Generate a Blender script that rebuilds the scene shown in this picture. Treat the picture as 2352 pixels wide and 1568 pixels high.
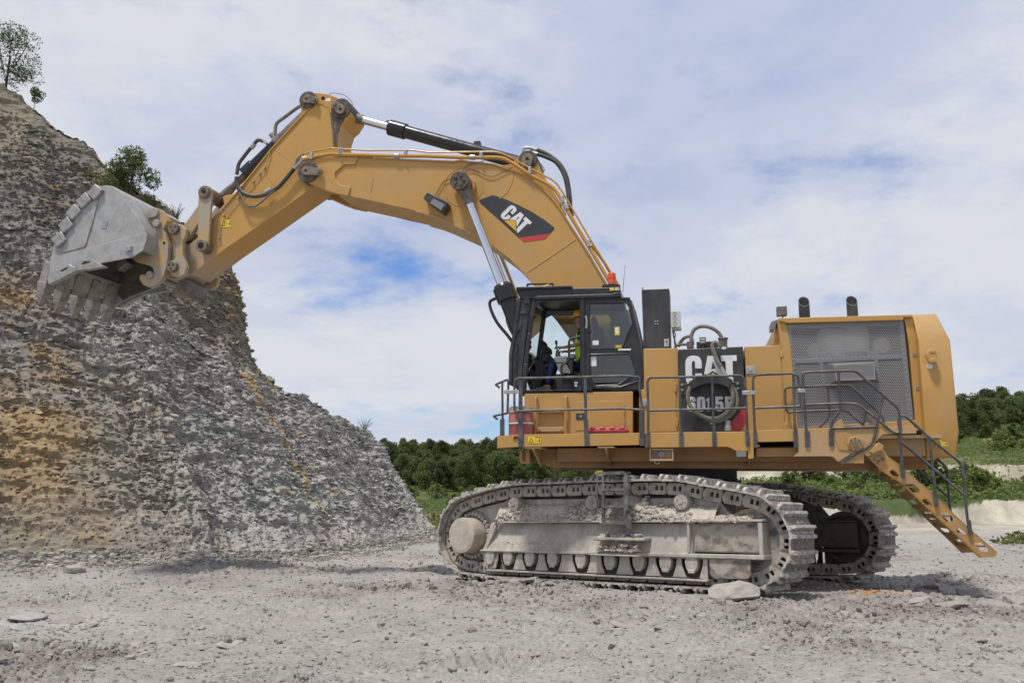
import bpy, bmesh, math, random
import numpy as np
from mathutils import Vector, Matrix, Euler
from mathutils.geometry import tessellate_polygon

for o in list(bpy.data.objects):
    bpy.data.objects.remove(o)
scene = bpy.context.scene
COL = scene.collection
R = math.radians
random.seed(7)

# ------------------------------------------------------------------ camera
cam_data = bpy.data.cameras.new('camera')
cam_data.sensor_width = 36.0
cam_data.lens = 36.0 * 2000.0 / 2352.0
cam_data.clip_end = 5000
cam = bpy.data.objects.new('camera', cam_data)
COL.objects.link(cam)
cam.location = (0, 0, 1.75)
cam.rotation_euler = (R(90) + math.atan(324.0 / 2000.0), 0, 0)
scene.camera = cam

# ------------------------------------------------------------------ sky and sun
SUN_EL, SUN_AZ = 69.0, 222.0        # degrees; azimuth clockwise from +Y (sun behind the viewer, to the left)
world = bpy.data.worlds.new('World')
scene.world = world
world.use_nodes = True
nt = world.node_tree
nt.nodes.clear()
N = nt.nodes.new
L = nt.links.new
out = N('ShaderNodeOutputWorld')
bg = N('ShaderNodeBackground')
bg.inputs[1].default_value = 0.1
sky = N('ShaderNodeTexSky')
sky.sky_type = 'NISHITA'
sky.sun_disc = False
sky.sun_elevation = R(SUN_EL)
sky.sun_rotation = R(SUN_AZ)
sky.air_density = 1.0
sky.dust_density = 0.6
tc = N('ShaderNodeTexCoord')
sep = N('ShaderNodeSeparateXYZ')
L(tc.outputs['Generated'], sep.inputs[0])
addz = N('ShaderNodeMath'); addz.operation = 'MAXIMUM'; addz.inputs[1].default_value = 0.0
L(sep.outputs[2], addz.inputs[0])
addz2 = N('ShaderNodeMath'); addz2.operation = 'ADD'; addz2.inputs[1].default_value = 0.22
L(addz.outputs[0], addz2.inputs[0])
comb = N('ShaderNodeCombineXYZ')
for i in (0, 1):
    dv = N('ShaderNodeMath'); dv.operation = 'DIVIDE'
    L(sep.outputs[i], dv.inputs[0]); L(addz2.outputs[0], dv.inputs[1]); L(dv.outputs[0], comb.inputs[i])
def wnoise(scale, detail, rough, off, dist=0.0, sx=1.0, sy=1.0):
    mp = N('ShaderNodeMapping'); mp.inputs['Location'].default_value = off
    mp.inputs['Scale'].default_value = (sx, sy, 1)
    L(comb.outputs[0], mp.inputs[0])
    n = N('ShaderNodeTexNoise'); n.inputs['Scale'].default_value = scale
    n.inputs['Detail'].default_value = detail; n.inputs['Roughness'].default_value = rough
    n.inputs['Distortion'].default_value = dist
    L(mp.outputs[0], n.inputs['Vector'])
    return n.outputs[0]
def wramp(fac, stops):
    r = N('ShaderNodeValToRGB')
    r.color_ramp.interpolation = 'EASE'
    while len(r.color_ramp.elements) < len(stops): r.color_ramp.elements.new(0.5)
    for e, (p, c) in zip(r.color_ramp.elements, stops):
        e.position = p; e.color = c if len(c) == 4 else (*c, 1)
    L(fac, r.inputs[0])
    return r.outputs[0]
cover = wramp(wnoise(1.5, 8, 0.58, (-3.6,-8.4,0), 0.12, 1.0, 1.0), [(0.30, (0.0, 0.0, 0.0)), (0.47, (1, 1, 1))])
tone = wramp(wnoise(1.1, 9, 0.60, (6.6,-0.5,0), 0.15, 1.0, 1.0), [(0.30, (4.8, 5.5, 7.9)), (0.45, (6.0, 6.6, 8.5)), (0.60, (8.0, 8.3, 8.9))])
hz = N('ShaderNodeMapRange'); hz.inputs[1].default_value = 0.0; hz.inputs[2].default_value = 0.45
hz.inputs[3].default_value = 1.0; hz.inputs[4].default_value = 0.0
L(sep.outputs[2], hz.inputs[0])
mixh = N('ShaderNodeMix'); mixh.data_type = 'RGBA'
mixh.inputs[7].default_value = (8.0, 8.35, 8.9, 1)
L(hz.outputs[0], mixh.inputs[0]); L(tone, mixh.inputs[6])
mixh2 = N('ShaderNodeMix'); mixh2.data_type = 'RGBA'; mixh2.inputs[0].default_value = 0.65
L(tone, mixh2.inputs[6]); L(mixh.outputs[2], mixh2.inputs[7])
cm = N('ShaderNodeMix'); cm.data_type = 'RGBA'
skyg = N('ShaderNodeMix'); skyg.data_type = 'RGBA'; skyg.blend_type = 'MULTIPLY'; skyg.inputs[0].default_value = 1
skyg.inputs[7].default_value = (0.85, 1.15, 1.65, 1)
L(sky.outputs[0], skyg.inputs[6])
L(cover, cm.inputs[0]); L(skyg.outputs[2], cm.inputs[6]); L(mixh2.outputs[2], cm.inputs[7])
L(cm.outputs[2], bg.inputs[0])
L(bg.outputs[0], out.inputs[0])

sun_data = bpy.data.lights.new('sun', 'SUN')
sun_data.energy = 4.0
sun_data.angle = R(7)
sun_data.color = (1.0, 0.95, 0.88)
sun = bpy.data.objects.new('sun', sun_data)
COL.objects.link(sun)
sun.location = (-20, -30, 40)
_d = Vector((math.sin(R(SUN_AZ)) * math.cos(R(SUN_EL)), math.cos(R(SUN_AZ)) * math.cos(R(SUN_EL)), math.sin(R(SUN_EL))))
sun.rotation_euler = _d.to_track_quat('Z', 'Y').to_euler()

scene.view_settings.view_transform = 'Standard'
scene.view_settings.look = 'None'
scene.view_settings.gamma = 1.0
scene.view_settings.use_curve_mapping = False
scene.view_settings.exposure = -0.18

# ------------------------------------------------------------------ materials
def new_mat(name):
    m = bpy.data.materials.new(name)
    m.use_nodes = True
    n = m.node_tree
    n.nodes.clear()
    o = n.nodes.new('ShaderNodeOutputMaterial')
    b = n.nodes.new('ShaderNodeBsdfPrincipled')
    n.links.new(b.outputs[0], o.inputs[0])
    return m, n, b, o

def coord(n, rnd=True):
    t = n.nodes.new('ShaderNodeTexCoord')
    if not rnd: return t.outputs['Object']
    oi = n.nodes.new('ShaderNodeObjectInfo')
    ml = n.nodes.new('ShaderNodeMath'); ml.operation = 'MULTIPLY'; ml.inputs[1].default_value = 37.0
    n.links.new(oi.outputs['Random'], ml.inputs[0])
    ad = n.nodes.new('ShaderNodeVectorMath'); ad.operation = 'ADD'
    n.links.new(t.outputs['Object'], ad.inputs[0]); n.links.new(ml.outputs[0], ad.inputs[1])
    return ad.outputs[0]

def noise(n, vec, scale, detail=4, rough=0.55, stretch=None):
    if stretch:
        mp = n.nodes.new('ShaderNodeMapping'); mp.inputs['Scale'].default_value = stretch
        n.links.new(vec, mp.inputs[0]); vec = mp.outputs[0]
    t = n.nodes.new('ShaderNodeTexNoise')
    t.inputs['Scale'].default_value = scale; t.inputs['Detail'].default_value = detail
    t.inputs['Roughness'].default_value = rough
    n.links.new(vec, t.inputs['Vector'])
    return t.outputs[0]

def mrange(n, v, a, b, c=0.0, d=1.0):
    r = n.nodes.new('ShaderNodeMapRange')
    for i, x in enumerate((a, b, c, d)): r.inputs[i + 1].default_value = x
    n.links.new(v, r.inputs[0])
    return r.outputs[0]

def mixc(n, fac, a, b):
    m = n.nodes.new('ShaderNodeMix'); m.data_type = 'RGBA'
    for sock, v in ((0, fac), (6, a), (7, b)):
        if hasattr(v, 'is_linked'): n.links.new(v, m.inputs[sock])
        elif isinstance(v, (int, float)): m.inputs[sock].default_value = v
        else: m.inputs[sock].default_value = (*v, 1)
    return m.outputs[2]

def mth(n, op, a, b=0.0):
    m = n.nodes.new('ShaderNodeMath'); m.operation = op
    for i, v in enumerate((a, b)):
        if hasattr(v, 'is_linked'): n.links.new(v, m.inputs[i])
        else: m.inputs[i].default_value = v
    return m.outputs[0]

def mat(name, col, rough=0.5, metal=0.0, col2=None, lo=0.45, hi=0.65, scale=3.0, stretch=None, bump=0.0, bscale=40.0,
        scratch=0.0, scol=(0.5, 0.5, 0.49), dust=0.0, dcol=(0.42, 0.37, 0.31), grime=0.0, gcol=(0.40, 0.34, 0.27), gscale=1.3, spec=0.5, rnd=True, stain=0.0):
    m, n, b, o = new_mat(name)
    v = coord(n, rnd)
    c = None
    base = col
    if col2 is not None:
        f = mrange(n, noise(n, v, scale, 6, 0.6, stretch), lo, hi)
        base = mixc(n, f, col, col2)
    if grime:
        g = mth(n, 'MULTIPLY', mrange(n, noise(n, v, gscale, 7, 0.62), 0.42, 0.75), grime)
        base = mixc(n, g, base, gcol)
    if stain:
        g = mth(n, 'MULTIPLY', mrange(n, noise(n, v, 9.0, 5, 0.65, (1, 1, 0.12)), 0.5, 0.72), stain)
        base = mixc(n, g, base, gcol)
    if scratch:
        mp = n.nodes.new('ShaderNodeMapping'); mp.inputs['Rotation'].default_value = (0, 0.75, 0); mp.inputs['Scale'].default_value = (26, 3, 1.3)
        n.links.new(v, mp.inputs[0])
        g = mth(n, 'MULTIPLY', mrange(n, noise(n, mp.outputs[0], 1.6, 5, 0.7), 0.56, 0.68), scratch)
        g = mth(n, 'MULTIPLY', g, mrange(n, noise(n, v, 2.2, 3), 0.35, 0.6))
        base = mixc(n, g, base, scol)
        mp2 = n.nodes.new('ShaderNodeMapping'); mp2.inputs['Rotation'].default_value = (0, -0.5, 0); mp2.inputs['Scale'].default_value = (30, 3, 1.6)
        n.links.new(v, mp2.inputs[0])
        g = mth(n, 'MULTIPLY', mrange(n, noise(n, mp2.outputs[0], 1.3, 5, 0.7), 0.57, 0.66), scratch * 0.8)
        base = mixc(n, g, base, tuple(0.45 * c_ for c_ in scol))
    if dust:
        geo = n.nodes.new('ShaderNodeNewGeometry')
        s = n.nodes.new('ShaderNodeSeparateXYZ'); n.links.new(geo.outputs['Normal'], s.inputs[0])
        u = mrange(n, s.outputs[2], 0.2, 0.9)
        u = mth(n, 'MULTIPLY', mth(n, 'MULTIPLY', u, dust), mrange(n, noise(n, v, 6, 5), 0.25, 0.6))
        base = mixc(n, u, base, dcol)
    if hasattr(base, 'is_linked'): n.links.new(base, b.inputs['Base Color'])
    else: b.inputs['Base Color'].default_value = (*base, 1)
    b.inputs['Metallic'].default_value = metal
    b.inputs['Specular IOR Level'].default_value = spec
    rr = mrange(n, noise(n, v, 7, 4), 0.3, 0.7, max(0.02, rough - 0.08), min(1, rough + 0.1))
    n.links.new(rr, b.inputs['Roughness'])
    if bump:
        bp = n.nodes.new('ShaderNodeBump'); bp.inputs['Strength'].default_value = bump
        bp.inputs['Distance'].default_value = 0.02
        n.links.new(noise(n, v, bscale, 6, 0.6), bp.inputs['Height'])
        n.links.new(bp.outputs[0], b.inputs['Normal'])
    return m

M = {}
YEL = (0.49, 0.268, 0.06)
M['yellow'] = mat('yellow_paint', YEL, 0.48, col2=(0.455, 0.25, 0.066), scale=1.4, grime=0.34, gcol=(0.39, 0.285, 0.165), gscale=1.1, dust=0.7, bump=0.03, bscale=60, rnd=False, stain=0.22)
M['yellow_dusty'] = mat('dusty_yellow_paint', (0.47, 0.27, 0.085), 0.6, col2=(0.40, 0.30, 0.19), lo=0.42, hi=0.72, scale=1.6, grime=0.35, dust=0.7, bump=0.06, bscale=70, rnd=False, stain=0.2)
M['yellow_rusty'] = mat('scuffed_yellow_paint', (0.46, 0.24, 0.05), 0.55, scratch=0.35, scol=(0.42, 0.33, 0.22), col2=(0.38, 0.24, 0.11), lo=0.4, hi=0.7, scale=2.2, grime=0.3, gcol=(0.36, 0.27, 0.19), dust=0.5, bump=0.05, bscale=50, stain=0.15)
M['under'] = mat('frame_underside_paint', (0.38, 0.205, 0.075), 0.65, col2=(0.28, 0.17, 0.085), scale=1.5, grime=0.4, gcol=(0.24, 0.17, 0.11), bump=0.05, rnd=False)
M['black'] = mat('black_paint', (0.022, 0.022, 0.023), 0.42, col2=(0.045, 0.044, 0.043), scale=4, grime=0.35, gcol=(0.13, 0.12, 0.105), gscale=2.5, dust=0.35, bump=0.03)
M['black_panel'] = mat('black_panel_paint', (0.022, 0.022, 0.023), 0.5, col2=(0.035, 0.034, 0.033), scale=2, grime=0.18, gcol=(0.14, 0.13, 0.12), gscale=2, dust=0.3, stain=0.22, rnd=False)
M['gloss_black'] = mat('cylinder_black', (0.012, 0.012, 0.013), 0.22, grime=0.15, gcol=(0.09, 0.08, 0.07), dust=0.15)
M['cabblack'] = mat('cab_black', (0.014, 0.014, 0.015), 0.36, col2=(0.04, 0.038, 0.036), scale=5, lo=0.5, hi=0.8, grime=0.2, gcol=(0.12, 0.11, 0.1), gscale=3, dust=0.3, rnd=False)
M['interior'] = mat('cab_interior', (0.02, 0.02, 0.021), 0.7)
M['liner'] = mat('cab_liner', (0.20, 0.235, 0.21), 0.8)

def tip_dust_mat():
    """yellow paint that is caked with grey dust towards the digging end"""
    m, n, b, o = new_mat('stick_paint')
    t = n.nodes.new('ShaderNodeTexCoord'); v = t.outputs['Object']
    s_ = n.nodes.new('ShaderNodeSeparateXYZ'); n.links.new(v, s_.inputs[0])
    g = mrange(n, s_.outputs[0], -9.3, -10.6)
    k = mth(n, 'ADD', g, mth(n, 'MULTIPLY', mth(n, 'SUBTRACT', noise(n, v, 2.6, 6, 0.62), 0.5), 1.3))
    k = mrange(n, k, 0.1, 1.0, 0.0, 0.85)
    base = mixc(n, mrange(n, noise(n, v, 1.2, 4), 0.4, 0.7), YEL, (0.46, 0.25, 0.065))
    n.links.new(mixc(n, k, base, (0.38, 0.335, 0.28)), b.inputs['Base Color'])
    b.inputs['Roughness'].default_value = 0.5
    return m

M['stick_yellow'] = tip_dust_mat()
M['seat'] = mat('seat_fabric', (0.03, 0.035, 0.035), 0.9)
M['chrome'] = mat('chromed_rod', (0.72, 0.72, 0.73), 0.16, 1.0)
M['rodend'] = mat('rod_forging', (0.17, 0.145, 0.12), 0.55, col2=(0.08, 0.07, 0.06), scale=6, bump=0.15)
M['grease'] = mat('greasy_dirt', (0.055, 0.042, 0.030), 0.55, col2=(0.13, 0.10, 0.075), scale=10, bump=0.8, bscale=25)
M['pin'] = mat('worn_steel_pin', (0.23, 0.18, 0.13), 0.5, 0.3, col2=(0.12, 0.10, 0.085), scale=8, bump=0.1)
M['rail'] = mat('grey_handrail', (0.05, 0.05, 0.052), 0.45, col2=(0.12, 0.115, 0.105), scale=6, lo=0.42, hi=0.75, dust=0.6)
M['hose'] = mat('rubber_hose', (0.035, 0.036, 0.036), 0.55, dust=0.55, grime=0.25)
M['hose_dusty'] = mat('dusty_hose', (0.20, 0.18, 0.145), 0.7, col2=(0.13, 0.12, 0.10), scale=9, dust=0.5)
M['pipe_yellow'] = mat('yellow_pipe', (0.50, 0.25, 0.04), 0.35, dust=0.2)
M['zinc'] = mat('zinc_fitting', (0.38, 0.38, 0.365), 0.4, 0.5, dust=0.3)
M['track'] = mat('dusty_track_steel', (0.42, 0.375, 0.315), 0.85, col2=(0.22, 0.20, 0.18), lo=0.48, hi=0.7, scale=6, grime=0.45, gcol=(0.15, 0.14, 0.135), gscale=14, dust=0.5, dcol=(0.44, 0.40, 0.35), bump=0.35, bscale=30)
M['shoe'] = mat('scraped_shoe_steel', (0.50, 0.465, 0.42), 0.62, 0.1, col2=(0.15, 0.138, 0.128), lo=0.44, hi=0.64, scale=9, grime=0.4, gcol=(0.34, 0.30, 0.25), gscale=5, dust=0.5, bump=0.4, bscale=40)
M['hub'] = mat('scratched_hub', (0.48, 0.42, 0.35), 0.85, col2=(0.36, 0.31, 0.26), scale=5, scratch=0.9, scol=(0.58, 0.53, 0.47), bump=0.4, bscale=20)
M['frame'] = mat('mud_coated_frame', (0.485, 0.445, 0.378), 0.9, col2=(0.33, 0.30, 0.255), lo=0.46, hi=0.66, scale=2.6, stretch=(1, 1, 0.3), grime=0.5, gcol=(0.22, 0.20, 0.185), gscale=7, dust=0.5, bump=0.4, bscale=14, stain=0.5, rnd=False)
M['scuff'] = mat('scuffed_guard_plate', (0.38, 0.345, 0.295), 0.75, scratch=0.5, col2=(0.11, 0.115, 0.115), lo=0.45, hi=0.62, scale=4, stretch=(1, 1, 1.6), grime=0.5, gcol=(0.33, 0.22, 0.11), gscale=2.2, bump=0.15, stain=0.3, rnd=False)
M['inner'] = mat('shaded_brown_frame', (0.085, 0.07, 0.056), 0.7, col2=(0.05, 0.042, 0.035), scale=4, grime=0.3, gcol=(0.2, 0.15, 0.10), bump=0.2)  # brown steel of the far crawler, darkened to paint in the shade under the machine
M['roller'] = mat('worn_black_roller', (0.035, 0.033, 0.031), 0.5, dust=0.4)
M['mud'] = mat('dried_mud', (0.50, 0.45, 0.38), 0.95, col2=(0.36, 0.32, 0.265), scale=9, bump=0.7, bscale=30, rnd=False)
M['dark_step'] = mat('dark_step_steel', (0.075, 0.075, 0.075), 0.6, col2=(0.2, 0.185, 0.165), lo=0.45, hi=0.65, scale=7, dust=0.8)
M['bucket'] = mat('worn_bucket_steel', (0.36, 0.365, 0.355), 0.62, 0.1, scratch=0.6, col2=(0.28, 0.28, 0.27), scale=3.5, stretch=(1.2, 1, 1), grime=0.35, gcol=(0.37, 0.31, 0.235), gscale=1.6, bump=0.2, bscale=26, stain=0.4, dust=0.3, rnd=False)
M['bucket_edge'] = mat('worn_edge_steel', (0.34, 0.335, 0.32), 0.5, 0.25, col2=(0.22, 0.215, 0.205), scale=7, grime=0.3, gcol=(0.36, 0.31, 0.25), bump=0.2, bscale=30, dust=0.4)
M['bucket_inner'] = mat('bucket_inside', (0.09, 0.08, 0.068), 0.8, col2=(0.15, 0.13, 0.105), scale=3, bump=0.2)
M['tooth'] = mat('shaded_tooth_steel', (0.285, 0.262, 0.23), 0.55, 0.15, col2=(0.17, 0.15, 0.13), scale=6, bump=0.2, bscale=30, dust=0.4)  # brown-grey steel, the shade on teeth and lip shrouds mixed into its colour
M['recess'] = mat('packed_track_dirt', (0.235, 0.205, 0.17), 0.9, col2=(0.13, 0.115, 0.10), scale=12, bump=0.5, bscale=30)
M['ear'] = mat('rubbed_yellow_ear', (0.46, 0.30, 0.115), 0.6, col2=(0.35, 0.30, 0.235), lo=0.42, hi=0.6, scale=2.6, grime=0.4, gcol=(0.33, 0.28, 0.22), dust=0.4, bump=0.12, bscale=40, rnd=False)
M['white'] = mat('white_lettering', (0.72, 0.72, 0.70), 0.5, col2=(0.62, 0.62, 0.60), scale=6)
M['red'] = mat('red_paint', (0.48, 0.025, 0.028), 0.4, grime=0.15)
M['logo_yellow'] = mat('logo_yellow', (0.66, 0.37, 0.03), 0.45)
M['decal_black'] = mat('black_decal', (0.035, 0.035, 0.036), 0.42, dust=0.1)
M['redplastic'] = mat('red_plastic', (0.40, 0.045, 0.045), 0.5, col2=(0.36, 0.16, 0.15), scale=10, stretch=(1, 1, 0.15), grime=0.35, gcol=(0.36, 0.28, 0.25), dust=0.5)
M['cream'] = mat('cream_lid', (0.46, 0.40, 0.30), 0.6, dust=0.4)
M['pinkred'] = mat('red_case_plastic', (0.55, 0.05, 0.07), 0.4, dust=0.5, dcol=(0.55, 0.35, 0.33))
M['beacon'] = mat('orange_beacon', (0.62, 0.085, 0.025), 0.25)
M['lightgrey'] = mat('light_grey_box', (0.50, 0.51, 0.47), 0.5, grime=0.2)
M['grey'] = mat('grey_plastic', (0.20, 0.20, 0.20), 0.55)
M['lamp'] = mat('lamp_lens', (0.45, 0.44, 0.40), 0.2)
M['sticker'] = mat('yellow_sticker', (0.72, 0.52, 0.03), 0.5)
M['void'] = mat('dark_opening', (0.006, 0.006, 0.006), 0.9)
M['engine_dark'] = mat('engine_bay', (0.045, 0.043, 0.04), 0.8, col2=(0.10, 0.095, 0.09), scale=2)
M['filter'] = mat('pale_filter_can', (0.62, 0.60, 0.55), 0.6)
M['galv'] = mat('galvanised_frame', (0.20, 0.205, 0.21), 0.5, 0.3, dust=0.4, grime=0.2)
M['bulge'] = mat('bulge_rim_steel', (0.30, 0.295, 0.275), 0.5, 0.3, dust=0.4)
M['skin'] = mat('skin', (0.36, 0.19, 0.125), 0.55)
M['hat'] = mat('yellow_hard_hat', (0.70, 0.40, 0.02), 0.35)
M['hivis'] = mat('lime_vest', (0.55, 0.85, 0.02), 0.8)
M['jeans'] = mat('blue_trousers', (0.016, 0.035, 0.095), 0.9)
M['tshirt'] = mat('black_shirt', (0.015, 0.015, 0.017), 0.9)
M['boot'] = mat('tan_boot', (0.17, 0.11, 0.065), 0.8)
M['bark'] = mat('bark', (0.075, 0.055, 0.04), 0.9, bump=0.4)
M['paper'] = mat('paper_notice', (0.70, 0.70, 0.68), 0.6)

def glass_mat(name, tint, refl=0.09):
    m, n, b, o = new_mat(name)
    tr = n.nodes.new('ShaderNodeBsdfTransparent'); tr.inputs[0].default_value = (*tint, 1)
    gl = n.nodes.new('ShaderNodeBsdfGlossy'); gl.inputs['Roughness'].default_value = 0.03
    fr = n.nodes.new('ShaderNodeFresnel'); fr.inputs[0].default_value = 1.5
    f = mth(n, 'ADD', mth(n, 'MULTIPLY', fr.outputs[0], 1.0), refl - 0.04)
    mx = n.nodes.new('ShaderNodeMixShader')
    n.links.new(f, mx.inputs[0]); n.links.new(tr.outputs[0], mx.inputs[1]); n.links.new(gl.outputs[0], mx.inputs[2])
    n.links.new(mx.outputs[0], o.inputs[0])
    return m
M['glass'] = glass_mat('tinted_glass', (0.66, 0.78, 0.72), 0.13)
M['glass_far'] = glass_mat('pale_glass', (0.84, 0.95, 0.95), 0.05)

def screen_mat():
    m, n, b, o = new_mat('perforated_screen')
    b.inputs['Base Color'].default_value = (0.36, 0.35, 0.335, 1); b.inputs['Metallic'].default_value = 0.3
    b.inputs['Roughness'].default_value = 0.5
    t = n.nodes.new('ShaderNodeTexCoord')
    s = n.nodes.new('ShaderNodeSeparateXYZ'); n.links.new(t.outputs['Object'], s.inputs[0])
    P = 0.030
    def dots(off):
        x = mth(n, 'SUBTRACT', mth(n, 'FRACT', mth(n, 'ADD', mth(n, 'DIVIDE', s.outputs[0], P), off + 50)), 0.5)
        z = mth(n, 'MULTIPLY', mth(n, 'SUBTRACT', mth(n, 'FRACT', mth(n, 'ADD', mth(n, 'DIVIDE', s.outputs[2], P * 1.732), off + 50)), 0.5), 1.732)
        return mth(n, 'SQRT', mth(n, 'ADD', mth(n, 'MULTIPLY', x, x), mth(n, 'MULTIPLY', z, z)))
    d = mth(n, 'MINIMUM', dots(0.0), dots(0.5))
    f = mth(n, 'LESS_THAN', d, 0.37)
    tr = n.nodes.new('ShaderNodeBsdfTransparent')
    mx = n.nodes.new('ShaderNodeMixShader')
    n.links.new(f, mx.inputs[0]); n.links.new(b.outputs[0], mx.inputs[1]); n.links.new(tr.outputs[0], mx.inputs[2])
    n.links.new(mx.outputs[0], o.inputs[0])
    return m
M['screen'] = screen_mat()

def leaf_mat(name, c1, c2, c3):
    m, n, b, o = new_mat(name)
    v = coord(n)
    f = mrange(n, noise(n, v, 0.9, 3), 0.35, 0.65)
    base = mixc(n, f, c1, c2)
    f2 = mrange(n, noise(n, v, 9.0, 2), 0.5, 0.75)
    base = mixc(n, f2, base, c3)
    oi = n.nodes.new('ShaderNodeObjectInfo')
    hs = n.nodes.new('ShaderNodeHueSaturation')
    n.links.new(mrange(n, oi.outputs['Random'], 0, 1, 0.475, 0.52), hs.inputs['Hue'])
    n.links.new(mrange(n, mth(n, 'FRACT', mth(n, 'MULTIPLY', oi.outputs['Random'], 7.31)), 0, 1, 0.7, 1.25), hs.inputs['Value'])
    n.links.new(base, hs.inputs['Color'])
    n.links.new(hs.outputs[0], b.inputs['Base Color'])
    b.inputs['Roughness'].default_value = 0.6
    b.inputs['Specular IOR Level'].default_value = 0.25
    tl = n.nodes.new('ShaderNodeBsdfTranslucent'); n.links.new(hs.outputs[0], tl.inputs[0])
    mx = n.nodes.new('ShaderNodeMixShader'); mx.inputs[0].default_value = 0.4
    n.links.new(b.outputs[0], mx.inputs[1]); n.links.new(tl.outputs[0], mx.inputs[2])
    n.links.new(mx.outputs[0], o.inputs[0])
    return m
M['leaf'] = leaf_mat('tree_leaves', (0.088, 0.125, 0.042), (0.11, 0.150, 0.052), (0.145, 0.18, 0.07))
M['leaf_dark'] = leaf_mat('wood_leaves', (0.085, 0.118, 0.040), (0.125, 0.155, 0.052), (0.15, 0.165, 0.06))
M['leaf_shrub'] = leaf_mat('shrub_leaves', (0.115, 0.165, 0.042), (0.15, 0.195, 0.055), (0.19, 0.21, 0.07))
M['drygrass'] = leaf_mat('dry_grass', (0.20, 0.17, 0.08), (0.12, 0.14, 0.05), (0.24, 0.20, 0.10))

# ------------------------------------------------------------------ mesh helpers
def smooth_path(pts, k=6, closed=False):
    pts = [Vector(p) for p in pts]
    n = len(pts); res = []
    rng = range(n if closed else n - 1)
    for i in rng:
        if closed: p0, p1, p2, p3 = pts[(i - 1) % n], pts[i], pts[(i + 1) % n], pts[(i + 2) % n]
        else: p0, p1, p2, p3 = pts[max(i - 1, 0)], pts[i], pts[i + 1], pts[min(i + 2, n - 1)]
        for j in range(k):
            t = j / k
            res.append(0.5 * ((2 * p1) + (p2 - p0) * t + (2 * p0 - 5 * p1 + 4 * p2 - p3) * t * t + (3 * p1 - p0 - 3 * p2 + p3) * t ** 3))
    if not closed: res.append(pts[-1])
    return res

def fillet(pts, r=0.06, k=4):
    """round the corners of a polyline"""
    pts = [Vector(p) for p in pts]
    res = [pts[0]]
    for a, b, c in zip(pts, pts[1:], pts[2:]):
        d1, d2 = (a - b), (c - b)
        q = min(r, d1.length * 0.45, d2.length * 0.45)
        s, e = b + d1.normalized() * q, b + d2.normalized() * q
        for j in range(k + 1):
            t = j / k
            res.append((1 - t) ** 2 * s + 2 * t * (1 - t) * b + t * t * e)
    res.append(pts[-1])
    return res

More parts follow.
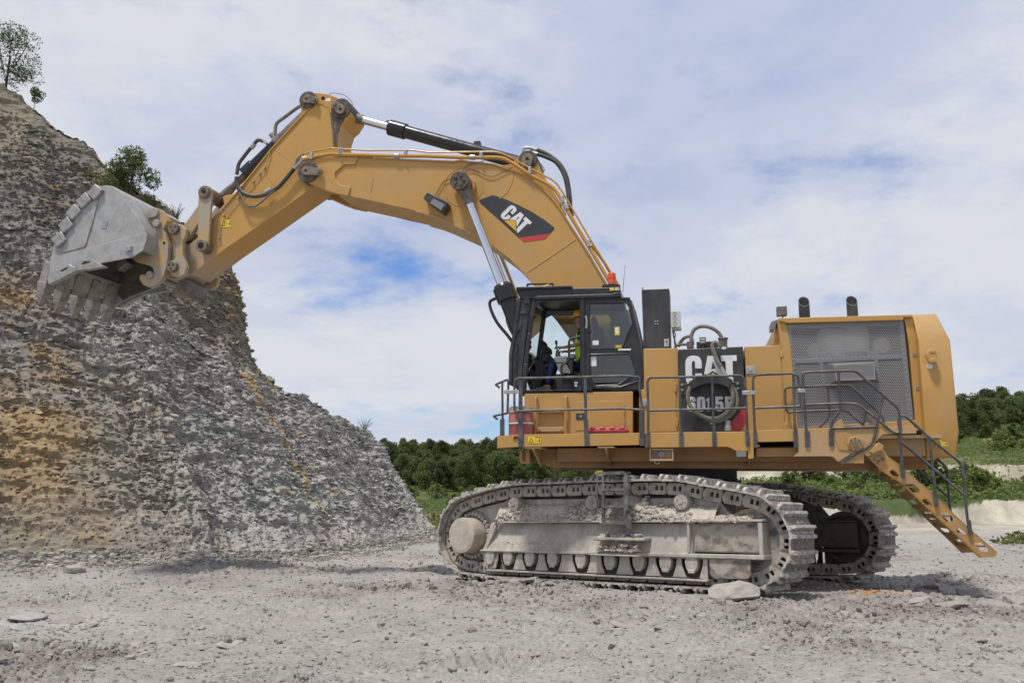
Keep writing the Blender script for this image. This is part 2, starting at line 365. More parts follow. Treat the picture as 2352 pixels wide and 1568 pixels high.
class MB:
    def __init__(s):
        s.v = []; s.f = []; s.m = []; s.cur = 0
    def add(s, vs, fs):
        b = len(s.v)
        s.v.extend([tuple(x) for x in vs])
        for f in fs:
            s.f.append([b + i for i in f]); s.m.append(s.cur)
        return s
    def box(s, x0, x1, y0, y1, z0, z1):
        return s.add([(x0, y0, z0), (x1, y0, z0), (x1, y1, z0), (x0, y1, z0), (x0, y0, z1), (x1, y0, z1), (x1, y1, z1), (x0, y1, z1)],
                     [(0, 3, 2, 1), (4, 5, 6, 7), (0, 1, 5, 4), (1, 2, 6, 5), (2, 3, 7, 6), (3, 0, 4, 7)])
    def prism(s, pts, y0, y1, holes=()):
        """polygon of (x, z) pairs carried from y0 to y1, with optional through holes"""
        if not holes:
            n = len(pts)
            vs = [(x, y0, z) for x, z in pts] + [(x, y1, z) for x, z in pts]
            fs = [tuple(range(n)), tuple(range(2 * n - 1, n - 1, -1))]
            fs += [(i, n + i, n + (i + 1) % n, (i + 1) % n) for i in range(n)]
            return s.add(vs, fs)
        loops = [list(pts)] + [list(h) for h in holes]
        flat = [p for l in loops for p in l]
        tri = tessellate_polygon([[Vector((x, z, 0)) for x, z in l] for l in loops])
        n = len(flat)
        vs = [(x, y0, z) for x, z in flat] + [(x, y1, z) for x, z in flat]
        fs = [tuple(t) for t in tri] + [tuple(n + i for i in reversed(t)) for t in tri]
        b = 0
        for l in loops:
            k = len(l)
            fs += [(b + i, n + b + i, n + b + (i + 1) % k, b + (i + 1) % k) for i in range(k)]
            b += k
        return s.add(vs, fs)
    def slab(s, a, b, w, y0, y1):
        """bar of width w in the x-z plane from a to b"""
        a, b = Vector((a[0], a[1])), Vector((b[0], b[1]))
        d = (b - a).normalized(); nrm = Vector((-d.y, d.x)) * w * 0.5
        return s.prism([tuple(a + nrm), tuple(b + nrm), tuple(b - nrm), tuple(a - nrm)], y0, y1)
    def capsule(s, a, b, ra, rb, y0, y1, n=10):
        a, b = Vector(a), Vector(b)
        ang = math.atan2(b.y - a.y, b.x - a.x)
        pts = [(b.x + rb * math.cos(ang + t), b.y + rb * math.sin(ang + t)) for t in [(-0.5 + i / n) * math.pi for i in range(n + 1)]]
        pts += [(a.x + ra * math.cos(ang + t), a.y + ra * math.sin(ang + t)) for t in [(0.5 + i / n) * math.pi for i in range(n + 1)]]
        return s.prism(pts, y0, y1)
    def disc(s, c, r, y0, y1, n=24, hole=0.0):
        pts = [(c[0] + r * math.cos(2 * math.pi * i / n), c[1] + r * math.sin(2 * math.pi * i / n)) for i in range(n)]
        if hole:
            h = [(c[0] + hole * math.cos(2 * math.pi * i / n), c[1] + hole * math.sin(2 * math.pi * i / n)) for i in range(n)]
            return s.prism(pts, y0, y1, [h])
        return s.prism(pts, y0, y1)
    def cyl(s, p0, p1, r, r2=None, n=16, caps=True):
        p0, p1 = Vector(p0), Vector(p1); r2 = r if r2 is None else r2
        q = (p1 - p0).to_track_quat('Z', 'Y')
        vs = []
        for p, rr in ((p0, r), (p1, r2)):
            for i in range(n):
                a = 2 * math.pi * i / n
                vs.append(p + q @ Vector((rr * math.cos(a), rr * math.sin(a), 0)))
        fs = [(i, (i + 1) % n, n + (i + 1) % n, n + i) for i in range(n)]
        if caps: fs += [tuple(range(n - 1, -1, -1)), tuple(range(n, 2 * n))]
        return s.add(vs, fs)
    def lathe(s, prof, origin, axis=(0, 0, 1), n=20):
        q = Vector(axis).to_track_quat('Z', 'Y'); o = Vector(origin); vs = []; fs = []
        for r, h in prof:
            for i in range(n):
                a = 2 * math.pi * i / n
                vs.append(o + q @ Vector((r * math.cos(a), r * math.sin(a), h)))
        for k in range(len(prof) - 1):
            for i in range(n):
                fs.append((k * n + i, k * n + (i + 1) % n, (k + 1) * n + (i + 1) % n, (k + 1) * n + i))
        fs.append(tuple(range(n - 1, -1, -1))); fs.append(tuple(range((len(prof) - 1) * n, len(prof) * n)))
        return s.add(vs, fs)
    def tube(s, path, r, n=8, closed=False):
        path = [Vector(p) for p in path]
        clean = [path[0]]
        for p in path[1:]:
            if (p - clean[-1]).length > 1e-4: clean.append(p)
        path = clean; m = len(path)
        if m < 2: return s
        up = None; vs = []
        for i, p in enumerate(path):
            if closed: t = path[(i + 1) % m] - path[i - 1]
            else: t = path[min(i + 1, m - 1)] - path[max(i - 1, 0)]
            t.normalize()
            if up is None:
                up = t.orthogonal().normalized()
            up = (up - t * up.dot(t))
            up = up.normalized() if up.length > 1e-6 else t.orthogonal().normalized()
            sd = t.cross(up)
            for k in range(n):
                a = 2 * math.pi * k / n
                vs.append(p + (up * math.cos(a) + sd * math.sin(a)) * r)
        fs = []
        for i in range(m if closed else m - 1):
            j = (i + 1) % m
            for k in range(n):
                fs.append((i * n + k, i * n + (k + 1) % n, j * n + (k + 1) % n, j * n + k))
        if not closed:
            fs.append(tuple(range(n - 1, -1, -1))); fs.append(tuple(range((m - 1) * n, m * n)))
        return s.add(vs, fs)
    def rail(s, path, r=0.022, fr=0.08, n=8):
        return s.tube(fillet(path, fr), r, n)
    def mesh(s, name, mats, angle=35):
        me = bpy.data.meshes.new(name)
        me.from_pydata(s.v, [], s.f)
        mats = mats if isinstance(mats, (list, tuple)) else [mats]
        for m in mats: me.materials.append(m)
        if len(mats) > 1: me.polygons.foreach_set('material_index', s.m)
        bm = bmesh.new(); bm.from_mesh(me)
        bmesh.ops.recalc_face_normals(bm, faces=bm.faces)
        bm.to_mesh(me); bm.free()
        me.polygons.foreach_set('use_smooth', [True] * len(me.polygons))
        me.set_sharp_from_angle(angle=R(angle))
        me.update()
        return me
    def build(s, name, mats, parent=None, bevel=0.0, angle=35, seg=2, **tags):
        me = s.mesh(name, mats, angle)
        return link(name, me, parent, bevel, seg, **tags)

def build_each(mb, name, mats, parent=None, bevel=0.0, **kw):
    """one object for each connected piece"""
    par = list(range(len(mb.v)))
    def find(a):
        while par[a] != a:
            par[a] = par[par[a]]; a = par[a]
        return a
    for f in mb.f:
        r0 = find(f[0])
        for i in f[1:]: par[find(i)] = r0
    groups = {}
    for f in mb.f: groups.setdefault(find(f[0]), []).append(f)
    res = []
    for fs in groups.values():
        ids = sorted({i for f in fs for i in f}); mp = {a: k for k, a in enumerate(ids)}
        q = MB(); q.add([mb.v[i] for i in ids], [[mp[i] for i in f] for f in fs]); res.append(q.build(name, mats, parent, bevel, **kw))
    return res

def link(name, me, parent=None, bevel=0.0, seg=2, **tags):
    o = bpy.data.objects.new(name, me)
    COL.objects.link(o)
    if parent is not None: o.parent = parent
    if bevel:
        b = o.modifiers.new('bevel', 'BEVEL'); b.width = bevel; b.segments = seg; b.limit_method = 'ANGLE'
        b.angle_limit = R(40); b.harden_normals = False
    for k, v in tags.items(): o[k] = v
    return o

def empty(name, loc=(0, 0, 0), rot=(0, 0, 0), **tags):
    o = bpy.data.objects.new(name, None)
    COL.objects.link(o); o.location = loc; o.rotation_euler = rot
    for k, v in tags.items(): o[k] = v
    return o

# ------------------------------------------------------------------ noise (numpy)
def _h(ix, iy, iz, seed):
    n = (ix.astype(np.int64) * 374761393 + iy.astype(np.int64) * 668265263 + iz.astype(np.int64) * 2147483647 + seed * 974634777) & 0xFFFFFFFF
    n = ((n ^ (n >> 13)) * 1274126177) & 0xFFFFFFFF
    n = ((n ^ (n >> 16)) * 2246822519) & 0xFFFFFFFF
    return ((n ^ (n >> 15)) & 0xFFFFFF).astype(np.float64) / 0xFFFFFF
def vnoise(x, y, z=None, seed=0):
    z = np.zeros_like(x) if z is None else z
    ix, iy, iz = np.floor(x), np.floor(y), np.floor(z)
    fx, fy, fz = x - ix, y - iy, z - iz
    fx, fy, fz = (t * t * (3 - 2 * t) for t in (fx, fy, fz))
    r = 0
    for dx in (0, 1):
        for dy in (0, 1):
            for dz in (0, 1):
                w = (fx if dx else 1 - fx) * (fy if dy else 1 - fy) * (fz if dz else 1 - fz)
                r = r + w * _h(ix + dx, iy + dy, iz + dz, seed)
    return r * 2 - 1
def fbm(x, y, z=None, oct=4, seed=0, gain=0.5):
    r = 0; a = 1.0; f = 1.0
    for o in range(oct):
        r = r + a * vnoise(x * f, y * f, None if z is None else z * f, seed + o * 17)
        a *= gain; f *= 2.03
    return r
def worley(x, y, seed=0):
    ix, iy = np.floor(x), np.floor(y)
    f1 = np.full_like(x, 9.0); f2 = np.full_like(x, 9.0); idn = np.zeros_like(x)
    zz = np.zeros_like(x)
    for dx in (-1, 0, 1):
        for dy in (-1, 0, 1):
            cx, cy = ix + dx, iy + dy
            px, py = cx + _h(cx, cy, zz, seed), cy + _h(cx, cy, zz, seed + 5)
            d = np.hypot(px - x, py - y)
            nid = _h(cx, cy, zz, seed + 11)
            m = d < f1
            f2 = np.where(m, f1, np.minimum(f2, d))
            idn = np.where(m, nid, idn); f1 = np.where(m, d, f1)
    return f1, f2, idn
def sstep(a, b, x):
    t = np.clip((x - a) / (b - a), 0, 1)
    return t * t * (3 - 2 * t)

# ================================================================== the setting
def soft(x, lo, hi):
    return np.clip(x, lo, hi)
TL = np.array([(0, -0.55), (48, -0.55), (120, -0.5), (195, -0.4), (250, 3.6), (325, 8.6), (400, 10.5), (900, 16), (3000, 20)], float)
TR = np.array([(0, -0.5), (49.5, -0.5), (51.2, 0.75), (54, 0.85), (75, 1.75), (78.5, 2.05), (81, 3.2), (86, 3.5), (120, 7.2), (170, 12.5), (228, 18.5), (350, 22), (900, 26), (3000, 30)], float)
def ground_z(X, Y):
    """height of the quarry floor and the land around it"""
    X = np.asarray(X, float); Y = np.asarray(Y, float)
    xt = (X - 3.05) * 0.766 - (Y - 17.1) * 0.643
    yt = (X - 3.05) * 0.643 + (Y - 17.1) * 0.766
    near = -0.135 + 0.026 * soft(xt, -10, 3.5) - 0.035 * soft(yt, -3, 7)
    t = X / np.maximum(Y, 1.0)
    Yw = Y * (1 + 0.035 * vnoise(t * 14, Y * 0 + 3.1, seed=5) + 0.012 * vnoise(t * 60, Y * 0, seed=6))
    w = sstep(0.06, 0.26, t)
    far = np.interp(Yw, TL[:, 0], TL[:, 1]) * (1 - w) + np.interp(Yw, TR[:, 0], TR[:, 1]) * w
    k = sstep(34, 47, Y)
    z = near * (1 - k) + far * k
    z = z + sstep(44, 50, Y) * 0.16 * fbm(X * 0.7, Y * 0.7, oct=3, seed=10)
    z = z + sstep(60, 200, Y) * 1.6 * fbm(X * 0.02, Y * 0.02, oct=3, seed=9)
    return z
def churn(X, Y):
    """how much the tracks have broken up the surface"""
    a = fbm(X * 0.32 + 4, Y * 0.32, oct=3, seed=21)
    d = (Y - 12.0) - 1.45 * (X + 3.0)                     # old track crossing the floor diagonally
    band = np.exp(-(d / 2.6) ** 2) * sstep(-7, -4, X) * sstep(6, 1, X)
    b2 = np.exp(-((Y - 11.2 - 0.12 * X) / 0.9) ** 2) * sstep(0.5, 2.0, X)
    a = a - 0.5 * (np.exp(-((-(X + 3.2) * 0.848 + (Y - 12.5) * 0.53) / 0.5) ** 2) + np.exp(-((-(X - 1.0) * 0.848 + (Y - 10.6) * 0.53) / 0.5) ** 2))
    c = np.clip(sstep(-0.15, 0.6, a) * 0.85 + band * 0.9 * sstep(-0.5, 0.4, a) + b2 * 0.8, 0, 1)
    smooth_lane = np.exp(-((Y - 16.5 + 0.25 * (X + 8)) / 1.3) ** 2) * sstep(-2.0, -4.5, X)
    return c * (1 - 0.9 * smooth_lane)
def detail_z(X, Y):
    c = churn(X, Y)
    f1, f2, idn = worley(X / 0.17 + 0.4 * vnoise(X * 3, Y * 3, seed=2), Y / 0.17, seed=3)
    g1, g2, gid = worley(X / 0.075, Y / 0.075, seed=8)
    lumps = np.clip(0.75 - f1, 0, 1) * idn
    small = np.clip(0.7 - g1, 0, 1) * gid
    h = 0.06 * fbm(X * 0.5, Y * 0.5, oct=3, seed=31) + 0.02 * fbm(X * 2.2, Y * 2.2, oct=3, seed=32)
    h = h + c * (0.15 * lumps + 0.06 * small + 0.035 * fbm(X * 5, Y * 5, oct=3, seed=33))
    h = h + (1 - c) * (0.030 * small + 0.008 * fbm(X * 9, Y * 9, oct=2, seed=34))
    ruts = 0.05 * np.sin((X * 0.8 + Y * 0.6) * 4.5 + 2 * vnoise(X * 0.4, Y * 0.4, seed=4)) * sstep(0.2, 0.6, fbm(X * 0.22, Y * 0.22, oct=2, seed=40))
    # grouser prints of earlier passes
    pr = 0
    for (px, py, an) in ((-3.2, 12.5, 58), (1.0, 10.6, 58), (4.6, 10.2, 8)):
        ca, sa = math.cos(math.radians(an)), math.sin(math.radians(an))
        al = (X - px) * ca + (Y - py) * sa; ac = -(X - px) * sa + (Y - py) * ca
        ac = ac + 0.12 * vnoise(al * 0.4, al * 0, seed=41)
        m = sstep(0.52, 0.40, np.abs(ac)) * sstep(-0.45, 0.35, fbm(X * 0.45, Y * 0.45, oct=3, seed=42))
        pr = pr + m * (-0.08 + 0.075 * (np.abs(((al / 0.17) % 1.0) - 0.5) * 2) ** 2) + 0.05 * np.exp(-((np.abs(ac) - 0.58) / 0.10) ** 2) * m
    return (h + ruts * 0.6 + pr) * sstep(4.6, 6.0, Y)
def full_z(X, Y):
    X = np.asarray(X, float); Y = np.asarray(Y, float)
    return ground_z(X, Y) + detail_z(X, Y) * (1 - sstep(34, 46, Y))

def fast_mesh(name, verts, quads, mats, smooth=True, cols=None):
    me = bpy.data.meshes.new(name)
    verts = np.asarray(verts, np.float32); quads = np.asarray(quads, np.int32)
    k = quads.shape[1]
    me.vertices.add(len(verts)); me.vertices.foreach_set('co', verts.ravel())
    me.loops.add(quads.size); me.loops.foreach_set('vertex_index', quads.ravel())
    me.polygons.add(len(quads)); me.polygons.foreach_set('loop_start', np.arange(0, quads.size, k, dtype=np.int32))
    me.polygons.foreach_set('use_smooth', np.full(len(quads), smooth))
    for m in (mats if isinstance(mats, (list, tuple)) else [mats]): me.materials.append(m)
    if cols is not None:
        a = me.color_attributes.new('tint', 'FLOAT_COLOR', 'POINT')
        c4 = np.ones((len(verts), 4), np.float32); c4[:, :3] = cols
        a.data.foreach_set('color', c4.ravel())
    me.update(calc_edges=True)
    return me
def grid_quads(nr, nc):
    i = np.arange(nr - 1)[:, None] * nc + np.arange(nc - 1)[None, :]
    return np.stack([i, i + 1, i + nc + 1, i + nc], -1).reshape(-1, 4)

def tint_mat(name, rough=0.95, bump=0.5, bscale=25.0, fine=0.35, stretch=None, bump2=0.0):
    m, n, b, o = new_mat(name)
    t = n.nodes.new('ShaderNodeTexCoord')
    a = n.nodes.new('ShaderNodeAttribute'); a.attribute_name = 'tint'
    v = t.outputs['Object']
    f = mrange(n, noise(n, v, bscale, 6, 0.65, stretch), 0.25, 0.75, 1 - fine, 1 + fine)
    f2 = mrange(n, noise(n, v, bscale * 0.11, 4, 0.6, stretch), 0.3, 0.7, 0.90, 1.10)
    mm = n.nodes.new('ShaderNodeVectorMath'); mm.operation = 'SCALE'
    n.links.new(a.outputs['Color'], mm.inputs[0]); n.links.new(mth(n, 'MULTIPLY', f, f2), mm.inputs['Scale'])
    n.links.new(mm.outputs[0], b.inputs['Base Color'])
    b.inputs['Roughness'].default_value = rough
    b.inputs['Specular IOR Level'].default_value = 0.2
    bp = n.nodes.new('ShaderNodeBump'); bp.inputs['Strength'].default_value = bump; bp.inputs['Distance'].default_value = 0.03
    n.links.new(noise(n, v, bscale * 1.2, 6, 0.68, stretch), bp.inputs['Height'])
    n.links.new(bp.outputs[0], b.inputs['Normal'])
    return m
M['ground'] = tint_mat('quarry_floor_soil', bump=1.0, bscale=17, fine=0.30)
M['cliff'] = tint_mat('quarry_rock', bump=0.9, bscale=7.0, fine=0.30, stretch=(1, 1, 2.2))
M['stone'] = mat('loose_stone', (0.37, 0.34, 0.295), 0.9, col2=(0.27, 0.245, 0.21), scale=5, bump=0.4, bscale=20)
M['stone_green'] = mat('pale_green_stone', (0.37, 0.37, 0.335), 0.9, col2=(0.29, 0.29, 0.265), scale=5, bump=0.4, bscale=20)
M['stone_ochre'] = mat('ochre_stone', (0.42, 0.30, 0.16), 0.9, col2=(0.36, 0.31, 0.24), scale=5, bump=0.4, bscale=20)
M['clod'] = mat('grey_clods', (0.33, 0.30, 0.262), 0.95, col2=(0.26, 0.235, 0.205), scale=9, bump=0.6, bscale=30)

# ---- quarry floor: one sheet from the viewer to the horizon
def ratio_rows(a, b, q): return list(np.exp(np.arange(math.log(a), math.log(b), q)))
rows = np.array(ratio_rows(4.5, 30, 0.0042) + ratio_rows(30, 47, 0.010) + ratio_rows(47, 56, 0.0035) + ratio_rows(56, 72, 0.010) + ratio_rows(72, 90, 0.005) + ratio_rows(90, 130, 0.012) + ratio_rows(130, 2600, 0.06) + [2600.0])
cols_ = np.concatenate([np.linspace(-1.7, -0.70, 26), np.linspace(-0.70, 0.70, 620)[1:-1], np.linspace(0.70, 1.7, 26)])
YY, TT = np.meshgrid(rows, cols_, indexing='ij')
XX = YY * TT
ZZ = full_z(XX, YY)
def ground_cols(X, Y):
    c = churn(X, Y)
    big = fbm(X * 0.16, Y * 0.16, oct=4, seed=51)
    soil = np.array([0.347, 0.326, 0.292]); dark = np.array([0.235, 0.208, 0.182]); pale = np.array([0.40, 0.376, 0.338])
    w = (np.clip(0.85 * c * (0.55 + 0.6 * vnoise(X * 2.1, Y * 2.1, seed=52)) + 0.25 * np.clip(-big, 0, 1), 0, 1))[..., None]
    col = soil * (1 - w) + dark * w
    w = (sstep(0.1, 0.8, big) * (1 - c) * 0.8)[..., None]
    col = col * (1 - w) + pale * w
    stn = (np.exp(-(((X - 6.25) / 0.42) ** 2 + ((Y - 16.0) / 0.45) ** 2) ** 2))[..., None]
    col = col * (1 - 0.75 * stn) + np.array([0.30, 0.13, 0.055]) * 0.75 * stn
    stn = (np.exp(-(((X - 5.85 - 0.6 * (Y - 14.1)) / 0.60) ** 2 + ((Y - 14.1) / 0.42) ** 2) ** 2) * sstep(-0.3, 0.3, fbm(X * 2, Y * 2, oct=3, seed=77)))[..., None]
    col = col * (1 - 0.8 * stn) + np.array([0.44, 0.24, 0.09]) * 0.8 * stn
    # land beyond the quarry floor
    chalk = np.array([0.50, 0.465, 0.385]); green = np.array([0.07, 0.095, 0.032]); straw = np.array([0.20, 0.19, 0.075])
    t = X / Y
    Yw = Y * (1 + 0.035 * vnoise(t * 14, Y * 0 + 3.1, seed=5) + 0.012 * vnoise(t * 60, Y * 0, seed=6))
    wr = sstep(0.06, 0.26, t)
    n1 = fbm(X * 0.12, Y * 0.05, oct=4, seed=61)
    gl = sstep(42, 46, Y + 3 * n1)
    gr = np.where(Yw < 51.4 + 1.3 * n1 + 0.5 * fbm(X * 0.8, Y * 0, oct=3, seed=64), 0.0, np.where((Yw > 76.5) & (Yw < 84 + 3 * n1), 0.08 + 0.35 * (n1 > 0.35), 1.0))
    g = (gl * (1 - wr) + gr * wr)[..., None]
    vegc = green * (1 - sstep(0.1, 0.7, n1)[..., None]) + straw * sstep(0.1, 0.7, n1)[..., None]
    far = sstep(36, 46, Y)[..., None]
    n3 = fbm(X * 0.9, Y * 0.5, oct=4, seed=63)[..., None]
    basef = col * (1 - far) + (chalk * (0.84 + 0.12 * n1[..., None] + 0.22 * n3) * np.array([1.0, 0.985, 0.95])) * far
    return basef * (1 - g * far) + vegc * g * far
V = np.stack([XX, YY, ZZ], -1).reshape(-1, 3)
gcol = ground_cols(XX, YY).reshape(-1, 3)
ground = link('quarry_floor', fast_mesh('quarry_floor', V, grid_quads(len(rows), len(cols_)), M['ground'], True, gcol), kind='structure')
# the floor behind the viewer
ax = np.linspace(-60, 60, 41); ay = np.linspace(-60, 4.52, 24)
AX, AY = np.meshgrid(ax, ay)
AZ = ground_z(AX, np.full_like(AY, 4.5)) - 0.012
link('quarry_apron', fast_mesh('quarry_apron', np.stack([AX, AY, AZ], -1).reshape(-1, 3), grid_quads(24, 41), M['ground'], True, np.full((AX.size, 3), 0.34)), kind='structure')

# ---- rock wall on the left
toe = [(-19.553,21.500,-0.616), (-15.603,21.800,-0.608), (-12.839,22.500,-0.599), (-9.782,23.000,-0.565), (-7.979,23.600,-0.558), (-6.812,25.200,-0.572), (-5.944,28.000,-0.592), (-5.087,32.000,-0.622), (-4.384,36.500,-0.678), (-3.637,40.000,-0.605), (-5.120,52.000,-0.689), (-9.055,75.000,-0.866)]
cr1 = [(-26.436,27.000,11.320), (-20.426,27.300,11.130), (-16.841,27.600,10.486), (-14.341,27.600,9.673), (-12.140,28.000,8.379), (-10.416,29.500,6.817), (-9.288,32.000,5.889), (-8.357,35.000,5.268), (-7.519,39.000,4.634), (-7.026,43.000,4.203), (-8.872,53.000,4.826), (-14.225,76.000,5.783)]
ben = [(-28.049,28.600,12.199), (-21.725,29.000,11.950), (-17.958,29.400,11.246), (-15.213,29.400,10.346), (-12.943,30.000,9.042), (-10.971,31.500,7.323), (-10.016,34.000,6.372), (-11.589,40.000,6.477), (-10.714,45.000,5.483), (-10.176,49.000,5.203), (-13.054,60.000,5.829), (-19.068,84.000,6.208)]
cr2 = [(-35.140,34.000,23.668), (-27.096,34.000,21.466), (-21.276,34.000,18.145), (-17.745,34.000,15.820), (-14.921,34.000,13.764), (-12.893,34.500,12.429), (-12.274,36.500,11.161), (-15.577,45.000,12.168), (-16.204,52.000,9.748), (-16.241,57.000,8.775), (-19.702,68.000,9.786), (-28.370,92.000,9.842)]
def lerp_rows(P, n):
    P = [Vector(p) for p in P]
    return np.array([tuple(p) for p in smooth_path(P, n)])
NU = 52
rT, r1, rB, r2 = (lerp_rows(a, NU) for a in (toe, cr1, ben, cr2))
nU = len(rT)
uu = np.linspace(0, len(toe) - 1, nU)
back = r2 + np.array([-4.0, 14.0, -1.0]) * 1.0
base = rT + (rT - r1) * np.array([0.12, 0.12, 0]) ; base[:, 2] = rT[:, 2] - 0.55
segs = [(base, rT, 8), (rT, r1, 175), (r1, rB, 14), (rB, r2, 110), (r2, back, 24)]
Prow = []; vv = []
for si, (a, b, k) in enumerate(segs):
    for j in range(k):
        s = j / k
        p = a * (1 - s) + b * s
        if si == 0: p = p + np.array([0.35, -0.75, 0.0])[None, :] * (0.9 + 1.3 * (1 - s))
        if si == 1: p = p + (np.array([0.35, -0.75, 0.0]) * (0.9 * (1 - s) ** 3 - 0.35 * math.sin(s * math.pi)))[None, :]
        Prow.append(p); vv.append(si + s)
Prow.append(back); vv.append(5.0)
CP = np.array(Prow); vv = np.array(vv)
nV = len(vv)
du = np.gradient(CP, axis=1); dv_ = np.gradient(CP, axis=0)
nrm = np.cross(du, dv_); nrm /= np.linalg.norm(nrm, axis=-1, keepdims=True) + 1e-9
nrm[nrm[..., 1] > 0.2] *= 1.0
if nrm[60, 150, 1] > 0: nrm = -nrm
# face coordinates in metres: along the wall and up it
sl = np.concatenate([[0], np.cumsum(np.linalg.norm(np.diff(r1, axis=0), axis=1))])
S = np.broadcast_to(sl[None, :], (nV, nU)); Zc = CP[..., 2]
UU = np.broadcast_to(uu[None, :], (nV, nU)); VV = np.broadcast_to(vv[:, None], (nV, nU))
dip = Zc + 0.10 * S + 0.25 * vnoise(S * 0.25, Zc * 0.3, seed=70)
f1, f2, cid = worley(S / 0.75, dip / 0.20, seed=71)
g1, g2, gid = worley(S / 0.32, dip / 0.10, seed=72)
big = fbm(S * 0.22, Zc * 0.30, oct=3, seed=73)
gully = fbm(S * 0.55, Zc * 0.07 + S * 0.1, oct=3, seed=74)
face = np.clip(1 - np.abs(VV - 2.2) / 2.4, 0, 1)
low = sstep(1.32, 1.05, VV)                       # loose scree hides the ledges near the foot
lay = np.floor(dip / 0.30 + 0.35 * vnoise(S * 0.9, Zc * 0.8, seed=76))
ledge = vnoise(S * 0.75 + lay * 7.7, lay * 3.1, seed=77) + 0.6 * vnoise(S * 2.4 + lay * 3.3, lay * 1.7, seed=78)
disp = 0.36 * big + 0.24 * gully + (0.11 * ledge + 0.10 * (cid - 0.5) + 0.08 * (gid - 0.5) + 0.03 * (f2 - f1)) * (1 - 0.6 * low)
disp += 0.05 * fbm(S * 4, Zc * 5, oct=3, seed=75) - 0.28
disp *= sstep(0.0, 0.9, VV) * 0.9 + 0.1
CPd = CP + nrm * disp[..., None]
CPd[..., 2] -= (0.10 * (cid - 0.5)) * (1 - low)
grey = np.array([0.335, 0.318, 0.288]); pal = np.array([0.43, 0.412, 0.375]); dk = np.array([0.17, 0.158, 0.142])
och = np.array([0.33, 0.215, 0.09]); tan = np.array([0.262, 0.222, 0.15]); greeny = np.array([0.305, 0.312, 0.282])
def mixw(c, d, w): return c * (1 - w[..., None]) + d * w[..., None]
cc = np.broadcast_to(grey, CPd.shape).copy()
cc = mixw(cc, pal, sstep(0.45, 0.95, cid * 0.6 + gid * 0.5) * 0.6)
cc = mixw(cc, dk, sstep(0.45, 0.10, cid * 0.5 + gid * 0.5) * 0.18)
cc = mixw(cc, greeny, sstep(0.0, 0.7, fbm(S * 0.3, Zc * 0.4, oct=3, seed=81)) * 0.7)
cc = mixw(cc, tan * 0.88, sstep(2.0, 2.9, VV) * np.clip(0.85 + 0.25 * big, 0, 1))
left_och = np.exp(-((UU - 2.25 - 0.5 * (1.55 - VV)) / 0.42) ** 2) * sstep(0.05, 0.2, VV - 1.0) * sstep(1.95, 1.6, VV)
left_och = np.clip(left_och * (0.9 + 1.1 * fbm(S * 0.7, Zc * 0.9, oct=4, seed=82)), 0, 1)
cc = mixw(cc, tan * 0.80, sstep(5.2, 2.2, UU) * sstep(2.1, 1.1, VV) * 0.85)
cc = mixw(cc, dk, sstep(0.0, 0.8, fbm(S * 0.35, Zc * 0.12, oct=3, seed=85)) * sstep(6.6, 3.6, UU) * 0.75)
cc = mixw(cc, och, left_och * 0.62)
vein = np.exp(-((UU - (6.58 - 0.72 * (VV - 1.0)) + 0.03 * vnoise(S * 2, Zc * 3, seed=83)) / 0.055) ** 2) * sstep(1.08, 1.2, VV) * (VV < 2.0)
vein = np.clip(vein * (1.0 + 0.8 * fbm(S * 3, Zc * 2.5, oct=2, seed=84)), 0, 1)
cc = mixw(cc, np.array([0.43, 0.31, 0.15]), vein)
spots = sstep(0.975, 0.99, cid) * (VV > 1.0)
cc = mixw(cc, och, spots * 0.35)
cc = mixw(cc, np.array([0.30, 0.27, 0.235]), low * (0.6 + 0.3 * np.clip(big, -1, 1)))
cc = mixw(cc, np.array([0.08, 0.085, 0.04]), sstep(4.0, 4.1, VV))
cliff = link('quarry_wall', fast_mesh('quarry_wall', CPd.reshape(-1, 3), grid_quads(nV, nU), M['cliff'], False, cc.reshape(-1, 3)), kind='structure')

def rock_pts(seed, flat=1.0):
    """angular stone: a box pushed about, cut corners"""
    r = random.Random(seed)
    bm = bmesh.new()
    bmesh.ops.create_icosphere(bm, subdivisions=1, radius=0.5)
    for v in bm.verts:
        k = 1 + r.uniform(-0.28, 0.28)
        v.co = Vector((v.co.x * k * 1.2, v.co.y * k, v.co.z * k * flat))
        m = 0.36 * flat
        v.co.z = max(-m, min(m, v.co.z)) + r.uniform(-0.02, 0.02)
        v.co.x = max(-0.5, min(0.5, v.co.x)) + r.uniform(-0.03, 0.03)
    bm.verts.ensure_lookup_table()
    P = np.array([v.co[:] for v in bm.verts]); F = np.array([[v.index for v in f.verts] for f in bm.faces])
    bm.free()
    return P, F
def rock_hi(seed, flat):
    """bigger stones: fractured, with flat facets and chipped edges"""
    r = np.random.default_rng(seed)
    bm = bmesh.new(); bmesh.ops.create_icosphere(bm, subdivisions=3, radius=0.5)
    P = np.array([v.co[:] for v in bm.verts]); F = np.array([[v.index for v in f.verts] for f in bm.faces]); bm.free()
    P = P * np.array([1.25, 1.0, 0.95])
    for k in range(11):
        d = r.normal(size=3); d /= np.linalg.norm(d); lim = r.uniform(0.27, 0.42)
        h = P @ d; P = P - np.outer(np.clip(h - lim, 0, None), d)
    P = P + (0.018 * fbm(P[:, 0] * 9, P[:, 1] * 9, P[:, 2] * 9, 3, seed))[:, None] * P / 0.4
    return P * np.array([1, 1, flat]), F
ROCKS_HI = [rock_hi(200 + i, f) for i, f in enumerate((1.0, 0.9, 0.7, 0.6, 0.8, 0.75))]
ROCKS = [rock_pts(100 + i, f) for i, f in enumerate((1.0, 0.8, 0.55, 0.45, 0.75, 0.6))]
BOXV = np.array([(-.5, -.5, -.5), (.5, -.5, -.5), (.5, .5, -.5), (-.5, .5, -.5), (-.5, -.5, .5), (.5, -.5, .5), (.5, .5, .5), (-.5, .5, .5)])
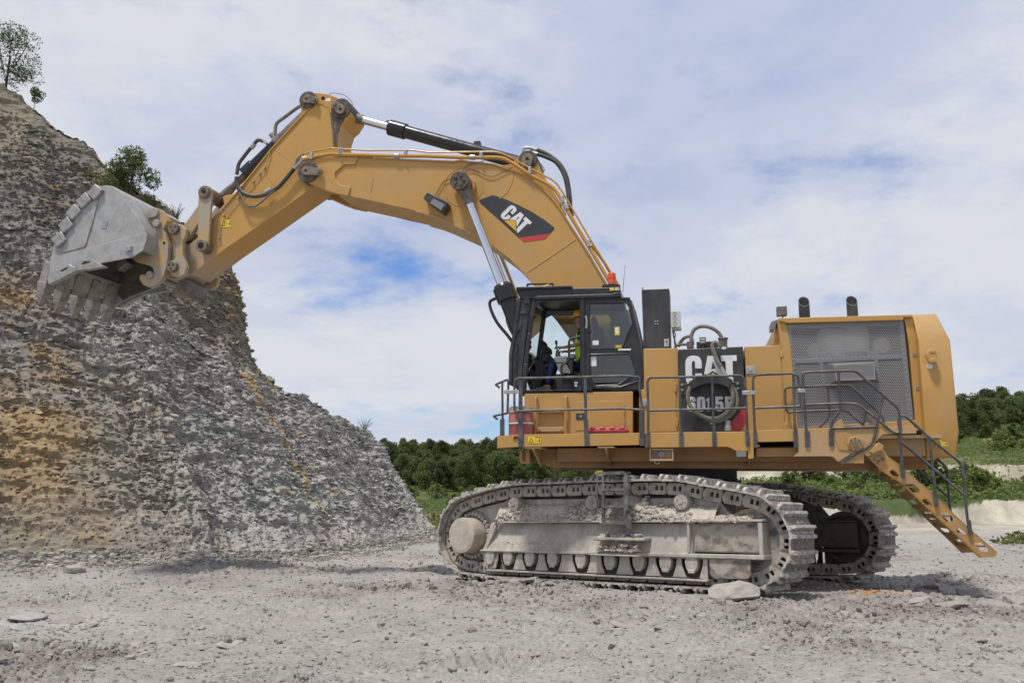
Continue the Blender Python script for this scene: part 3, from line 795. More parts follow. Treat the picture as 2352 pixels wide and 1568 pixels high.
BOXF = np.array([(0, 3, 2, 1), (4, 5, 6, 7), (0, 1, 5, 4), (1, 2, 6, 5), (2, 3, 7, 6), (3, 0, 4, 7)])
rng = np.random.default_rng(11)
def rand_rot(n, tilt):
    a = rng.uniform(0, 2 * np.pi, n); bx = rng.normal(0, tilt, n); by = rng.normal(0, tilt, n)
    ca, sa = np.cos(a), np.sin(a); o = np.ones(n); z = np.zeros(n)
    Rz = np.stack([ca, -sa, z, sa, ca, z, z, z, o], -1).reshape(n, 3, 3)
    Rx = np.stack([o, z, z, z, np.cos(bx), -np.sin(bx), z, np.sin(bx), np.cos(bx)], -1).reshape(n, 3, 3)
    Ry = np.stack([np.cos(by), z, np.sin(by), z, o, z, -np.sin(by), z, np.cos(by)], -1).reshape(n, 3, 3)
    return Rx @ Ry @ Rz
def scatter_boxes(name, pos, dims, tilt, mtl, cols, jitter=0.22, parent=None, **tags):
    n = len(pos)
    Vb = BOXV[None] * dims[:, None, :] + rng.uniform(-1, 1, (n, 8, 3)) * jitter * dims[:, None, :]
    Vb = np.einsum('nij,nkj->nki', rand_rot(n, tilt), Vb) + pos[:, None, :]
    Fb = (BOXF[None] + (np.arange(n) * 8)[:, None, None]).reshape(-1, 4)
    return link(name, fast_mesh(name, Vb.reshape(-1, 3), Fb, mtl, False, np.repeat(cols, 8, 0)), parent, **tags)

# ledges and loose blocks standing proud of the wall
iv = rng.integers(12, 290, 26000); iu = rng.integers(30, nU - 40, 26000)
pw = CPd[iv, iu]; nw = nrm[iv, iu]
t_ = pw[:, 0] / pw[:, 1]
keep = (t_ > -0.68) & (t_ < 0.0)
iv, iu, pw, nw = iv[keep], iu[keep], pw[keep], nw[keep]
sz = np.exp(rng.normal(-2.9, 0.42, len(pw))) * (1 - 0.45 * (vv[iv] < 1.2)) * (1 + 0.02 * (pw[:, 1] - 25))
order = np.argsort(-sz * 30 / pw[:, 1])
iv, iu, pw, nw, sz = (a[order] for a in (iv, iu, pw, nw, sz))
pcol = np.clip(cc[iv, iu] * (1 + rng.normal(0, 0.11, (len(pw), 1))) * 0.97, 0.03, 0.6)
KEEP = 300
slab_meshes = {}
def rock_mesh(i, mtl, key):
    k = (i, key)
    if k not in slab_meshes:
        P, F = ROCKS_HI[i - 10] if i >= 10 else ROCKS[i]
        slab_meshes[k] = fast_mesh('rock', P, F, mtl, False)
    return slab_meshes[k]
for i in range(KEEP):
    c = pcol[i]
    key = 'stone_ochre' if c[0] > c[2] * 1.6 else ('stone_green' if rng.random() < 0.45 else 'stone')
    o = link('rock_block', rock_mesh(2 + i % 4, M[key], key), cliff)
    p = pw[i] + nw[i] * 0.02
    o.location = p; q = min(sz[i], 0.42)
    o.scale = (q * 1.7, q * 1.3, q * 0.95)
    o.rotation_euler = (rng.normal(0, 0.2), rng.normal(0, 0.2), rng.uniform(0, 6.28))
p2, n2, s2, c2_ = pw[KEEP:], nw[KEEP:], sz[KEEP:], pcol[KEEP:]
dims = np.stack([s2 * rng.uniform(1.0, 2.3, len(s2)), s2 * rng.uniform(0.9, 1.4, len(s2)), s2 * rng.uniform(0.25, 0.55, len(s2))], -1)
ft = rng.integers(60, nU - 90, 7000); fo = np.abs(rng.normal(0, 0.9, 7000)) - 0.5
tp = rT[ft] + np.array([0.42, -0.9, 0.0]) * (0.55 + fo)[:, None]
tp[:, 2] = full_z(tp[:, 0], tp[:, 1]) + np.clip(-fo, 0, 1) * 0.5 + 0.02
ts = np.minimum(np.exp(rng.normal(-3.0, 0.5, 7000)) * np.clip(1.2 - 0.5 * fo, 0.35, 1.3), 0.15)
tcol = np.where(rng.random((7000, 1)) < 0.25, np.array([[0.40, 0.37, 0.32]]), np.array([[0.31, 0.285, 0.25]])) * rng.uniform(0.8, 1.15, (7000, 1))
td_ = np.stack([ts * rng.uniform(0.9, 1.7, 7000), ts * rng.uniform(0.8, 1.2, 7000), ts * rng.uniform(0.4, 0.8, 7000)], -1)
p2 = np.concatenate([p2, tp]); n2 = np.concatenate([n2, np.zeros((7000, 3))]); dims = np.concatenate([dims, td_]); c2_ = np.concatenate([c2_, tcol])
scatter_boxes('rock_fragments', p2 + n2 * 0.01, dims, 0.15, M['cliff'], c2_, 0.2, cliff, kind='stuff')

# ---- loose stones on the floor
def on_ground(X, Y): return full_z(X, Y)
n = 60000
t_ = rng.uniform(-0.66, 0.66, n); y_ = np.exp(rng.uniform(math.log(6.6), math.log(33), n)); x_ = t_ * y_
dens = 0.30 + 0.75 * churn(x_, y_) + 0.6 * sstep(-2.5, -6, x_) * sstep(13, 9, y_)
k_ = rng.random(n) < dens
x_, y_ = x_[k_], y_[k_]
zf = on_ground(x_, y_)
s_ = np.exp(rng.normal(-4.25, 0.42, len(x_))) * (0.65 + y_ / 24)
col_ = ground_cols(x_, y_) * (1.0 + rng.normal(0.06, 0.11, (len(x_), 1)))
pale_ = rng.random(len(x_)) < 0.035
col_ *= 1.0
col_[pale_] = np.array([0.42, 0.40, 0.365]) * rng.uniform(0.85, 1.1, (pale_.sum(), 1))
dims = np.stack([s_ * rng.uniform(0.8, 1.7, len(s_)), s_ * rng.uniform(0.7, 1.2, len(s_)), s_ * rng.uniform(0.4, 0.9, len(s_))], -1)
scatter_boxes('gravel', np.stack([x_, y_, zf + s_ * 0.12], -1), dims, 0.45, M['ground'], col_, 0.24, None, kind='stuff', label='small grey gravel and clods strewn over the quarry floor', category='gravel')

# clods thrown up where the tracks have turned
ICO = bmesh.new(); bmesh.ops.create_icosphere(ICO, subdivisions=1, radius=0.5)
IV = np.array([v.co[:] for v in ICO.verts]); IF = np.array([[v.index for v in f.verts] for f in ICO.faces]); ICO.free()
n = 26000
t_ = rng.uniform(-0.64, 0.64, n); y_ = np.exp(rng.uniform(math.log(6.8), math.log(24), n)); x_ = t_ * y_
cl = churn(x_, y_) * sstep(-0.1, 0.5, fbm(x_ * 0.9, y_ * 0.9, oct=3, seed=91))
cl = cl + 0.9 * sstep(4.0, 6.0, x_) * sstep(17, 14.5, y_) * sstep(10.5, 12, y_) * sstep(-0.2, 0.4, fbm(x_ * 0.8, y_ * 0.8, oct=2, seed=92))
k_ = rng.random(n) < cl * 0.55
x_, y_ = x_[k_], y_[k_]; n = len(x_)
s_ = np.exp(rng.normal(-3.15, 0.45, n)) * (0.75 + y_ / 40)
Vc = IV[None] * (1 + rng.uniform(-0.3, 0.3, (n, len(IV), 1))) * (s_[:, None] * rng.uniform(0.7, 1.3, (n, 3)))[:, None, :]
Vc = Vc + np.stack([x_, y_, full_z(x_, y_) + s_ * 0.18], -1)[:, None, :]
Fc = (IF[None] + (np.arange(n) * len(IV))[:, None, None]).reshape(-1, 3)
colc = np.array([0.315, 0.283, 0.247]) * rng.uniform(0.75, 1.15, (n, 1))
link('clods', fast_mesh('clods', Vc.reshape(-1, 3), Fc, M['ground'], False, np.repeat(colc, len(IV), 0)), kind='stuff', label='grey brown clods churned up across the quarry floor', category='clods')
print('clods', n)

def stone(x, y, size, kind, label, group=None, flat=None, rot=None, sink=0.25, name='stone', rock=None):
    i = rng.integers(0, 6) if rock is None else rock
    o = link(name, rock_mesh(10 + int(i), M[kind], kind))
    z = float(on_ground(np.array([x]), np.array([y]))[0])
    sx, sy, sz_ = size if isinstance(size, tuple) else (size * rng.uniform(1.0, 1.6), size * rng.uniform(0.8, 1.2), size * rng.uniform(0.55, 0.95))
    o.scale = (sx, sy, sz_)
    o.location = (x, y, z + sz_ * (0.36 - sink))
    o.rotation_euler = (rng.normal(0, 0.12), rng.normal(0, 0.12), rng.uniform(0, 6.28) if rot is None else rot)
    o['label'] = label; o['category'] = 'stone'
    if group: o['group'] = group
    return o
def field(n, tr, yr, smin, smax, kinds, label, group, cond=None):
    c = 0
    while c < n:
        y = math.exp(rng.uniform(math.log(yr[0]), math.log(yr[1]))); t = rng.uniform(*tr)
        if cond and not cond(t * y, y): continue
        q = rng.random() ** 2.2
        word = 'pebble' if q < 0.08 else ('small stone' if q < 0.3 else ('stone' if q < 0.6 else 'large stone'))
        stone(t * y, y, smin + (smax - smin) * q, kinds[rng.integers(0, len(kinds))], label(t * y, y).replace('SZ', word), group); c += 1
field(55, (-0.60, -0.28), (7.6, 12.5), 0.06, 0.20, ['stone_green', 'stone_green', 'stone'], lambda x, y: 'pale greenish %s on the floor %s, lower left' % ('SZ', 'nearest the viewer' if y < 9 else ('a few steps out' if y < 10.7 else 'farthest out')), 'pale stones in the lower left foreground')
field(60, (-0.62, -0.08), (20.5, 26), 0.08, 0.20, ['stone', 'stone_green', 'stone', 'stone_ochre'], lambda x, y: 'fallen %s at the foot of the rock wall, %s' % ('SZ', 'at the left edge' if x < -10.5 else ('below the bucket' if x < -7.5 else ('below the stick' if x < -5 else 'towards the tracks'))), 'fallen stones at the foot of the rock wall', lambda x, y: abs(y - np.interp(x, [-14, -7.5, -5, -2.5], [21.3, 22.2, 24.5, 28])) < 1.3)
field(45, (-0.25, 0.55), (7.2, 12.0), 0.06, 0.17, ['stone', 'clod', 'clod'], lambda x, y: 'grey %s on the floor %s, %s' % ('SZ', 'in the near foreground' if y < 9 else 'closer to the tracks', 'left of the tracks' if x < 0 else ('in front of the sprocket end' if x < 2.2 else ('in front of the idler end' if x < 4.4 else 'towards the right edge'))), 'stones on the floor in front of the tracks')
field(34, (0.42, 0.60), (12.2, 17.5), 0.10, 0.36, ['clod', 'clod', 'stone'], lambda x, y: 'broken grey %s %s the access ladder, %s' % ('SZ', 'in front of' if y < 14.2 else 'under', 'near the far track' if x < 6.9 else 'near the right edge'), 'stones below the access ladder')
stone(-10.1, 20.7, (0.62, 0.45, 0.42), 'stone', 'blocky brownish boulder at the foot of the rock wall below the bucket', rock=1)
stone(-6.75, 12.6, (0.85, 0.55, 0.26), 'stone_green', 'broad pale green flat rock behind the lower left stones', rock=2)
stone(-6.45, 11.25, (0.70, 0.6, 0.28), 'stone_green', 'broad pale rock cut by the left edge of the picture', rock=4)
stone(-6.0, 12.2, (0.5, 0.3, 0.24), 'clod', 'dark clod just right of the broad pale rocks', rock=3)
for (x, y, s, lab) in [(6.95, 12.9, (0.75, 0.5, 0.34), 'big blocky brown-grey slab half buried right of the tracks'), (7.45, 13.2, (0.62, 0.5, 0.42), 'upright angular block beside the half buried slab'),
                       (6.1, 12.4, (0.5, 0.35, 0.2), 'flat slab in the churned floor right of the near track'), (7.15, 11.6, (0.42, 0.3, 0.28), 'rounded grey boulder at the right edge below the slabs'),
                       (7.9, 12.3, (0.5, 0.42, 0.3), 'rough grey block at the far right edge of the floor')]:
    stone(x, y, s, 'clod', lab)

# ================================================================== vegetation
def leaf_quads(centres, size, seed, squash=0.6):
    r = np.random.default_rng(seed)
    n = len(centres)
    nv = r.normal(size=(n, 3)) + np.array([0, 0, 1.1]); nv /= np.linalg.norm(nv, axis=1, keepdims=True)      # leaves turn to the light
    a = np.cross(nv, r.normal(size=(n, 3))); a /= np.linalg.norm(a, axis=1, keepdims=True)
    b = np.cross(nv, a)
    s = (size * r.uniform(0.6, 1.4, n))[:, None]
    a = a * s; b = b * s * squash
    V = np.stack([centres - a, centres - b * 0.9, centres + a, centres + b], 1).reshape(-1, 3)
    return V, np.arange(4 * n).reshape(-1, 4)
def crown_points(r, blobs, n):
    """points gathered in clumps on the skin of several lobes"""
    w = np.array([b[3] ** 2 for b in blobs]); w = w / w.sum()
    k = r.choice(len(blobs), n, p=w)
    B = np.array(blobs)[k]
    d = r.normal(size=(n, 3)); d /= np.linalg.norm(d, axis=1, keepdims=True)
    rad = B[:, 3:4] * (0.55 + 0.5 * r.random((n, 1)) ** 0.6)
    return B[:, :3] + d * rad * np.array([1, 1, 0.85])
def make_tree_mesh(seed, h, rad, nleaf, leaf, mtl, lobes=14, base=0.35):
    r = np.random.default_rng(seed)
    blobs = []
    for i in range(lobes):
        z = h * (base + (1 - base) * r.random() ** 0.8)
        k = 1 - abs((z / h - (base + 0.25)) / 0.78) ** 1.8
        a = r.uniform(0, 6.28); rr = rad * max(0.12, k) * r.random() ** 0.5
        blobs.append((rr * math.cos(a), rr * math.sin(a), z * 0.97 - rad * 0.12, rad * r.uniform(0.25, 0.48)))
    pts = crown_points(r, blobs, nleaf)
    clump = fbm(pts[:, 0] * 2.2 / rad * 3, pts[:, 1] * 2.2 / rad * 3, pts[:, 2] * 2.2 / rad * 3, 2, seed)
    pts = pts[clump > -0.35]
    V, F = leaf_quads(pts, leaf, seed + 1)
    crown = fast_mesh('crown', V, F, mtl, False)
    mb = MB()
    mb.cyl((0, 0, -0.4), (0.05 * rad, 0, h * 0.55), h * 0.022, h * 0.010, 8)
    for b in blobs[:9]:
        st = Vector((0, 0, h * r.uniform(0.12, 0.4)))
        en = Vector(b[:3]); mid = (st + en) / 2 + Vector((0, 0, -0.05 * h))
        mb.tube(smooth_path([st, mid, en], 3), h * 0.006, 5)
    trunk = mb.mesh('trunk', M['bark'])
    return crown, trunk
def plant(name, meshes, loc, s, rz, label, cat, group=None, sz=1.0):
    root = empty(name, loc, (0, 0, rz), label=label, category=cat)
    if group: root['group'] = group
    root.scale = (s, s, s * sz)
    link('crown', meshes[0], root); link('trunk', meshes[1], root)
    return root

wood = [make_tree_mesh(300 + i, h, r, 4600, 0.20, M['leaf_dark'], 22, 0.04) for i, (h, r) in enumerate([(8.5, 3.4), (7.5, 3.6), (9.5, 3.0), (8.0, 3.9), (10.0, 2.6)])]
shrub = [make_tree_mesh(340 + i, h, r, 900, 0.17, M['leaf_shrub'], 10, 0.05) for i, (h, r) in enumerate([(1.7, 1.5), (1.3, 1.6), (2.2, 1.4)])]
def poisson(n, tr, yr, dmin, cond=None, seed=1):
    r = np.random.default_rng(seed); res = []
    tries = 0
    while len(res) < n and tries < 60000:
        tries += 1
        y = math.sqrt(r.uniform(yr[0] ** 2, yr[1] ** 2)); t = r.uniform(*tr); x = t * y
        if cond and not cond(t, y): continue
        if all((x - a) ** 2 + (y - b) ** 2 > dmin * dmin for a, b in res): res.append((x, y))
    return res
r_ = random.Random(5)
def third(v, a, b, names):
    return names[min(len(names) - 1, max(0, int((v - a) / (b - a) * len(names))))]
for (x, y) in poisson(290, (-0.175, 0.085), (198, 335), 4.3, None, 2):
    z = float(ground_z([x], [y])[0])
    plant('wood_tree', wood[r_.randrange(5)], (x, y, z), r_.uniform(0.72, 1.1), r_.uniform(0, 6.28),
          'tree %s of the hill wood, %s' % (third(y, 196, 335, ['in the front row', 'low in the middle', 'high in the middle', 'on the skyline']), third(x / y, -0.20, 0.10, ['behind the rock wall', 'beside the rock wall end', 'between wall and cab', 'below the cab nose', 'under the cab'])), 'tree', 'trees of the wood behind the rock wall', r_.uniform(0.9, 1.15))
for (x, y) in poisson(285, (0.40, 0.65), (126, 232), 3.5, None, 3):
    z = float(ground_z([x], [y])[0])
    plant('hillside_tree', wood[r_.randrange(5)], (x, y, z), r_.uniform(0.42, 0.75), r_.uniform(0, 6.28),
          'green tree %s of the right hillside, %s' % (third(y, 126, 232, ['at the foot', 'halfway up the slope', 'on the skyline']), third(x / y, 0.40, 0.65, ['behind the grille', 'behind the counterweight', 'close right of the counterweight', 'by the right edge', 'beyond the edge'])), 'tree', 'trees on the hillside at the right', r_.uniform(0.9, 1.15))
for (x, y) in poisson(20, (-0.17, 0.06), (60, 190), 4.0, None, 4):
    z = float(ground_z([x], [y])[0])
    plant('meadow_shrub', shrub[r_.randrange(3)], (x, y, z), r_.uniform(0.4, 0.8) * (0.8 + y / 160), r_.uniform(0, 6.28),
          'bright green shrub %s of the meadow, %s' % (third(y, 60, 190, ['on the near side', 'in the middle', 'on the far side']), third(x / y, -0.17, 0.06, ['beside the rock wall end', 'just left of the tracks', 'behind the left track end'])), 'shrub', 'shrubs in the meadow left of the tracks')
for (x, y) in poisson(70, (0.22, 0.66), (54, 126), 2.6, lambda t, y: not (74.5 < y < 85.5), 6):
    z = float(ground_z([x], [y])[0])
    plant('terrace_shrub', shrub[r_.randrange(3)], (x, y, z), r_.uniform(0.35, 0.9) * (0.75 + y / 110), r_.uniform(0, 6.28),
          'green shrub on the %s, %s' % (third(y, 54, 126, ['lower grass terrace', 'lower grass terrace', 'slope above the upper chalk bank', 'high slope under the trees']), third(x / y, 0.22, 0.66, ['behind the tracks', 'beyond the far track', 'behind the ladder', 'right of the ladder rails', 'at the right edge'])), 'shrub', 'shrubs on the terraces at the right')
# low ground cover
r = np.random.default_rng(9)
def cover(name, n, tr, yr, cond, size, hmax, mtl, label, seed, edge=None):
    y = np.exp(r.uniform(math.log(yr[0]), math.log(yr[1]), n)); x = r.uniform(*tr, n) * y
    k = cond(x, y); x, y = x[k], y[k]
    z = full_z(x, y) + r.random(len(x)) ** 2 * hmax
    V, F = leaf_quads(np.stack([x, y, z], -1), size, seed, 0.5)
    return link(name, fast_mesh(name, V, F, mtl, False), kind='stuff', label=label, category='ground cover')
def yw(x, y):
    t = x / y
    return y * (1 + 0.035 * vnoise(t * 14, y * 0 + 3.1, seed=5) + 0.012 * vnoise(t * 60, y * 0, seed=6))
cover('meadow_growth', 42000, (-0.19, 0.12), (44, 210), lambda x, y: fbm(x * 0.15, y * 0.06, oct=3, seed=62) > -0.35, 0.11, 0.35, M['leaf_shrub'], 'rough green growth covering the meadow left of the tracks', 20)
cover('terrace_growth', 52000, (0.20, 0.68), (51.5, 130), lambda x, y: (fbm(x * 0.12, y * 0.05, oct=4, seed=61) < 0.35) & (yw(x, y) > 51.0 + 0.8 * vnoise(x * 0.8, y * 0, seed=7)) & ~((yw(x, y) > 75.5) & (yw(x, y) < 84.5)), 0.15, 0.45, M['leaf_shrub'], 'green weeds and scrub covering the terraces at the right', 21)
cover('dry_growth', 24000, (-0.19, 0.68), (46, 130), lambda x, y: (fbm(x * 0.12, y * 0.05, oct=4, seed=61) > 0.15) & ((x < 3) | (yw(x, y) > 51.8)), 0.13, 0.35, M['drygrass'], 'dry yellow grass between the green patches of the terraces', 22)
cover('floor_weeds', 1500, (0.535, 0.62), (28, 36), lambda x, y: (np.hypot((x / y - 0.585) * 25, (y - 32) * 0.42) + 0.5 * vnoise(x, y, seed=3)) < 1.0, 0.10, 0.22, M['leaf_shrub'], 'patch of green weeds on the floor at the right edge', 23)

# plants growing on the rock wall
big_tree = make_tree_mesh(400, 3.4, 1.75, 6500, 0.05, M['leaf'], 26, 0.2)
plant('cliff_tree', big_tree, (-21.342,34.500,18.093), 0.80, 0.6, 'broad leafy tree on the very top of the rock wall', 'tree')
bush = make_tree_mesh(410, 1.85, 0.92, 6200, 0.046, M['leaf'], 26, 0.04)
plant('cliff_bush', bush, (-15.148,33.200,13.085), 1.0, 2.0, 'dense round green bush on the slope above the digging bucket', 'bush')
sm = make_tree_mesh(420, 1.0, 0.6, 900, 0.05, M['leaf_dark'], 8, 0.05)
plant('cliff_shrub', sm, (-19.889,34.200,17.181), 0.8, 1.0, 'small dark shrub on the crest below the cliff top tree', 'shrub')
sc = make_tree_mesh(430, 1.3, 1.2, 2200, 0.06, M['drygrass'], 10, 0.0)
plant('dry_scrub', sc, (-14.454,33.300,12.434), 0.5, 0.3, 'brownish dry scrub tangled under the green bush', 'scrub')
plant('dry_scrub', sc, (-15.909,33.600,13.477), 0.75, 1.3, 'brownish scrub left of the green bush trunk', 'scrub')
def tuft(loc, n, h, label, seed):
    q = random.Random(seed); mb = MB()
    for i in range(n):
        a = q.uniform(0, 6.28); l = h * q.uniform(0.5, 1); t = q.uniform(0.15, 0.7)
        b = Vector((math.cos(a), math.sin(a), 0)) * q.uniform(0, 0.12)
        mb.tube([b, b + Vector((math.cos(a) * t * l * 0.4, math.sin(a) * t * l * 0.4, l * 0.6)), b + Vector((math.cos(a) * t * l, math.sin(a) * t * l, l))], 0.007, 3)
    o = mb.build('dry_tuft', M['drygrass'], label=label, category='grass tuft')
    o.location = loc
tuft((-13.385,33.500,12.084), 40, 0.6, 'dry twiggy tuft on the crest right of the bush', 3)
tuft((-7.198,42.500,4.174), 30, 0.7, 'thin dry tuft on the low end of the rock wall crest', 4)
tuft((-16.161,34.000,13.987), 14, 0.4, 'sparse dry stalks on the crest left of the bush', 5)

# ================================================================== the excavator
ROOT = (3.05, 17.1, 0.0)
exc = empty('excavator', ROOT, (0, 0, R(-12)), label='large yellow mining excavator on crawler tracks with raised boom and bucket', category='excavator')
def xz(p): return (p[0], p[2])

# ---------------------------------------------------------------- undercarriage
T_ROT = (R(-2.0), R(-1.5), R(-28)); T_LOC = (0, 0, -0.08)
def chain_path():
    c1, r1 = Vector((2.70, 0.81)), 0.70
    c2, r2 = Vector((-3.12, 0.82)), 0.73
    pts = [(-2.55, 0.085), (0, 0.085), (2.45, 0.09)]
    for a in range(-80, 86, 6): pts.append((c1.x + r1 * math.cos(R(a)), c1.y + r1 * math.sin(R(a))))
    pts += [(2.06, 1.63), (1.60, 1.725), (1.0, 1.755), (0.3, 1.75), (-0.2, 1.765), (-1.0, 1.75), (-1.97, 1.755), (-2.55, 1.68)]
    for a in range(98, 250, 6): pts.append((c2.x + r2 * math.cos(R(a)), c2.y + r2 * math.sin(R(a))))
    return [Vector(p) for p in pts]
CH = chain_path(); CH.append(CH[0])
cum = [0.0]
for a, b in zip(CH, CH[1:]): cum.append(cum[-1] + (b - a).length)
NSH = 47
PITCH = cum[-1] / NSH
def chain_at(s):
    s %= cum[-1]
    for i in range(len(cum) - 1):
        if cum[i + 1] >= s:
            k = (s - cum[i]) / (cum[i + 1] - cum[i])
            return CH[i].lerp(CH[i + 1], k)
# one shoe: x along the chain, z outward, y across
def shoe_mesh():
    mb = MB(); w = 0.45; l = PITCH * 0.485
    prof = [(-l, 0.0), (-l, 0.035), (-l + 0.010, 0.115), (-l + 0.055, 0.115), (-l + 0.075, 0.030), (l - 0.105, 0.030), (l - 0.085, 0.10), (l - 0.04, 0.10), (l - 0.025, 0.032), (l + 0.012, 0.02), (l + 0.012, -0.01), (l - 0.05, 0.0)]
    n = len(prof)
    # ends of the bars are chamfered
    rings = []
    for y, k in ((-w, 0.30), (-w + 0.06, 1.0), (w - 0.06, 1.0), (w, 0.30)):
        rings.append([(x, y, z if z < 0.04 else 0.035 + (z - 0.035) * k) for x, z in prof])
    vs = [p for r_ in rings for p in r_]
    fs = [tuple(range(n)), tuple(range(4 * n - 1, 3 * n - 1, -1))]
    for k in range(3):
        fs += [(k * n + i, (k + 1) * n + i, (k + 1) * n + (i + 1) % n, k * n + (i + 1) % n) for i in range(n)]
    mb.add(vs, fs)
    for y in (-0.075, 0.075):
        for x in (-0.045, 0.055):
            mb.cyl((x, y, 0.03), (x, y, 0.065), 0.022, n=6)
    mb.m = [1 if (len(f) == 4 and max(mb.v[i][2] for i in f) < 0.031 and min(mb.v[i][2] for i in f) > 0.029) else 0 for f in mb.f]
    return mb.mesh('track_shoe', [M['shoe'], M['recess']])
def slot(cx, cz, w, h, n=5):
    pts = [(cx - w, cz - h)] + [(cx + w, cz - h)]
    pts += [(cx + w * math.cos(a), cz + h * 0.2 + w * math.sin(a)) for a in [math.pi * i / n for i in range(n + 1)]]
    return pts
def link_mesh():
    mb = MB(); p = PITCH
    out_ = [(-p * 0.42, -0.025), (p * 0.40, -0.025), (p * 0.52, -0.07), (p * 0.56, -0.12), (p * 0.50, -0.18), (p * 0.40, -0.215), (-p * 0.34, -0.215), (-p * 0.41, -0.18), (-p * 0.40, -0.12), (-p * 0.44, -0.07)]
    holes = [slot(-0.065, -0.105, 0.030, 0.045), slot(0.03, -0.105, 0.030, 0.045)]
    for y0, y1 in ((-0.27, -0.20), (0.20, 0.27)):
        mb.prism(out_, y0, y1, holes)
        mb.disc((p * 0.40, -0.115), 0.045, y0 - 0.012, y0 + 0.01, 12)
    mb.cyl((p * 0.40, -0.2, -0.115), (p * 0.40, 0.2, -0.115), 0.05, n=10)
    return mb.mesh('track_link', M['track'])
SHOE, LINK = shoe_mesh(), link_mesh()

ROLLERS = [-2.50, -2.06, -1.54, -1.02, -0.40, 0.20, 0.77, 1.28, 1.75]
def crawler(yc, sgn):
    """one crawler; sgn is the outward side (-1 towards the viewer)"""
    o = lambda a: yc + sgn * a                      # a metres outwards from the chain centre
    mb = MB()
    f0, f1 = o(0.36), o(-0.30)
    lo_ = [(-2.68, 0.56), (-2.50, 0.94), (-2.28, 1.06), (1.76, 1.06), (1.76, 0.56)]
    n5 = len(lo_)
    mb.add([(x, o(0.43 - 0.15 * (z - 0.56) / 0.5), z) for x, z in lo_] + [(x, f1, z) for x, z in lo_], [tuple(range(n5)), tuple(range(2 * n5 - 1, n5 - 1, -1))] + [(i, n5 + i, n5 + (i + 1) % n5, (i + 1) % n5) for i in range(n5)])
    mb.prism([(-2.62, 0.95), (2.42, 1.07), (2.10, 1.47), (-2.30, 1.50), (-2.55, 1.38)], o(0.14), o(-0.25))
    mb.prism([(-2.6, 0.6), (2.30, 0.6), (2.20, 1.40), (1.7, 1.58), (-2.1, 1.60), (-2.6, 1.48)], o(-0.29), o(-0.34))
    mb.capsule((-3.13, 0.82), (-2.35, 1.0), 0.50, 0.46, o(0.13), o(0.06), 14)
    mb.prism([(1.70, 0.62), (1.70, 1.06), (2.96, 1.08), (2.96, 0.62)], o(0.335), o(-0.30))
    mb.prism([(-2.30, 1.055), (-2.28, 1.085), (2.98, 1.125), (2.98, 1.085)], o(0.45), o(-0.30))      # upper flange
    mb.prism([(-2.74, 0.53), (-2.70, 0.565), (2.98, 0.60), (2.98, 0.53)], o(0.46), o(-0.30))           # lower flange
    mb.prism([(1.70, 0.60), (1.70, 1.09), (1.745, 1.09), (1.745, 0.60)], o(0.44), o(0.2))
    mb.prism([(2.90, 0.60), (2.90, 1.08), (2.97, 1.08), (2.97, 0.60)], o(0.44), o(0.2))
    mb.capsule((-2.42, 0.99), (-2.58, 0.62), 0.075, 0.03, o(0.43), o(0.36))
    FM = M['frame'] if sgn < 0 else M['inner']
    fr = mb.build('crawler_frame', FM, exc, 0.012)
    fr.location = T_LOC; fr.rotation_euler = T_ROT
    # worn plate on the recoil box and the hanging guard
    mb = MB(); mb.prism([(1.78, 0.64), (1.78, 1.04), (2.87, 1.05), (2.87, 0.64)], o(0.335), o(0.352)); mb.build('box_plate', M['scuff'], fr, 0.004)
    mb = MB(); mb.prism([(2.06, 0.53), (2.74, 0.53), (2.74, 0.31), (2.70, 0.255), (2.64, 0.24), (2.16, 0.22), (2.09, 0.25), (2.06, 0.30)], o(0.42), o(0.38)); mb.build('guard_plate', M['scuff'], fr, 0.008)
    # roller guard with openings
    holes = []
    for x in ROLLERS:
        h = 0.195
        holes.append([(x - h, 0.512), (x + h, 0.512), (x + h * 0.93, 0.40), (x + h * 0.62, 0.225), (x - h * 0.62, 0.225), (x - h * 0.93, 0.40)])
    mb = MB(); mb.prism([(-2.62, 0.525), (2.02, 0.525), (2.02, 0.20), (-2.56, 0.20)], o(0.40), o(0.365), holes)
    mb.prism([(-2.56, 0.175), (-2.56, 0.205), (2.03, 0.205), (2.03, 0.175)], o(0.46), o(0.30))
    mb.build('roller_guard', FM, fr, 0.006)
    for x in ROLLERS:
        mb = MB()
        mb.capsule((x, 0.47), (x, 0.405), 0.112, 0.105, o(0.435), o(0.30), 8)
        mb.box(x - 0.06, x + 0.06, min(o(0.445), o(0.41)), max(o(0.445), o(0.41)), 0.29, 0.345)
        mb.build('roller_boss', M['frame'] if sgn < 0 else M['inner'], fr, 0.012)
        mb = MB(); mb.disc((x, 0.35), 0.165, o(0.33), o(-0.30), 22); mb.disc((x, 0.35), 0.20, o(0.20), o(0.12), 22); mb.build('road_roller', M['roller'], fr, 0.01)
    for x, z in ((-1.97, 1.40), (-0.20, 1.41), (1.56, 1.40)):
        mb = MB()
        mb.disc((x, z), 0.125, o(0.36), o(0.20), 20); mb.disc((x, z), 0.135, o(0.31), o(-0.28), 20)
        mb.disc((x, z), 0.04, o(0.375), o(0.36), 10)
        for k in range(5): mb.disc((x + 0.08 * math.cos(k * 1.256), z + 0.08 * math.sin(k * 1.256)), 0.016, o(0.37), o(0.36), 6)
        mb.build('carrier_roller', M['track'], fr, 0.006)
    # sprocket and final drive
    sx, sz = -3.13, 0.82
    mb = MB()
    n = 18
    pts = []
    for i in range(n * 2):
        a = math.pi * i / n; rr = 0.60 if i % 2 else 0.53
        pts.append((sx + rr * math.cos(a), sz + rr * math.sin(a)))
    mb.prism(pts, o(0.05), o(-0.05)); mb.disc((sx, sz), 0.47, o(0.17), o(-0.2), 32)
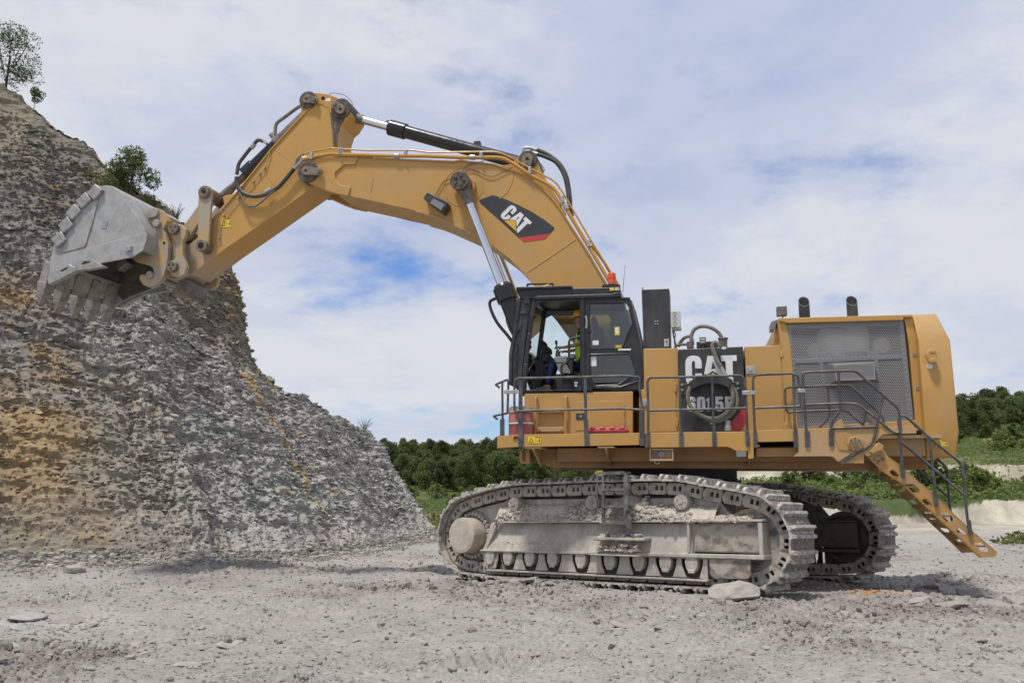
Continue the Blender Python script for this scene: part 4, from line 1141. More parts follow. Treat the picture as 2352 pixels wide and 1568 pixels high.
    mb.build('sprocket', M['track'] if sgn < 0 else M['inner'], fr, 0.008)
    mb = MB(); prof_y = [(0.335, 0.16), (0.335, 0.535), (0.325, 0.55)]
    for (ra, ya), (rb, yb) in zip(prof_y, prof_y[1:]):
        mb.cyl((sx, o(ya), sz), (sx, o(yb), sz), ra, rb, 36)
    mb.disc((sx, sz), 0.29, o(0.545), o(0.555), 36)
    mb.build('final_drive', M['hub'], fr, 0.006)
    for k in range(28):
        a = 2 * math.pi * k / 28
        mb = MB(); c = (sx + 0.41 * math.cos(a), sz + 0.41 * math.sin(a))
        mb.disc(c, 0.043, o(0.235), o(0.16), 8); mb.build('drive_bolt', M['track'], fr, 0.006, seg=1)
    # idler
    ix, iz = 2.70, 0.81
    mb = MB(); mb.disc((ix, iz), 0.43, o(0.17), o(-0.10), 40); mb.disc((ix, iz), 0.485, o(0.19), o(0.08), 40, 0.42); mb.disc((ix, iz), 0.485, o(-0.08), o(-0.17), 40, 0.40)
    mb.disc((ix, iz), 0.16, o(0.2), o(-0.2), 24)
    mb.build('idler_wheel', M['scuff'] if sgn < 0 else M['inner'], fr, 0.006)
    # chain
    for i in range(NSH):
        s = (i + 0.35) * PITCH
        a, b = chain_at(s - PITCH * 0.5), chain_at(s + PITCH * 0.5)
        m_ = (a + b) / 2; d = b - a
        ang = math.atan2(d.y, d.x)
        # outward normal is to the right of the direction of travel (counter-clockwise loop): rotate so local z points out
        for nm, me in (('track_shoe', SHOE), ('track_link', LINK)):
            ob = link(nm, me, fr)
            ob.location = (m_.x, yc, m_.y)
            ob.rotation_euler = Matrix(((math.cos(ang), 0, math.sin(ang)), (0, -1, 0), (math.sin(ang), 0, -math.cos(ang)))).to_euler()
    return fr
near = crawler(-2.00, -1)
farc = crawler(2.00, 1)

# mud heaped on the near crawler frame
def clods(name, parent, pos, sizes, mtl, seed):
    q = np.random.default_rng(seed); Vs = []; Fs = []; b = 0
    for p, s in zip(pos, sizes):
        P, F = ROCKS[q.integers(0, 6)]
        a = q.uniform(0, 6.28); c, sn = math.cos(a), math.sin(a)
        Q = P * np.array([q.uniform(.8, 1.3), q.uniform(.8, 1.2), q.uniform(.9, 1.3)]) * s
        Q = np.stack([Q[:, 0] * c - Q[:, 1] * sn, Q[:, 0] * sn + Q[:, 1] * c, Q[:, 2]], -1) + p
        Vs.append(Q); Fs.append(F + b); b += len(Q)
    return link(name, fast_mesh(name, np.concatenate(Vs), np.concatenate(Fs), mtl, False), parent, kind='stuff')
q = np.random.default_rng(4)
mp, ms = [], []
for i in range(3600):
    x = q.uniform(-2.35, 2.75)
    hgt = 0.30 + 0.16 * float(vnoise(np.array([x * 1.7]), np.array([0.5]), seed=8)[0]) + 0.13 * math.exp(-((x - 0.55) / 0.5) ** 2) + 0.08 * math.exp(-((x + 1.9) / 0.35) ** 2)
    if x > 1.75: hgt *= 0.35
    y = q.uniform(-2.43, -2.16)
    lim = hgt * (0.25 + 0.75 * (y + 2.43) / 0.27)
    mp.append((x, y, 1.09 + q.random() * max(0.02, lim))); ms.append(0.035 + 0.075 * q.random() ** 2)
for i in range(420):
    x = q.uniform(0.02, 0.85); mp.append((x, q.uniform(-2.55, -2.36), (0.61 if q.random() < 0.4 else 0.79) + q.random() ** 2 * 0.10)); ms.append(0.03 + 0.06 * q.random())
for i in range(160):
    x = q.uniform(-2.2, -0.6); mp.append((x, q.uniform(-2.385, -2.365), 0.62 + q.random() * 0.10)); ms.append(0.03 + 0.03 * q.random())
clods('mud_clods', near, np.array(mp), ms, M['mud'], 6)
mb = MB()
# mud skin banked against the upper frame
nx = 90; prof = []
vs = []; fs = []
for i in range(nx + 1):
    x = -2.38 + 4.55 * i / nx
    e = float(vnoise(np.array([x * 2.3]), np.array([1.7]), seed=12)[0]); e2 = float(vnoise(np.array([x * 9]), np.array([4.7]), seed=13)[0])
    h = 0.31 + 0.12 * e + 0.03 * e2 + 0.10 * math.exp(-((x - 0.55) / 0.45) ** 2)
    for j, (yy, k) in enumerate(((-2.43, 0.0), (-2.39, 0.22), (-2.33, 0.55), (-2.26, 0.85), (-2.12, 1.0))):
        vs.append((x, yy + 0.012 * e2, 1.085 + h * k + 0.015 * math.sin(x * 31 + j * 2.1)))
for i in range(nx):
    for j in range(4):
        a = i * 5 + j; fs.append((a, a + 5, a + 6, a + 1))
mb.add(vs, fs); mb.build('mud_bank', M['mud'], near, angle=80)
# dark step ladder and ledges on the near crawler
mb = MB()
so, si = -2.66, -2.46
stepp = [(0.244,1.903),(0.682,1.889),(0.736,1.844),(0.749,1.741),(0.736,1.301),(0.793,1.166),(0.810,0.950),(0.668,1.024),(0.225,1.034)]
mb.prism([(0.676,1.889),(0.736,1.853),(0.754,1.758),(0.740,1.301),(0.793,1.166),(0.810,0.941),(0.680,1.024),(0.653,1.066)], -2.66, -2.63)
mb.prism([(0.234,1.904),(0.286,1.867),(0.274,1.065),(0.214,1.034)], -2.66, -2.63)
for pz in ([(0.244,1.903),(0.691,1.859)], [(0.238,1.630),(0.684,1.586)], [(0.232,1.351),(0.676,1.310)], [(0.226,1.085),(0.668,1.036)]):
    (xa, za), (xb, zb) = pz
    mb.box(xa, xb, -2.67, -2.44, zb, za)
    for k in range(12): mb.box(xa + (xb - xa) * (k + 0.2) / 12, xa + (xb - xa) * (k + 0.6) / 12, -2.675, -2.655, za, za + 0.012)
mb.tube(fillet([(0.777,-2.680,1.824),(0.765,-2.680,1.283),(0.710,-2.680,1.233)] , 0.03), 0.014, 6)
mb.tube(fillet([(0.171,-2.680,1.860),(0.138,-2.680,1.305),(0.200,-2.680,1.227),(0.263,-2.680,1.227)], 0.03), 0.014, 6)
mb.build('track_step', M['dark_step'], near, 0.004)
mb = MB()
(xa, za), (xb, zb) = [(0.106,0.827),(1.002,0.785)]
mb.box(xa - 0.12, xb, -2.60, -2.36, zb, za)
(xa, za), (xb, zb) = [(-0.027,0.547),(0.885,0.528)]
mb.box(xa - 0.05, xb, -2.60, -2.40, zb, za)
mb.build('step_ledge', M['frame'], near, 0.006)

# car body and slew ring
mb = MB()
mb.prism([(-1.7, 0.62), (-1.5, 1.32), (1.5, 1.32), (1.7, 0.62)], -1.7, 1.7)
mb.cyl((0, 0, 1.30), (0, 0, 1.60), 1.45, 1.35, 40)
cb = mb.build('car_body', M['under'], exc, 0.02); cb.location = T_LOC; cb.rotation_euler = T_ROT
mb = MB(); mb.cyl((0, 0, 1.5), (0, 0, 2.02), 1.28, n=48); mb.cyl((0, 0, 1.66), (0, 0, 1.80), 1.36, n=48)
mb.build('slew_ring', M['interior'], exc, 0.01)

# ---------------------------------------------------------------- revolving frame and decks
mb = MB()
fx0, fz0 = (-2.333,2.002)
mb.prism([(fx0, 2.36), (fx0 + 0.02, 2.10), (fx0 + 0.35, 2.01), (4.3, 1.97), (4.3, 2.36)], -1.6, 1.6)
mb.prism([(-1.9, 2.36), (-1.9, 2.12), (4.2, 2.10), (4.2, 2.36)], -1.85, -1.6)
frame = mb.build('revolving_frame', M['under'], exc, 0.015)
mb = MB()
for x in ((-2.229,2.368)[0], (-0.970,2.358)[0], (1.419,2.264)[0]):
    vs = [(x - 0.015, -2.42, 2.36), (x - 0.015, -2.42, 2.30), (x - 0.015, -1.62, 2.03), (x - 0.015, -1.62, 2.36)]
    vs += [(a + 0.03, b, c) for a, b, c in vs]
    mb.add(vs, [(0, 1, 2, 3), (7, 6, 5, 4), (0, 4, 5, 1), (1, 5, 6, 2), (2, 6, 7, 3), (3, 7, 4, 0)])
    mb.box(x - 0.14, x + 0.14, -2.44, -1.7, 2.335, 2.36); mb.build('outrigger', M['yellow_dusty'], frame, 0.004); mb = MB()
pass
mb = MB()
(hx0, hz0), (hx1, hz1) = [(-2.600,2.317),(-2.417,2.096)]
holes = []
for k in range(4):
    c = (-2.520,2.289); dz = (hz0 - hz1) * 0.21
    holes.append([(c[0] + 0.04 * math.cos(a), c[1] - k * dz + 0.028 * math.sin(a)) for a in [i * math.pi / 5 for i in range(10)]])
mb.prism([(hx0, hz0), (hx1, hz0), (hx1, hz1), (hx0 + 0.05, hz1), (hx0, hz1 + 0.04)], -1.78, -1.74, holes)
mb.box(hx0, hx1, -1.70, -1.45, hz1, hz0)
mb.build('tie_bracket', M['yellow_dusty'], frame, 0.004)

deck = MB()
zt = 2.50
x_front = (-2.594,2.571)[0]; x_nose = (-2.953,2.541)[0]
deck.add([(x_front, -2.42, zt), (4.35, -2.42, zt), (4.35, 2.42, zt), (-2.2, 2.42, zt), (-2.2, -1.0, zt), (x_nose, -1.0, zt), (x_nose, -2.05, zt),
          (x_front, -2.42, zt - 0.05), (4.35, -2.42, zt - 0.05), (4.35, 2.42, zt - 0.05), (-2.2, 2.42, zt - 0.05), (-2.2, -1.0, zt - 0.05), (x_nose, -1.0, zt - 0.05), (x_nose, -2.05, zt - 0.05)],
         [(0, 1, 2, 3, 4, 5, 6), (13, 12, 11, 10, 9, 8, 7)] + [(i, (i + 1) % 7, 7 + (i + 1) % 7, 7 + i) for i in range(7)])
dk_ = deck.build('deck', M['yellow_dusty'], exc)
# deck side plates, one section after the other
mb = MB(); mb.prism([(-2.594,2.571),(-2.403,2.578),(-1.327,2.576),(-0.674,2.579),(-0.390,2.585),(-0.401,2.379),(-0.678,2.375),(-1.323,2.368),(-2.404,2.365),(-2.594,2.360)], -2.45, -2.425,
                    [[(c[0] + 0.05 * math.cos(a), c[1] + 0.06 * math.sin(a)) for a in [i * math.pi / 8 for i in range(16)]] for c in [(-2.526,2.491)]])
mb.build('side_plate', M['yellow'], dk_, 0.006)
nz = [(-2.594,2.571)[1], (-2.594,2.360)[1]]
mb = MB()
vs = [(x_front, -2.45, nz[0]), (x_nose, -2.06, nz[0]), (x_nose, -2.06, nz[1]), (x_front, -2.45, nz[1])]
vs += [(a + 0.02, b + 0.025, c) for a, b, c in vs]
mb.add(vs, [(0, 1, 2, 3), (7, 6, 5, 4), (0, 4, 5, 1), (1, 5, 6, 2), (2, 6, 7, 3), (3, 7, 4, 0)])
mb.box(x_nose, x_nose + 0.025, -2.06, -1.0, nz[1], nz[0])
mb.build('nose_plate', M['yellow'], dk_, 0.005)
mb = MB(); mb.prism([(-0.294,2.579),(0.278,2.583),(1.353,2.583),(1.472,2.588),(1.457,2.144),(1.365,2.134),(1.371,2.263),(1.177,2.265),(1.108,2.309),(1.047,2.333),(0.625,2.336),(-0.300,2.331)], -2.452, -2.428)
mb.build('side_plate', M['yellow'], dk_, 0.006)
mb = MB(); mb.prism([(1.484,2.596),(2.150,2.613),(2.140,2.414),(1.549,2.408),(1.477,2.425)], -2.45, -2.425); mb.build('side_plate', M['yellow'], dk_, 0.006)
mb = MB(); mb.prism([(2.165,2.616),(2.647,2.625),(3.405,2.634),(3.977,2.642),(3.969,2.520),(3.469,2.511),(3.163,2.217),(3.153,2.053),(2.806,2.059),(2.749,2.090),(2.695,2.155),(2.622,2.170),(2.083,2.167),(2.154,2.247)], -2.455, -2.43)
mb.build('side_plate', M['yellow_dusty'], dk_, 0.006)
# recess behind the open step bay
(ax, az), (bx, bz) = [(1.504,2.436),(2.167,2.220)]
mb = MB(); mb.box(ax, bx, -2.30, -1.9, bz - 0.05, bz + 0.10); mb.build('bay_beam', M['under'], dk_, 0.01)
mb = MB()
(ax, az), (bx, bz) = [(-0.237,2.314),(0.159,2.110)]
mb.prism([(ax, az), (bx, az), (bx, bz), (ax, bz)], -2.42, -2.30, [[(ax + 0.02, az - 0.02), (bx - 0.02, az - 0.02), (bx - 0.02, bz + 0.03), (ax + 0.02, bz + 0.03)]])
mb.box(ax + 0.005, bx - 0.005, -2.31, -2.28, bz, az)
ob = mb.build('socket_box', M['yellow_dusty'], dk_, 0.004)
mb = MB(); cx, cz = (ax + bx) / 2, (az + bz) / 2
mb.disc((cx, cz + 0.01), 0.055, -2.37, -2.31, 16); mb.disc((ax + 0.09, cz + 0.06), 0.03, -2.35, -2.31, 10); mb.disc((ax + 0.09, cz - 0.01), 0.022, -2.35, -2.31, 10)
mb.tube(smooth_path([(ax + 0.09, -2.36, cz - 0.02), (ax + 0.06, -2.40, cz - 0.10), (ax + 0.14, -2.41, cz - 0.15), (cx, -2.38, cz - 0.05)], 5), 0.006, 5)
mb.build('socket', M['grey'], dk_)
mb = MB()
(ax, az), (bx, bz) = [(1.183,2.261),(1.340,2.170)]
mb.box(ax, bx, -2.46, -2.44, bz, az); mb.build('lock_plate', M['grey'], dk_, 0.003)
# warning labels on the plates
def warning(pl, y, parent, name='warning_label'):
    (ax, az), (bx, bz) = pl
    mb = MB(); mb.box(ax, bx, y - 0.004, y, bz, az); st = mb.build(name, M['sticker'], parent)
    mb = MB(); w = bx - ax; h = az - bz; y -= 0.0045
    cx = ax + w * 0.25
    tri = [(cx, az - h * 0.16), (cx + w * 0.19, bz + h * 0.14), (cx - w * 0.19, bz + h * 0.14)]
    c = (cx, bz + h * 0.36)
    inn = [(c[0] + (p[0] - c[0]) * 0.68, c[1] + (p[1] - c[1]) * 0.68) for p in tri]
    mb.prism(tri, y - 0.002, y, [inn])
    mb.box(ax + w * 0.56, ax + w * 0.58, y - 0.002, y, bz + h * 0.25, bz + h * 0.55); mb.box(ax + w * 0.66, ax + w * 0.78, y - 0.002, y, bz + h * 0.28, bz + h * 0.34)
    mb.box(ax + w * 0.84, ax + w * 0.92, y - 0.002, y, bz + h * 0.15, bz + h * 0.55); mb.disc((ax + w * 0.88, bz + h * 0.63), h * 0.07, y - 0.002, y, 8)
    mb.box(ax + w * 0.04, ax + w * 0.12, y - 0.002, y, bz + h * 0.1, bz + h * 0.12)
    mb.build('pictogram', M['decal_black'], parent)
    mb = MB(); mb.box(ax + w * 0.52, bx - w * 0.02, y - 0.002, y, az - h * 0.18, az - h * 0.04); mb.build('label_header', M['red'], parent)
warning([(-2.311,2.540),(-2.082,2.424)], -2.4525, dk_)

# ---------------------------------------------------------------- handrails along the deck edge
def rails(name, runs, parent=dk_, r=0.021, flats=(), m='rail'):
    mb = MB()
    for p in runs: mb.rail(p, r)
    for (a, b, w) in flats:
        a, b = Vector(a), Vector(b); mb.slab((a.x, a.z), (b.x, b.z), w, a.y - 0.012, a.y + 0.012)
    return mb.build(name, M[m], parent)
rails('handrail', [[(-2.551,-2.470,2.982),(-2.551,-2.470,3.446),(-2.521,-2.470,3.556),(-2.329,-2.470,3.556),(-1.318,-2.470,3.551),(-0.633,-2.470,3.553),(-0.354,-2.470,3.522),(-0.377,-2.470,3.383),(-0.340,-2.470,3.017),(-0.330,-2.470,2.654)],
                   [(-2.551,-2.470,2.980),(-1.898,-2.470,2.989),(-0.657,-2.470,2.994),(-0.312,-2.470,2.964)]],
      flats=[((-2.439,-2.470,3.554), (-2.440,-2.470,2.840), 0.07), ((-2.440,-2.470,2.840), (-2.438,-2.470,2.366), 0.085), ((-1.301,-2.470,3.547), (-1.299,-2.470,2.823), 0.05), ((-1.299,-2.470,2.823), (-1.286,-2.470,2.373), 0.075),
             ((-0.340,-2.470,3.017), (-0.349,-2.470,2.365), 0.085)])
fa, fb = (-2.702,-2.300,3.564), (-3.058,-1.750,3.539)
fc, fd = (-2.706,-2.300,2.965), (-3.095,-1.750,2.957)
rails('front_rail', [[(-2.712,-2.300,2.951), (-2.695,-2.300,3.482), fa, fb, (-3.114,-1.200,3.546)], [fc, fd, (-3.149,-1.200,2.940)], [(-2.864,-2.050,2.356), (-2.855,-2.050,2.876), (-2.863,-2.050,3.534)]],
      flats=[((-2.860,-2.060,2.876), (-2.856,-2.060,2.370), 0.08)])
mb = MB(); (ax, az), (bx, bz) = [(-2.732,3.355),(-2.498,3.289)]
mb.box(ax, bx, -2.49, -2.44, bz, az); mb.build('gate_latch', M['zinc'], dk_, 0.005)
rails('handrail', [[(-0.252,-2.470,2.334),(-0.236,-2.470,2.956),(-0.239,-2.470,3.455),(-0.195,-2.470,3.515),(0.285,-2.470,3.508),(0.853,-2.470,3.511),(1.299,-2.470,3.512),(1.358,-2.470,3.460),(1.371,-2.470,3.268),(1.371,-2.470,2.929),(1.369,-2.470,2.342)], [(-0.236,-2.470,2.952),(0.290,-2.470,2.956),(0.833,-2.470,2.959),(1.368,-2.470,2.965)], [(0.302,-2.470,3.507),(0.294,-2.470,2.947),(0.298,-2.470,2.542)], [(0.838,-2.470,3.505),(0.833,-2.470,2.959),(0.838,-2.470,2.536)]],
      flats=[((0.299,-2.470,2.584), (0.294,-2.470,2.330), 0.065), ((0.838,-2.470,2.578), (0.833,-2.470,2.336), 0.065), ((-0.250,-2.470,2.569), (-0.252,-2.470,2.330), 0.055), ((1.367,-2.470,2.592), (1.369,-2.470,2.338), 0.06)])
rails('handrail', [[(1.493,-2.470,2.320),(1.490,-2.470,2.948),(1.496,-2.470,3.414),(1.514,-2.470,3.509),(1.617,-2.470,3.517),(2.124,-2.470,3.525),(2.212,-2.470,3.481),(2.224,-2.470,3.333),(2.222,-2.470,3.081),(2.238,-2.470,3.018),(2.207,-2.470,2.981),(2.137,-2.470,2.978),(1.501,-2.470,2.964)], [(2.143,-2.470,3.521),(2.127,-2.470,2.978),(2.124,-2.470,2.315)]],
      flats=[((1.494,-2.470,2.559), (1.493,-2.470,2.316), 0.06), ((2.126,-2.470,2.562), (2.123,-2.470,2.311), 0.065)])
mb = MB()
(ax, az), (bx, bz) = [(1.318,3.252),(1.529,3.184)]
mb.box(ax, bx, -2.50, -2.44, bz, az)
(ax, az), (bx, bz) = [(2.198,3.265),(2.312,3.204)]
mb.box(ax, bx, -2.50, -2.44, bz, az)
build_each(mb, 'rail_clamp', M['zinc'], dk_, 0.005)
rails('handrail', [[(2.304,-2.470,2.330),(2.292,-2.470,2.896),(2.286,-2.470,3.430),(2.294,-2.470,3.525),(2.367,-2.470,3.539),(2.844,-2.470,3.542),(3.109,-2.470,3.548),(3.438,-2.470,3.208),(3.715,-2.470,2.926),(3.730,-2.470,2.842),(3.733,-2.470,2.628),(3.707,-2.470,2.538),(3.653,-2.470,2.529),(3.591,-2.470,2.566),(3.113,-2.470,3.006),(2.872,-2.470,3.017),(2.306,-2.470,3.002)],
                   [(2.846,-2.470,3.539),(2.850,-2.470,3.017),(2.852,-2.470,2.910),(2.773,-2.470,2.819),(2.694,-2.470,2.727),(2.682,-2.470,2.642),(2.673,-2.470,2.335)], [(3.504,-2.470,3.110),(3.418,-2.470,2.785),(3.334,-2.470,2.473),(3.291,-2.470,2.367),(3.163,-2.470,2.270),(2.969,-2.470,2.172)], [(2.688,-2.470,2.614),(3.376,-2.470,2.633)]],
      flats=[((2.310,-2.470,2.577), (2.304,-2.470,2.325), 0.075), ((2.680,-2.470,2.580), (2.673,-2.470,2.335), 0.07), ((2.992,-2.470,2.187), (2.789,-2.470,2.062), 0.07)])
rails('inner_rail', [[(2.030,-2.100,3.091),(2.036,-2.100,3.309),(2.083,-2.100,3.337),(2.338,-2.100,3.341),(2.720,-2.100,3.348),(3.045,-2.100,3.355),(3.096,-2.100,3.329),(3.334,-2.100,3.058),(3.529,-2.100,2.855),(3.560,-2.100,2.771),(3.563,-2.100,2.544),(3.541,-2.100,2.467),(3.481,-2.100,2.452),(3.418,-2.100,2.499),(3.209,-2.100,2.721),(2.976,-2.100,2.943),(2.727,-2.100,2.934),(2.317,-2.100,2.928),(2.063,-2.100,2.913),(2.038,-2.100,2.954),(2.031,-2.100,3.123)],
                     [(2.720,-2.100,3.347),(2.726,-2.100,2.918),(2.705,-2.100,2.815),(2.545,-2.100,2.648)], [(3.333,-2.100,3.034),(3.198,-2.100,2.533)]], r=0.019)

# ---------------------------------------------------------------- cab base and cabinets
CY = -1.95
mb = MB()
mb.prism([(-2.480,3.341),(-0.525,3.339),(-0.541,2.588),(-2.210,2.593),(-2.482,2.596)], CY, -0.75)
cbase = mb.build('cab_base', M['yellow'], exc, 0.01)
mb = MB(); mb.prism([(-1.546,3.174),(-0.697,3.171),(-0.684,3.157),(-0.693,2.689),(-1.552,2.660)], CY - 0.008, CY); mb.build('hatch_door', M['yellow'], cbase, 0.003)
mb = MB(); (ax, az), (bx, bz) = [(-1.538,2.969),(-1.379,2.853)]
mb.box(ax, bx, CY - 0.018, CY - 0.006, bz, az); mb.build('latch_plate', M['black'], cbase, 0.003)
mb = MB(); mb.disc((-1.450,2.914), 0.022, CY - 0.03, CY - 0.018, 10); mb.build('latch_knob', M['zinc'], cbase)
mb = MB()
for a, b in ([(-0.697,3.119),(-0.671,2.941)], [(-0.701,2.903),(-0.676,2.718)]): mb.box(a[0], b[0], CY - 0.025, CY, b[1], a[1])
build_each(mb, 'hinge', M['yellow'], cbase, 0.004)
mb = MB()
mb.rail([((-2.250,3.274)[0], CY, (-2.250,3.274)[1])] + [(-2.251,-2.030,3.266),(-2.260,-2.030,2.923),(-2.267,-2.030,2.603)], 0.022, 0.05)
mb.rail([((-1.709,3.267)[0], CY, (-1.709,3.267)[1])] + [(-1.705,-2.030,3.259),(-1.713,-2.030,2.915),(-1.721,-2.030,2.597)], 0.022, 0.05)
build_each(mb, 'grab_handle', M['yellow'], cbase)
for q_ in ([(-2.224,3.043),(-1.740,2.986)], [(-2.225,2.725),(-1.744,2.644)]):
    mb = MB(); (ax, az), (bx, bz) = q_
    mb.box(ax, bx, CY - 0.10, CY + 0.02, bz, az); mb.disc((ax + 0.05, (az + bz) / 2), 0.018, CY - 0.115, CY - 0.1, 8); mb.disc((bx - 0.05, (az + bz) / 2), 0.018, CY - 0.115, CY - 0.1, 8)
    mb.build('foot_step', M['yellow_dusty'], cbase, 0.006)
# cabinet between cab and tank
mb = MB(); mb.prism([(-0.410,3.358),(-0.325,3.368),(-0.319,4.089),(0.280,4.083),(0.272,2.590),(-0.322,2.586),(-0.428,2.587)], -1.97, -0.9)
cabn = mb.build('cabinet', M['yellow'], exc, 0.012)
mb = MB(); mb.prism([(-0.280,3.584),(0.215,3.585),(0.226,2.630),(-0.290,2.618)], -1.985, -1.97); mb.build('cabinet_door', M['yellow'], cabn, 0.004)
mb = MB(); (ax, az), (bx, bz) = [(-0.359,3.187),(-0.252,3.071)]
mb.box(ax, bx, -1.995, -1.97, bz, az); mb.box(ax + 0.05, bx - 0.03, -2.005, -1.995, bz + 0.03, az - 0.03); mb.build('door_latch', M['zinc'], cabn, 0.004)
mb = MB()
for a, b in ([(0.207,3.465),(0.225,3.315)], [(0.207,2.859),(0.228,2.704)]): mb.box(a[0] - 0.01, b[0] + 0.01, -2.0, -1.97, b[1], a[1])
build_each(mb, 'door_hinge', M['yellow'], cabn, 0.004)
# tall black cabinet standing on it
mb = MB(); mb.prism([(-0.332,5.174),(0.159,5.170),(0.150,4.093),(-0.321,4.097)], -1.90, -1.25); tall = mb.build('control_cabinet', M['black_panel'], exc, 0.008)
mb = MB(); a, b = (-0.312,-1.880,5.175), (-0.314,-1.880,5.220); mb.cyl(a, b, 0.014, n=8)
for c in ((-0.104,4.589), (-0.062,4.587), (-0.106,4.538), (-0.063,4.537)): mb.disc(c, 0.014, -1.91, -1.90, 8)
build_each(mb, 'cabinet_bolt', M['zinc'], tall)
mb = MB(); (ax, az), (bx, bz) = [(0.044,4.254),(0.125,4.121)]; mb.box(ax, bx, -1.94, -1.90, bz, az); mb.build('stop_switch', M['lightgrey'], tall, 0.004)
mb = MB(); mb.disc(((ax + bx) / 2, (az + bz) / 2 + 0.03), 0.018, -1.965, -1.94, 10); mb.build('stop_button', M['red'], tall)
mb = MB(); (ax, az), (bx, bz) = [(0.175,4.763),(0.338,4.468)]; mb.box(ax, bx, -1.88, -1.66, bz, az); mb.box(ax + 0.02, bx + 0.01, -1.86, -1.68, bz - 0.035, bz); jb = mb.build('junction_box', M['lightgrey'], tall, 0.008)
mb = MB(); w = (bx - ax)
for k in range(4): mb.disc((ax + w * 0.4, az - 0.05 - k * 0.085), 0.032, -1.885, -1.879, 12, 0.026)
build_each(mb, 'knockout', M['grey'], tall)
mb = MB()
mb.tube(smooth_path([(0.197,-1.800,4.436),(0.206,-1.800,4.343),(0.229,-1.800,4.227),(0.235,-1.800,4.117)], 5), 0.014, 6); mb.tube(smooth_path([(0.218,-1.780,4.415),(0.241,-1.780,4.345),(0.221,-1.780,4.277),(0.222,-1.780,4.173)], 5), 0.010, 6)
build_each(mb, 'cable', M['hose'], tall)

# tank panel with lettering
TYP = -2.05
mb = MB(); mb.prism([(0.287,4.048),(1.382,4.062),(1.369,2.578),(0.295,2.581)], TYP, -1.1); tank = mb.build('hydraulic_tank', M['black_panel'], exc, 0.012)
def letters(name, polys, y, m, parent, t=0.004):
    mb = MB()
    for p in polys:
        if isinstance(p, tuple) and len(p) == 2 and isinstance(p[0], list): mb.prism(p[0], y - t, y, [p[1]])
        else: mb.prism(p, y - t, y)
    return mb.build(name, M[m], parent)
letters('letter', [[(0.399,3.799),(0.412,3.855),(0.446,3.904),(0.490,3.925),(0.545,3.929),(0.610,3.918),(0.652,3.887),(0.672,3.842),(0.678,3.791),(0.675,3.702),(0.565,3.703),(0.564,3.794),(0.561,3.826),(0.542,3.838),(0.522,3.831),(0.512,3.807),(0.508,3.763),(0.509,3.618),(0.510,3.529),(0.518,3.499),(0.536,3.490),(0.555,3.499),(0.564,3.522),(0.564,3.616),(0.675,3.615),(0.674,3.513),(0.665,3.464),(0.636,3.420),(0.592,3.396),(0.538,3.390),(0.474,3.398),(0.431,3.431),(0.406,3.481),(0.398,3.542)]], TYP, 'white', tank)
letters('letter', [([(0.780,3.915),(0.901,3.916),(1.017,3.580),(0.959,3.586),(0.862,3.657),(0.782,3.602),(0.712,3.598)], [(0.867,3.825),(0.909,3.685),(0.837,3.682)])], TYP, 'white', tank)
letters('letter', [[(1.003,3.916),(1.270,3.915),(1.268,3.816),(1.197,3.815),(1.195,3.446),(1.162,3.468),(1.080,3.559),(1.080,3.815),(1.005,3.815)]], TYP, 'white', tank)
letters('logo_triangle', [[(0.864,3.624),(1.096,3.415),(0.604,3.426)]], TYP, 'logo_yellow', tank)
letters('digit', [([(0.551,3.129),(0.499,3.130),(0.498,3.161),(0.488,3.173),(0.475,3.162),(0.473,3.109),(0.492,3.120),(0.529,3.117),(0.552,3.085),(0.551,3.009),(0.535,2.974),(0.492,2.959),(0.443,2.964),(0.417,2.989),(0.408,3.033),(0.410,3.154),(0.424,3.193),(0.451,3.213),(0.495,3.217),(0.537,3.205),(0.553,3.174)], [(0.474,3.081),(0.470,3.010),(0.482,2.997),(0.496,3.009),(0.498,3.075),(0.487,3.089)])], TYP, 'white', tank)
letters('digit', [([(0.574,3.162),(0.588,3.195),(0.618,3.212),(0.661,3.213),(0.698,3.198),(0.716,3.165),(0.716,3.017),(0.701,2.975),(0.663,2.958),(0.615,2.959),(0.584,2.975),(0.573,3.008)], [(0.636,3.155),(0.633,3.018),(0.644,3.005),(0.655,3.018),(0.657,3.155),(0.647,3.167)])], TYP, 'white', tank)
letters('digit', [[(0.737,3.168),(0.768,3.186),(0.781,3.209),(0.816,3.209),(0.813,2.960),(0.753,2.959),(0.757,3.132),(0.738,3.130)]], TYP, 'white', tank)
letters('digit', [[(0.886,3.208),(1.010,3.207),(1.010,3.159),(0.940,3.157),(0.938,3.117),(0.968,3.127),(1.002,3.115),(1.017,3.077),(1.015,3.000),(1.000,2.968),(0.962,2.955),(0.909,2.959),(0.880,2.979),(0.875,3.014),(0.876,3.044),(0.935,3.046),(0.936,3.013),(0.947,2.999),(0.958,3.012),(0.958,3.067),(0.945,3.076),(0.936,3.065),(0.883,3.064)]], TYP, 'white', tank)
letters('letter', [([(1.046,3.206),(1.141,3.207),(1.178,3.192),(1.186,3.150),(1.174,3.107),(1.156,3.087),(1.178,3.068),(1.185,3.019),(1.172,2.970),(1.137,2.957),(1.045,2.956)], [(1.103,3.157),(1.103,3.108),(1.122,3.112),(1.128,3.151),(1.120,3.160)])], TYP, 'white', tank)
letters('red_corner', [[(1.369,3.040),(1.373,2.745),(1.271,2.617),(1.107,2.612),(1.109,2.727),(1.276,2.928)]], TYP, 'red', tank)
letters('yellow_corner', [[(1.375,2.741),(1.374,2.616),(1.276,2.615)]], TYP, 'yellow', tank)
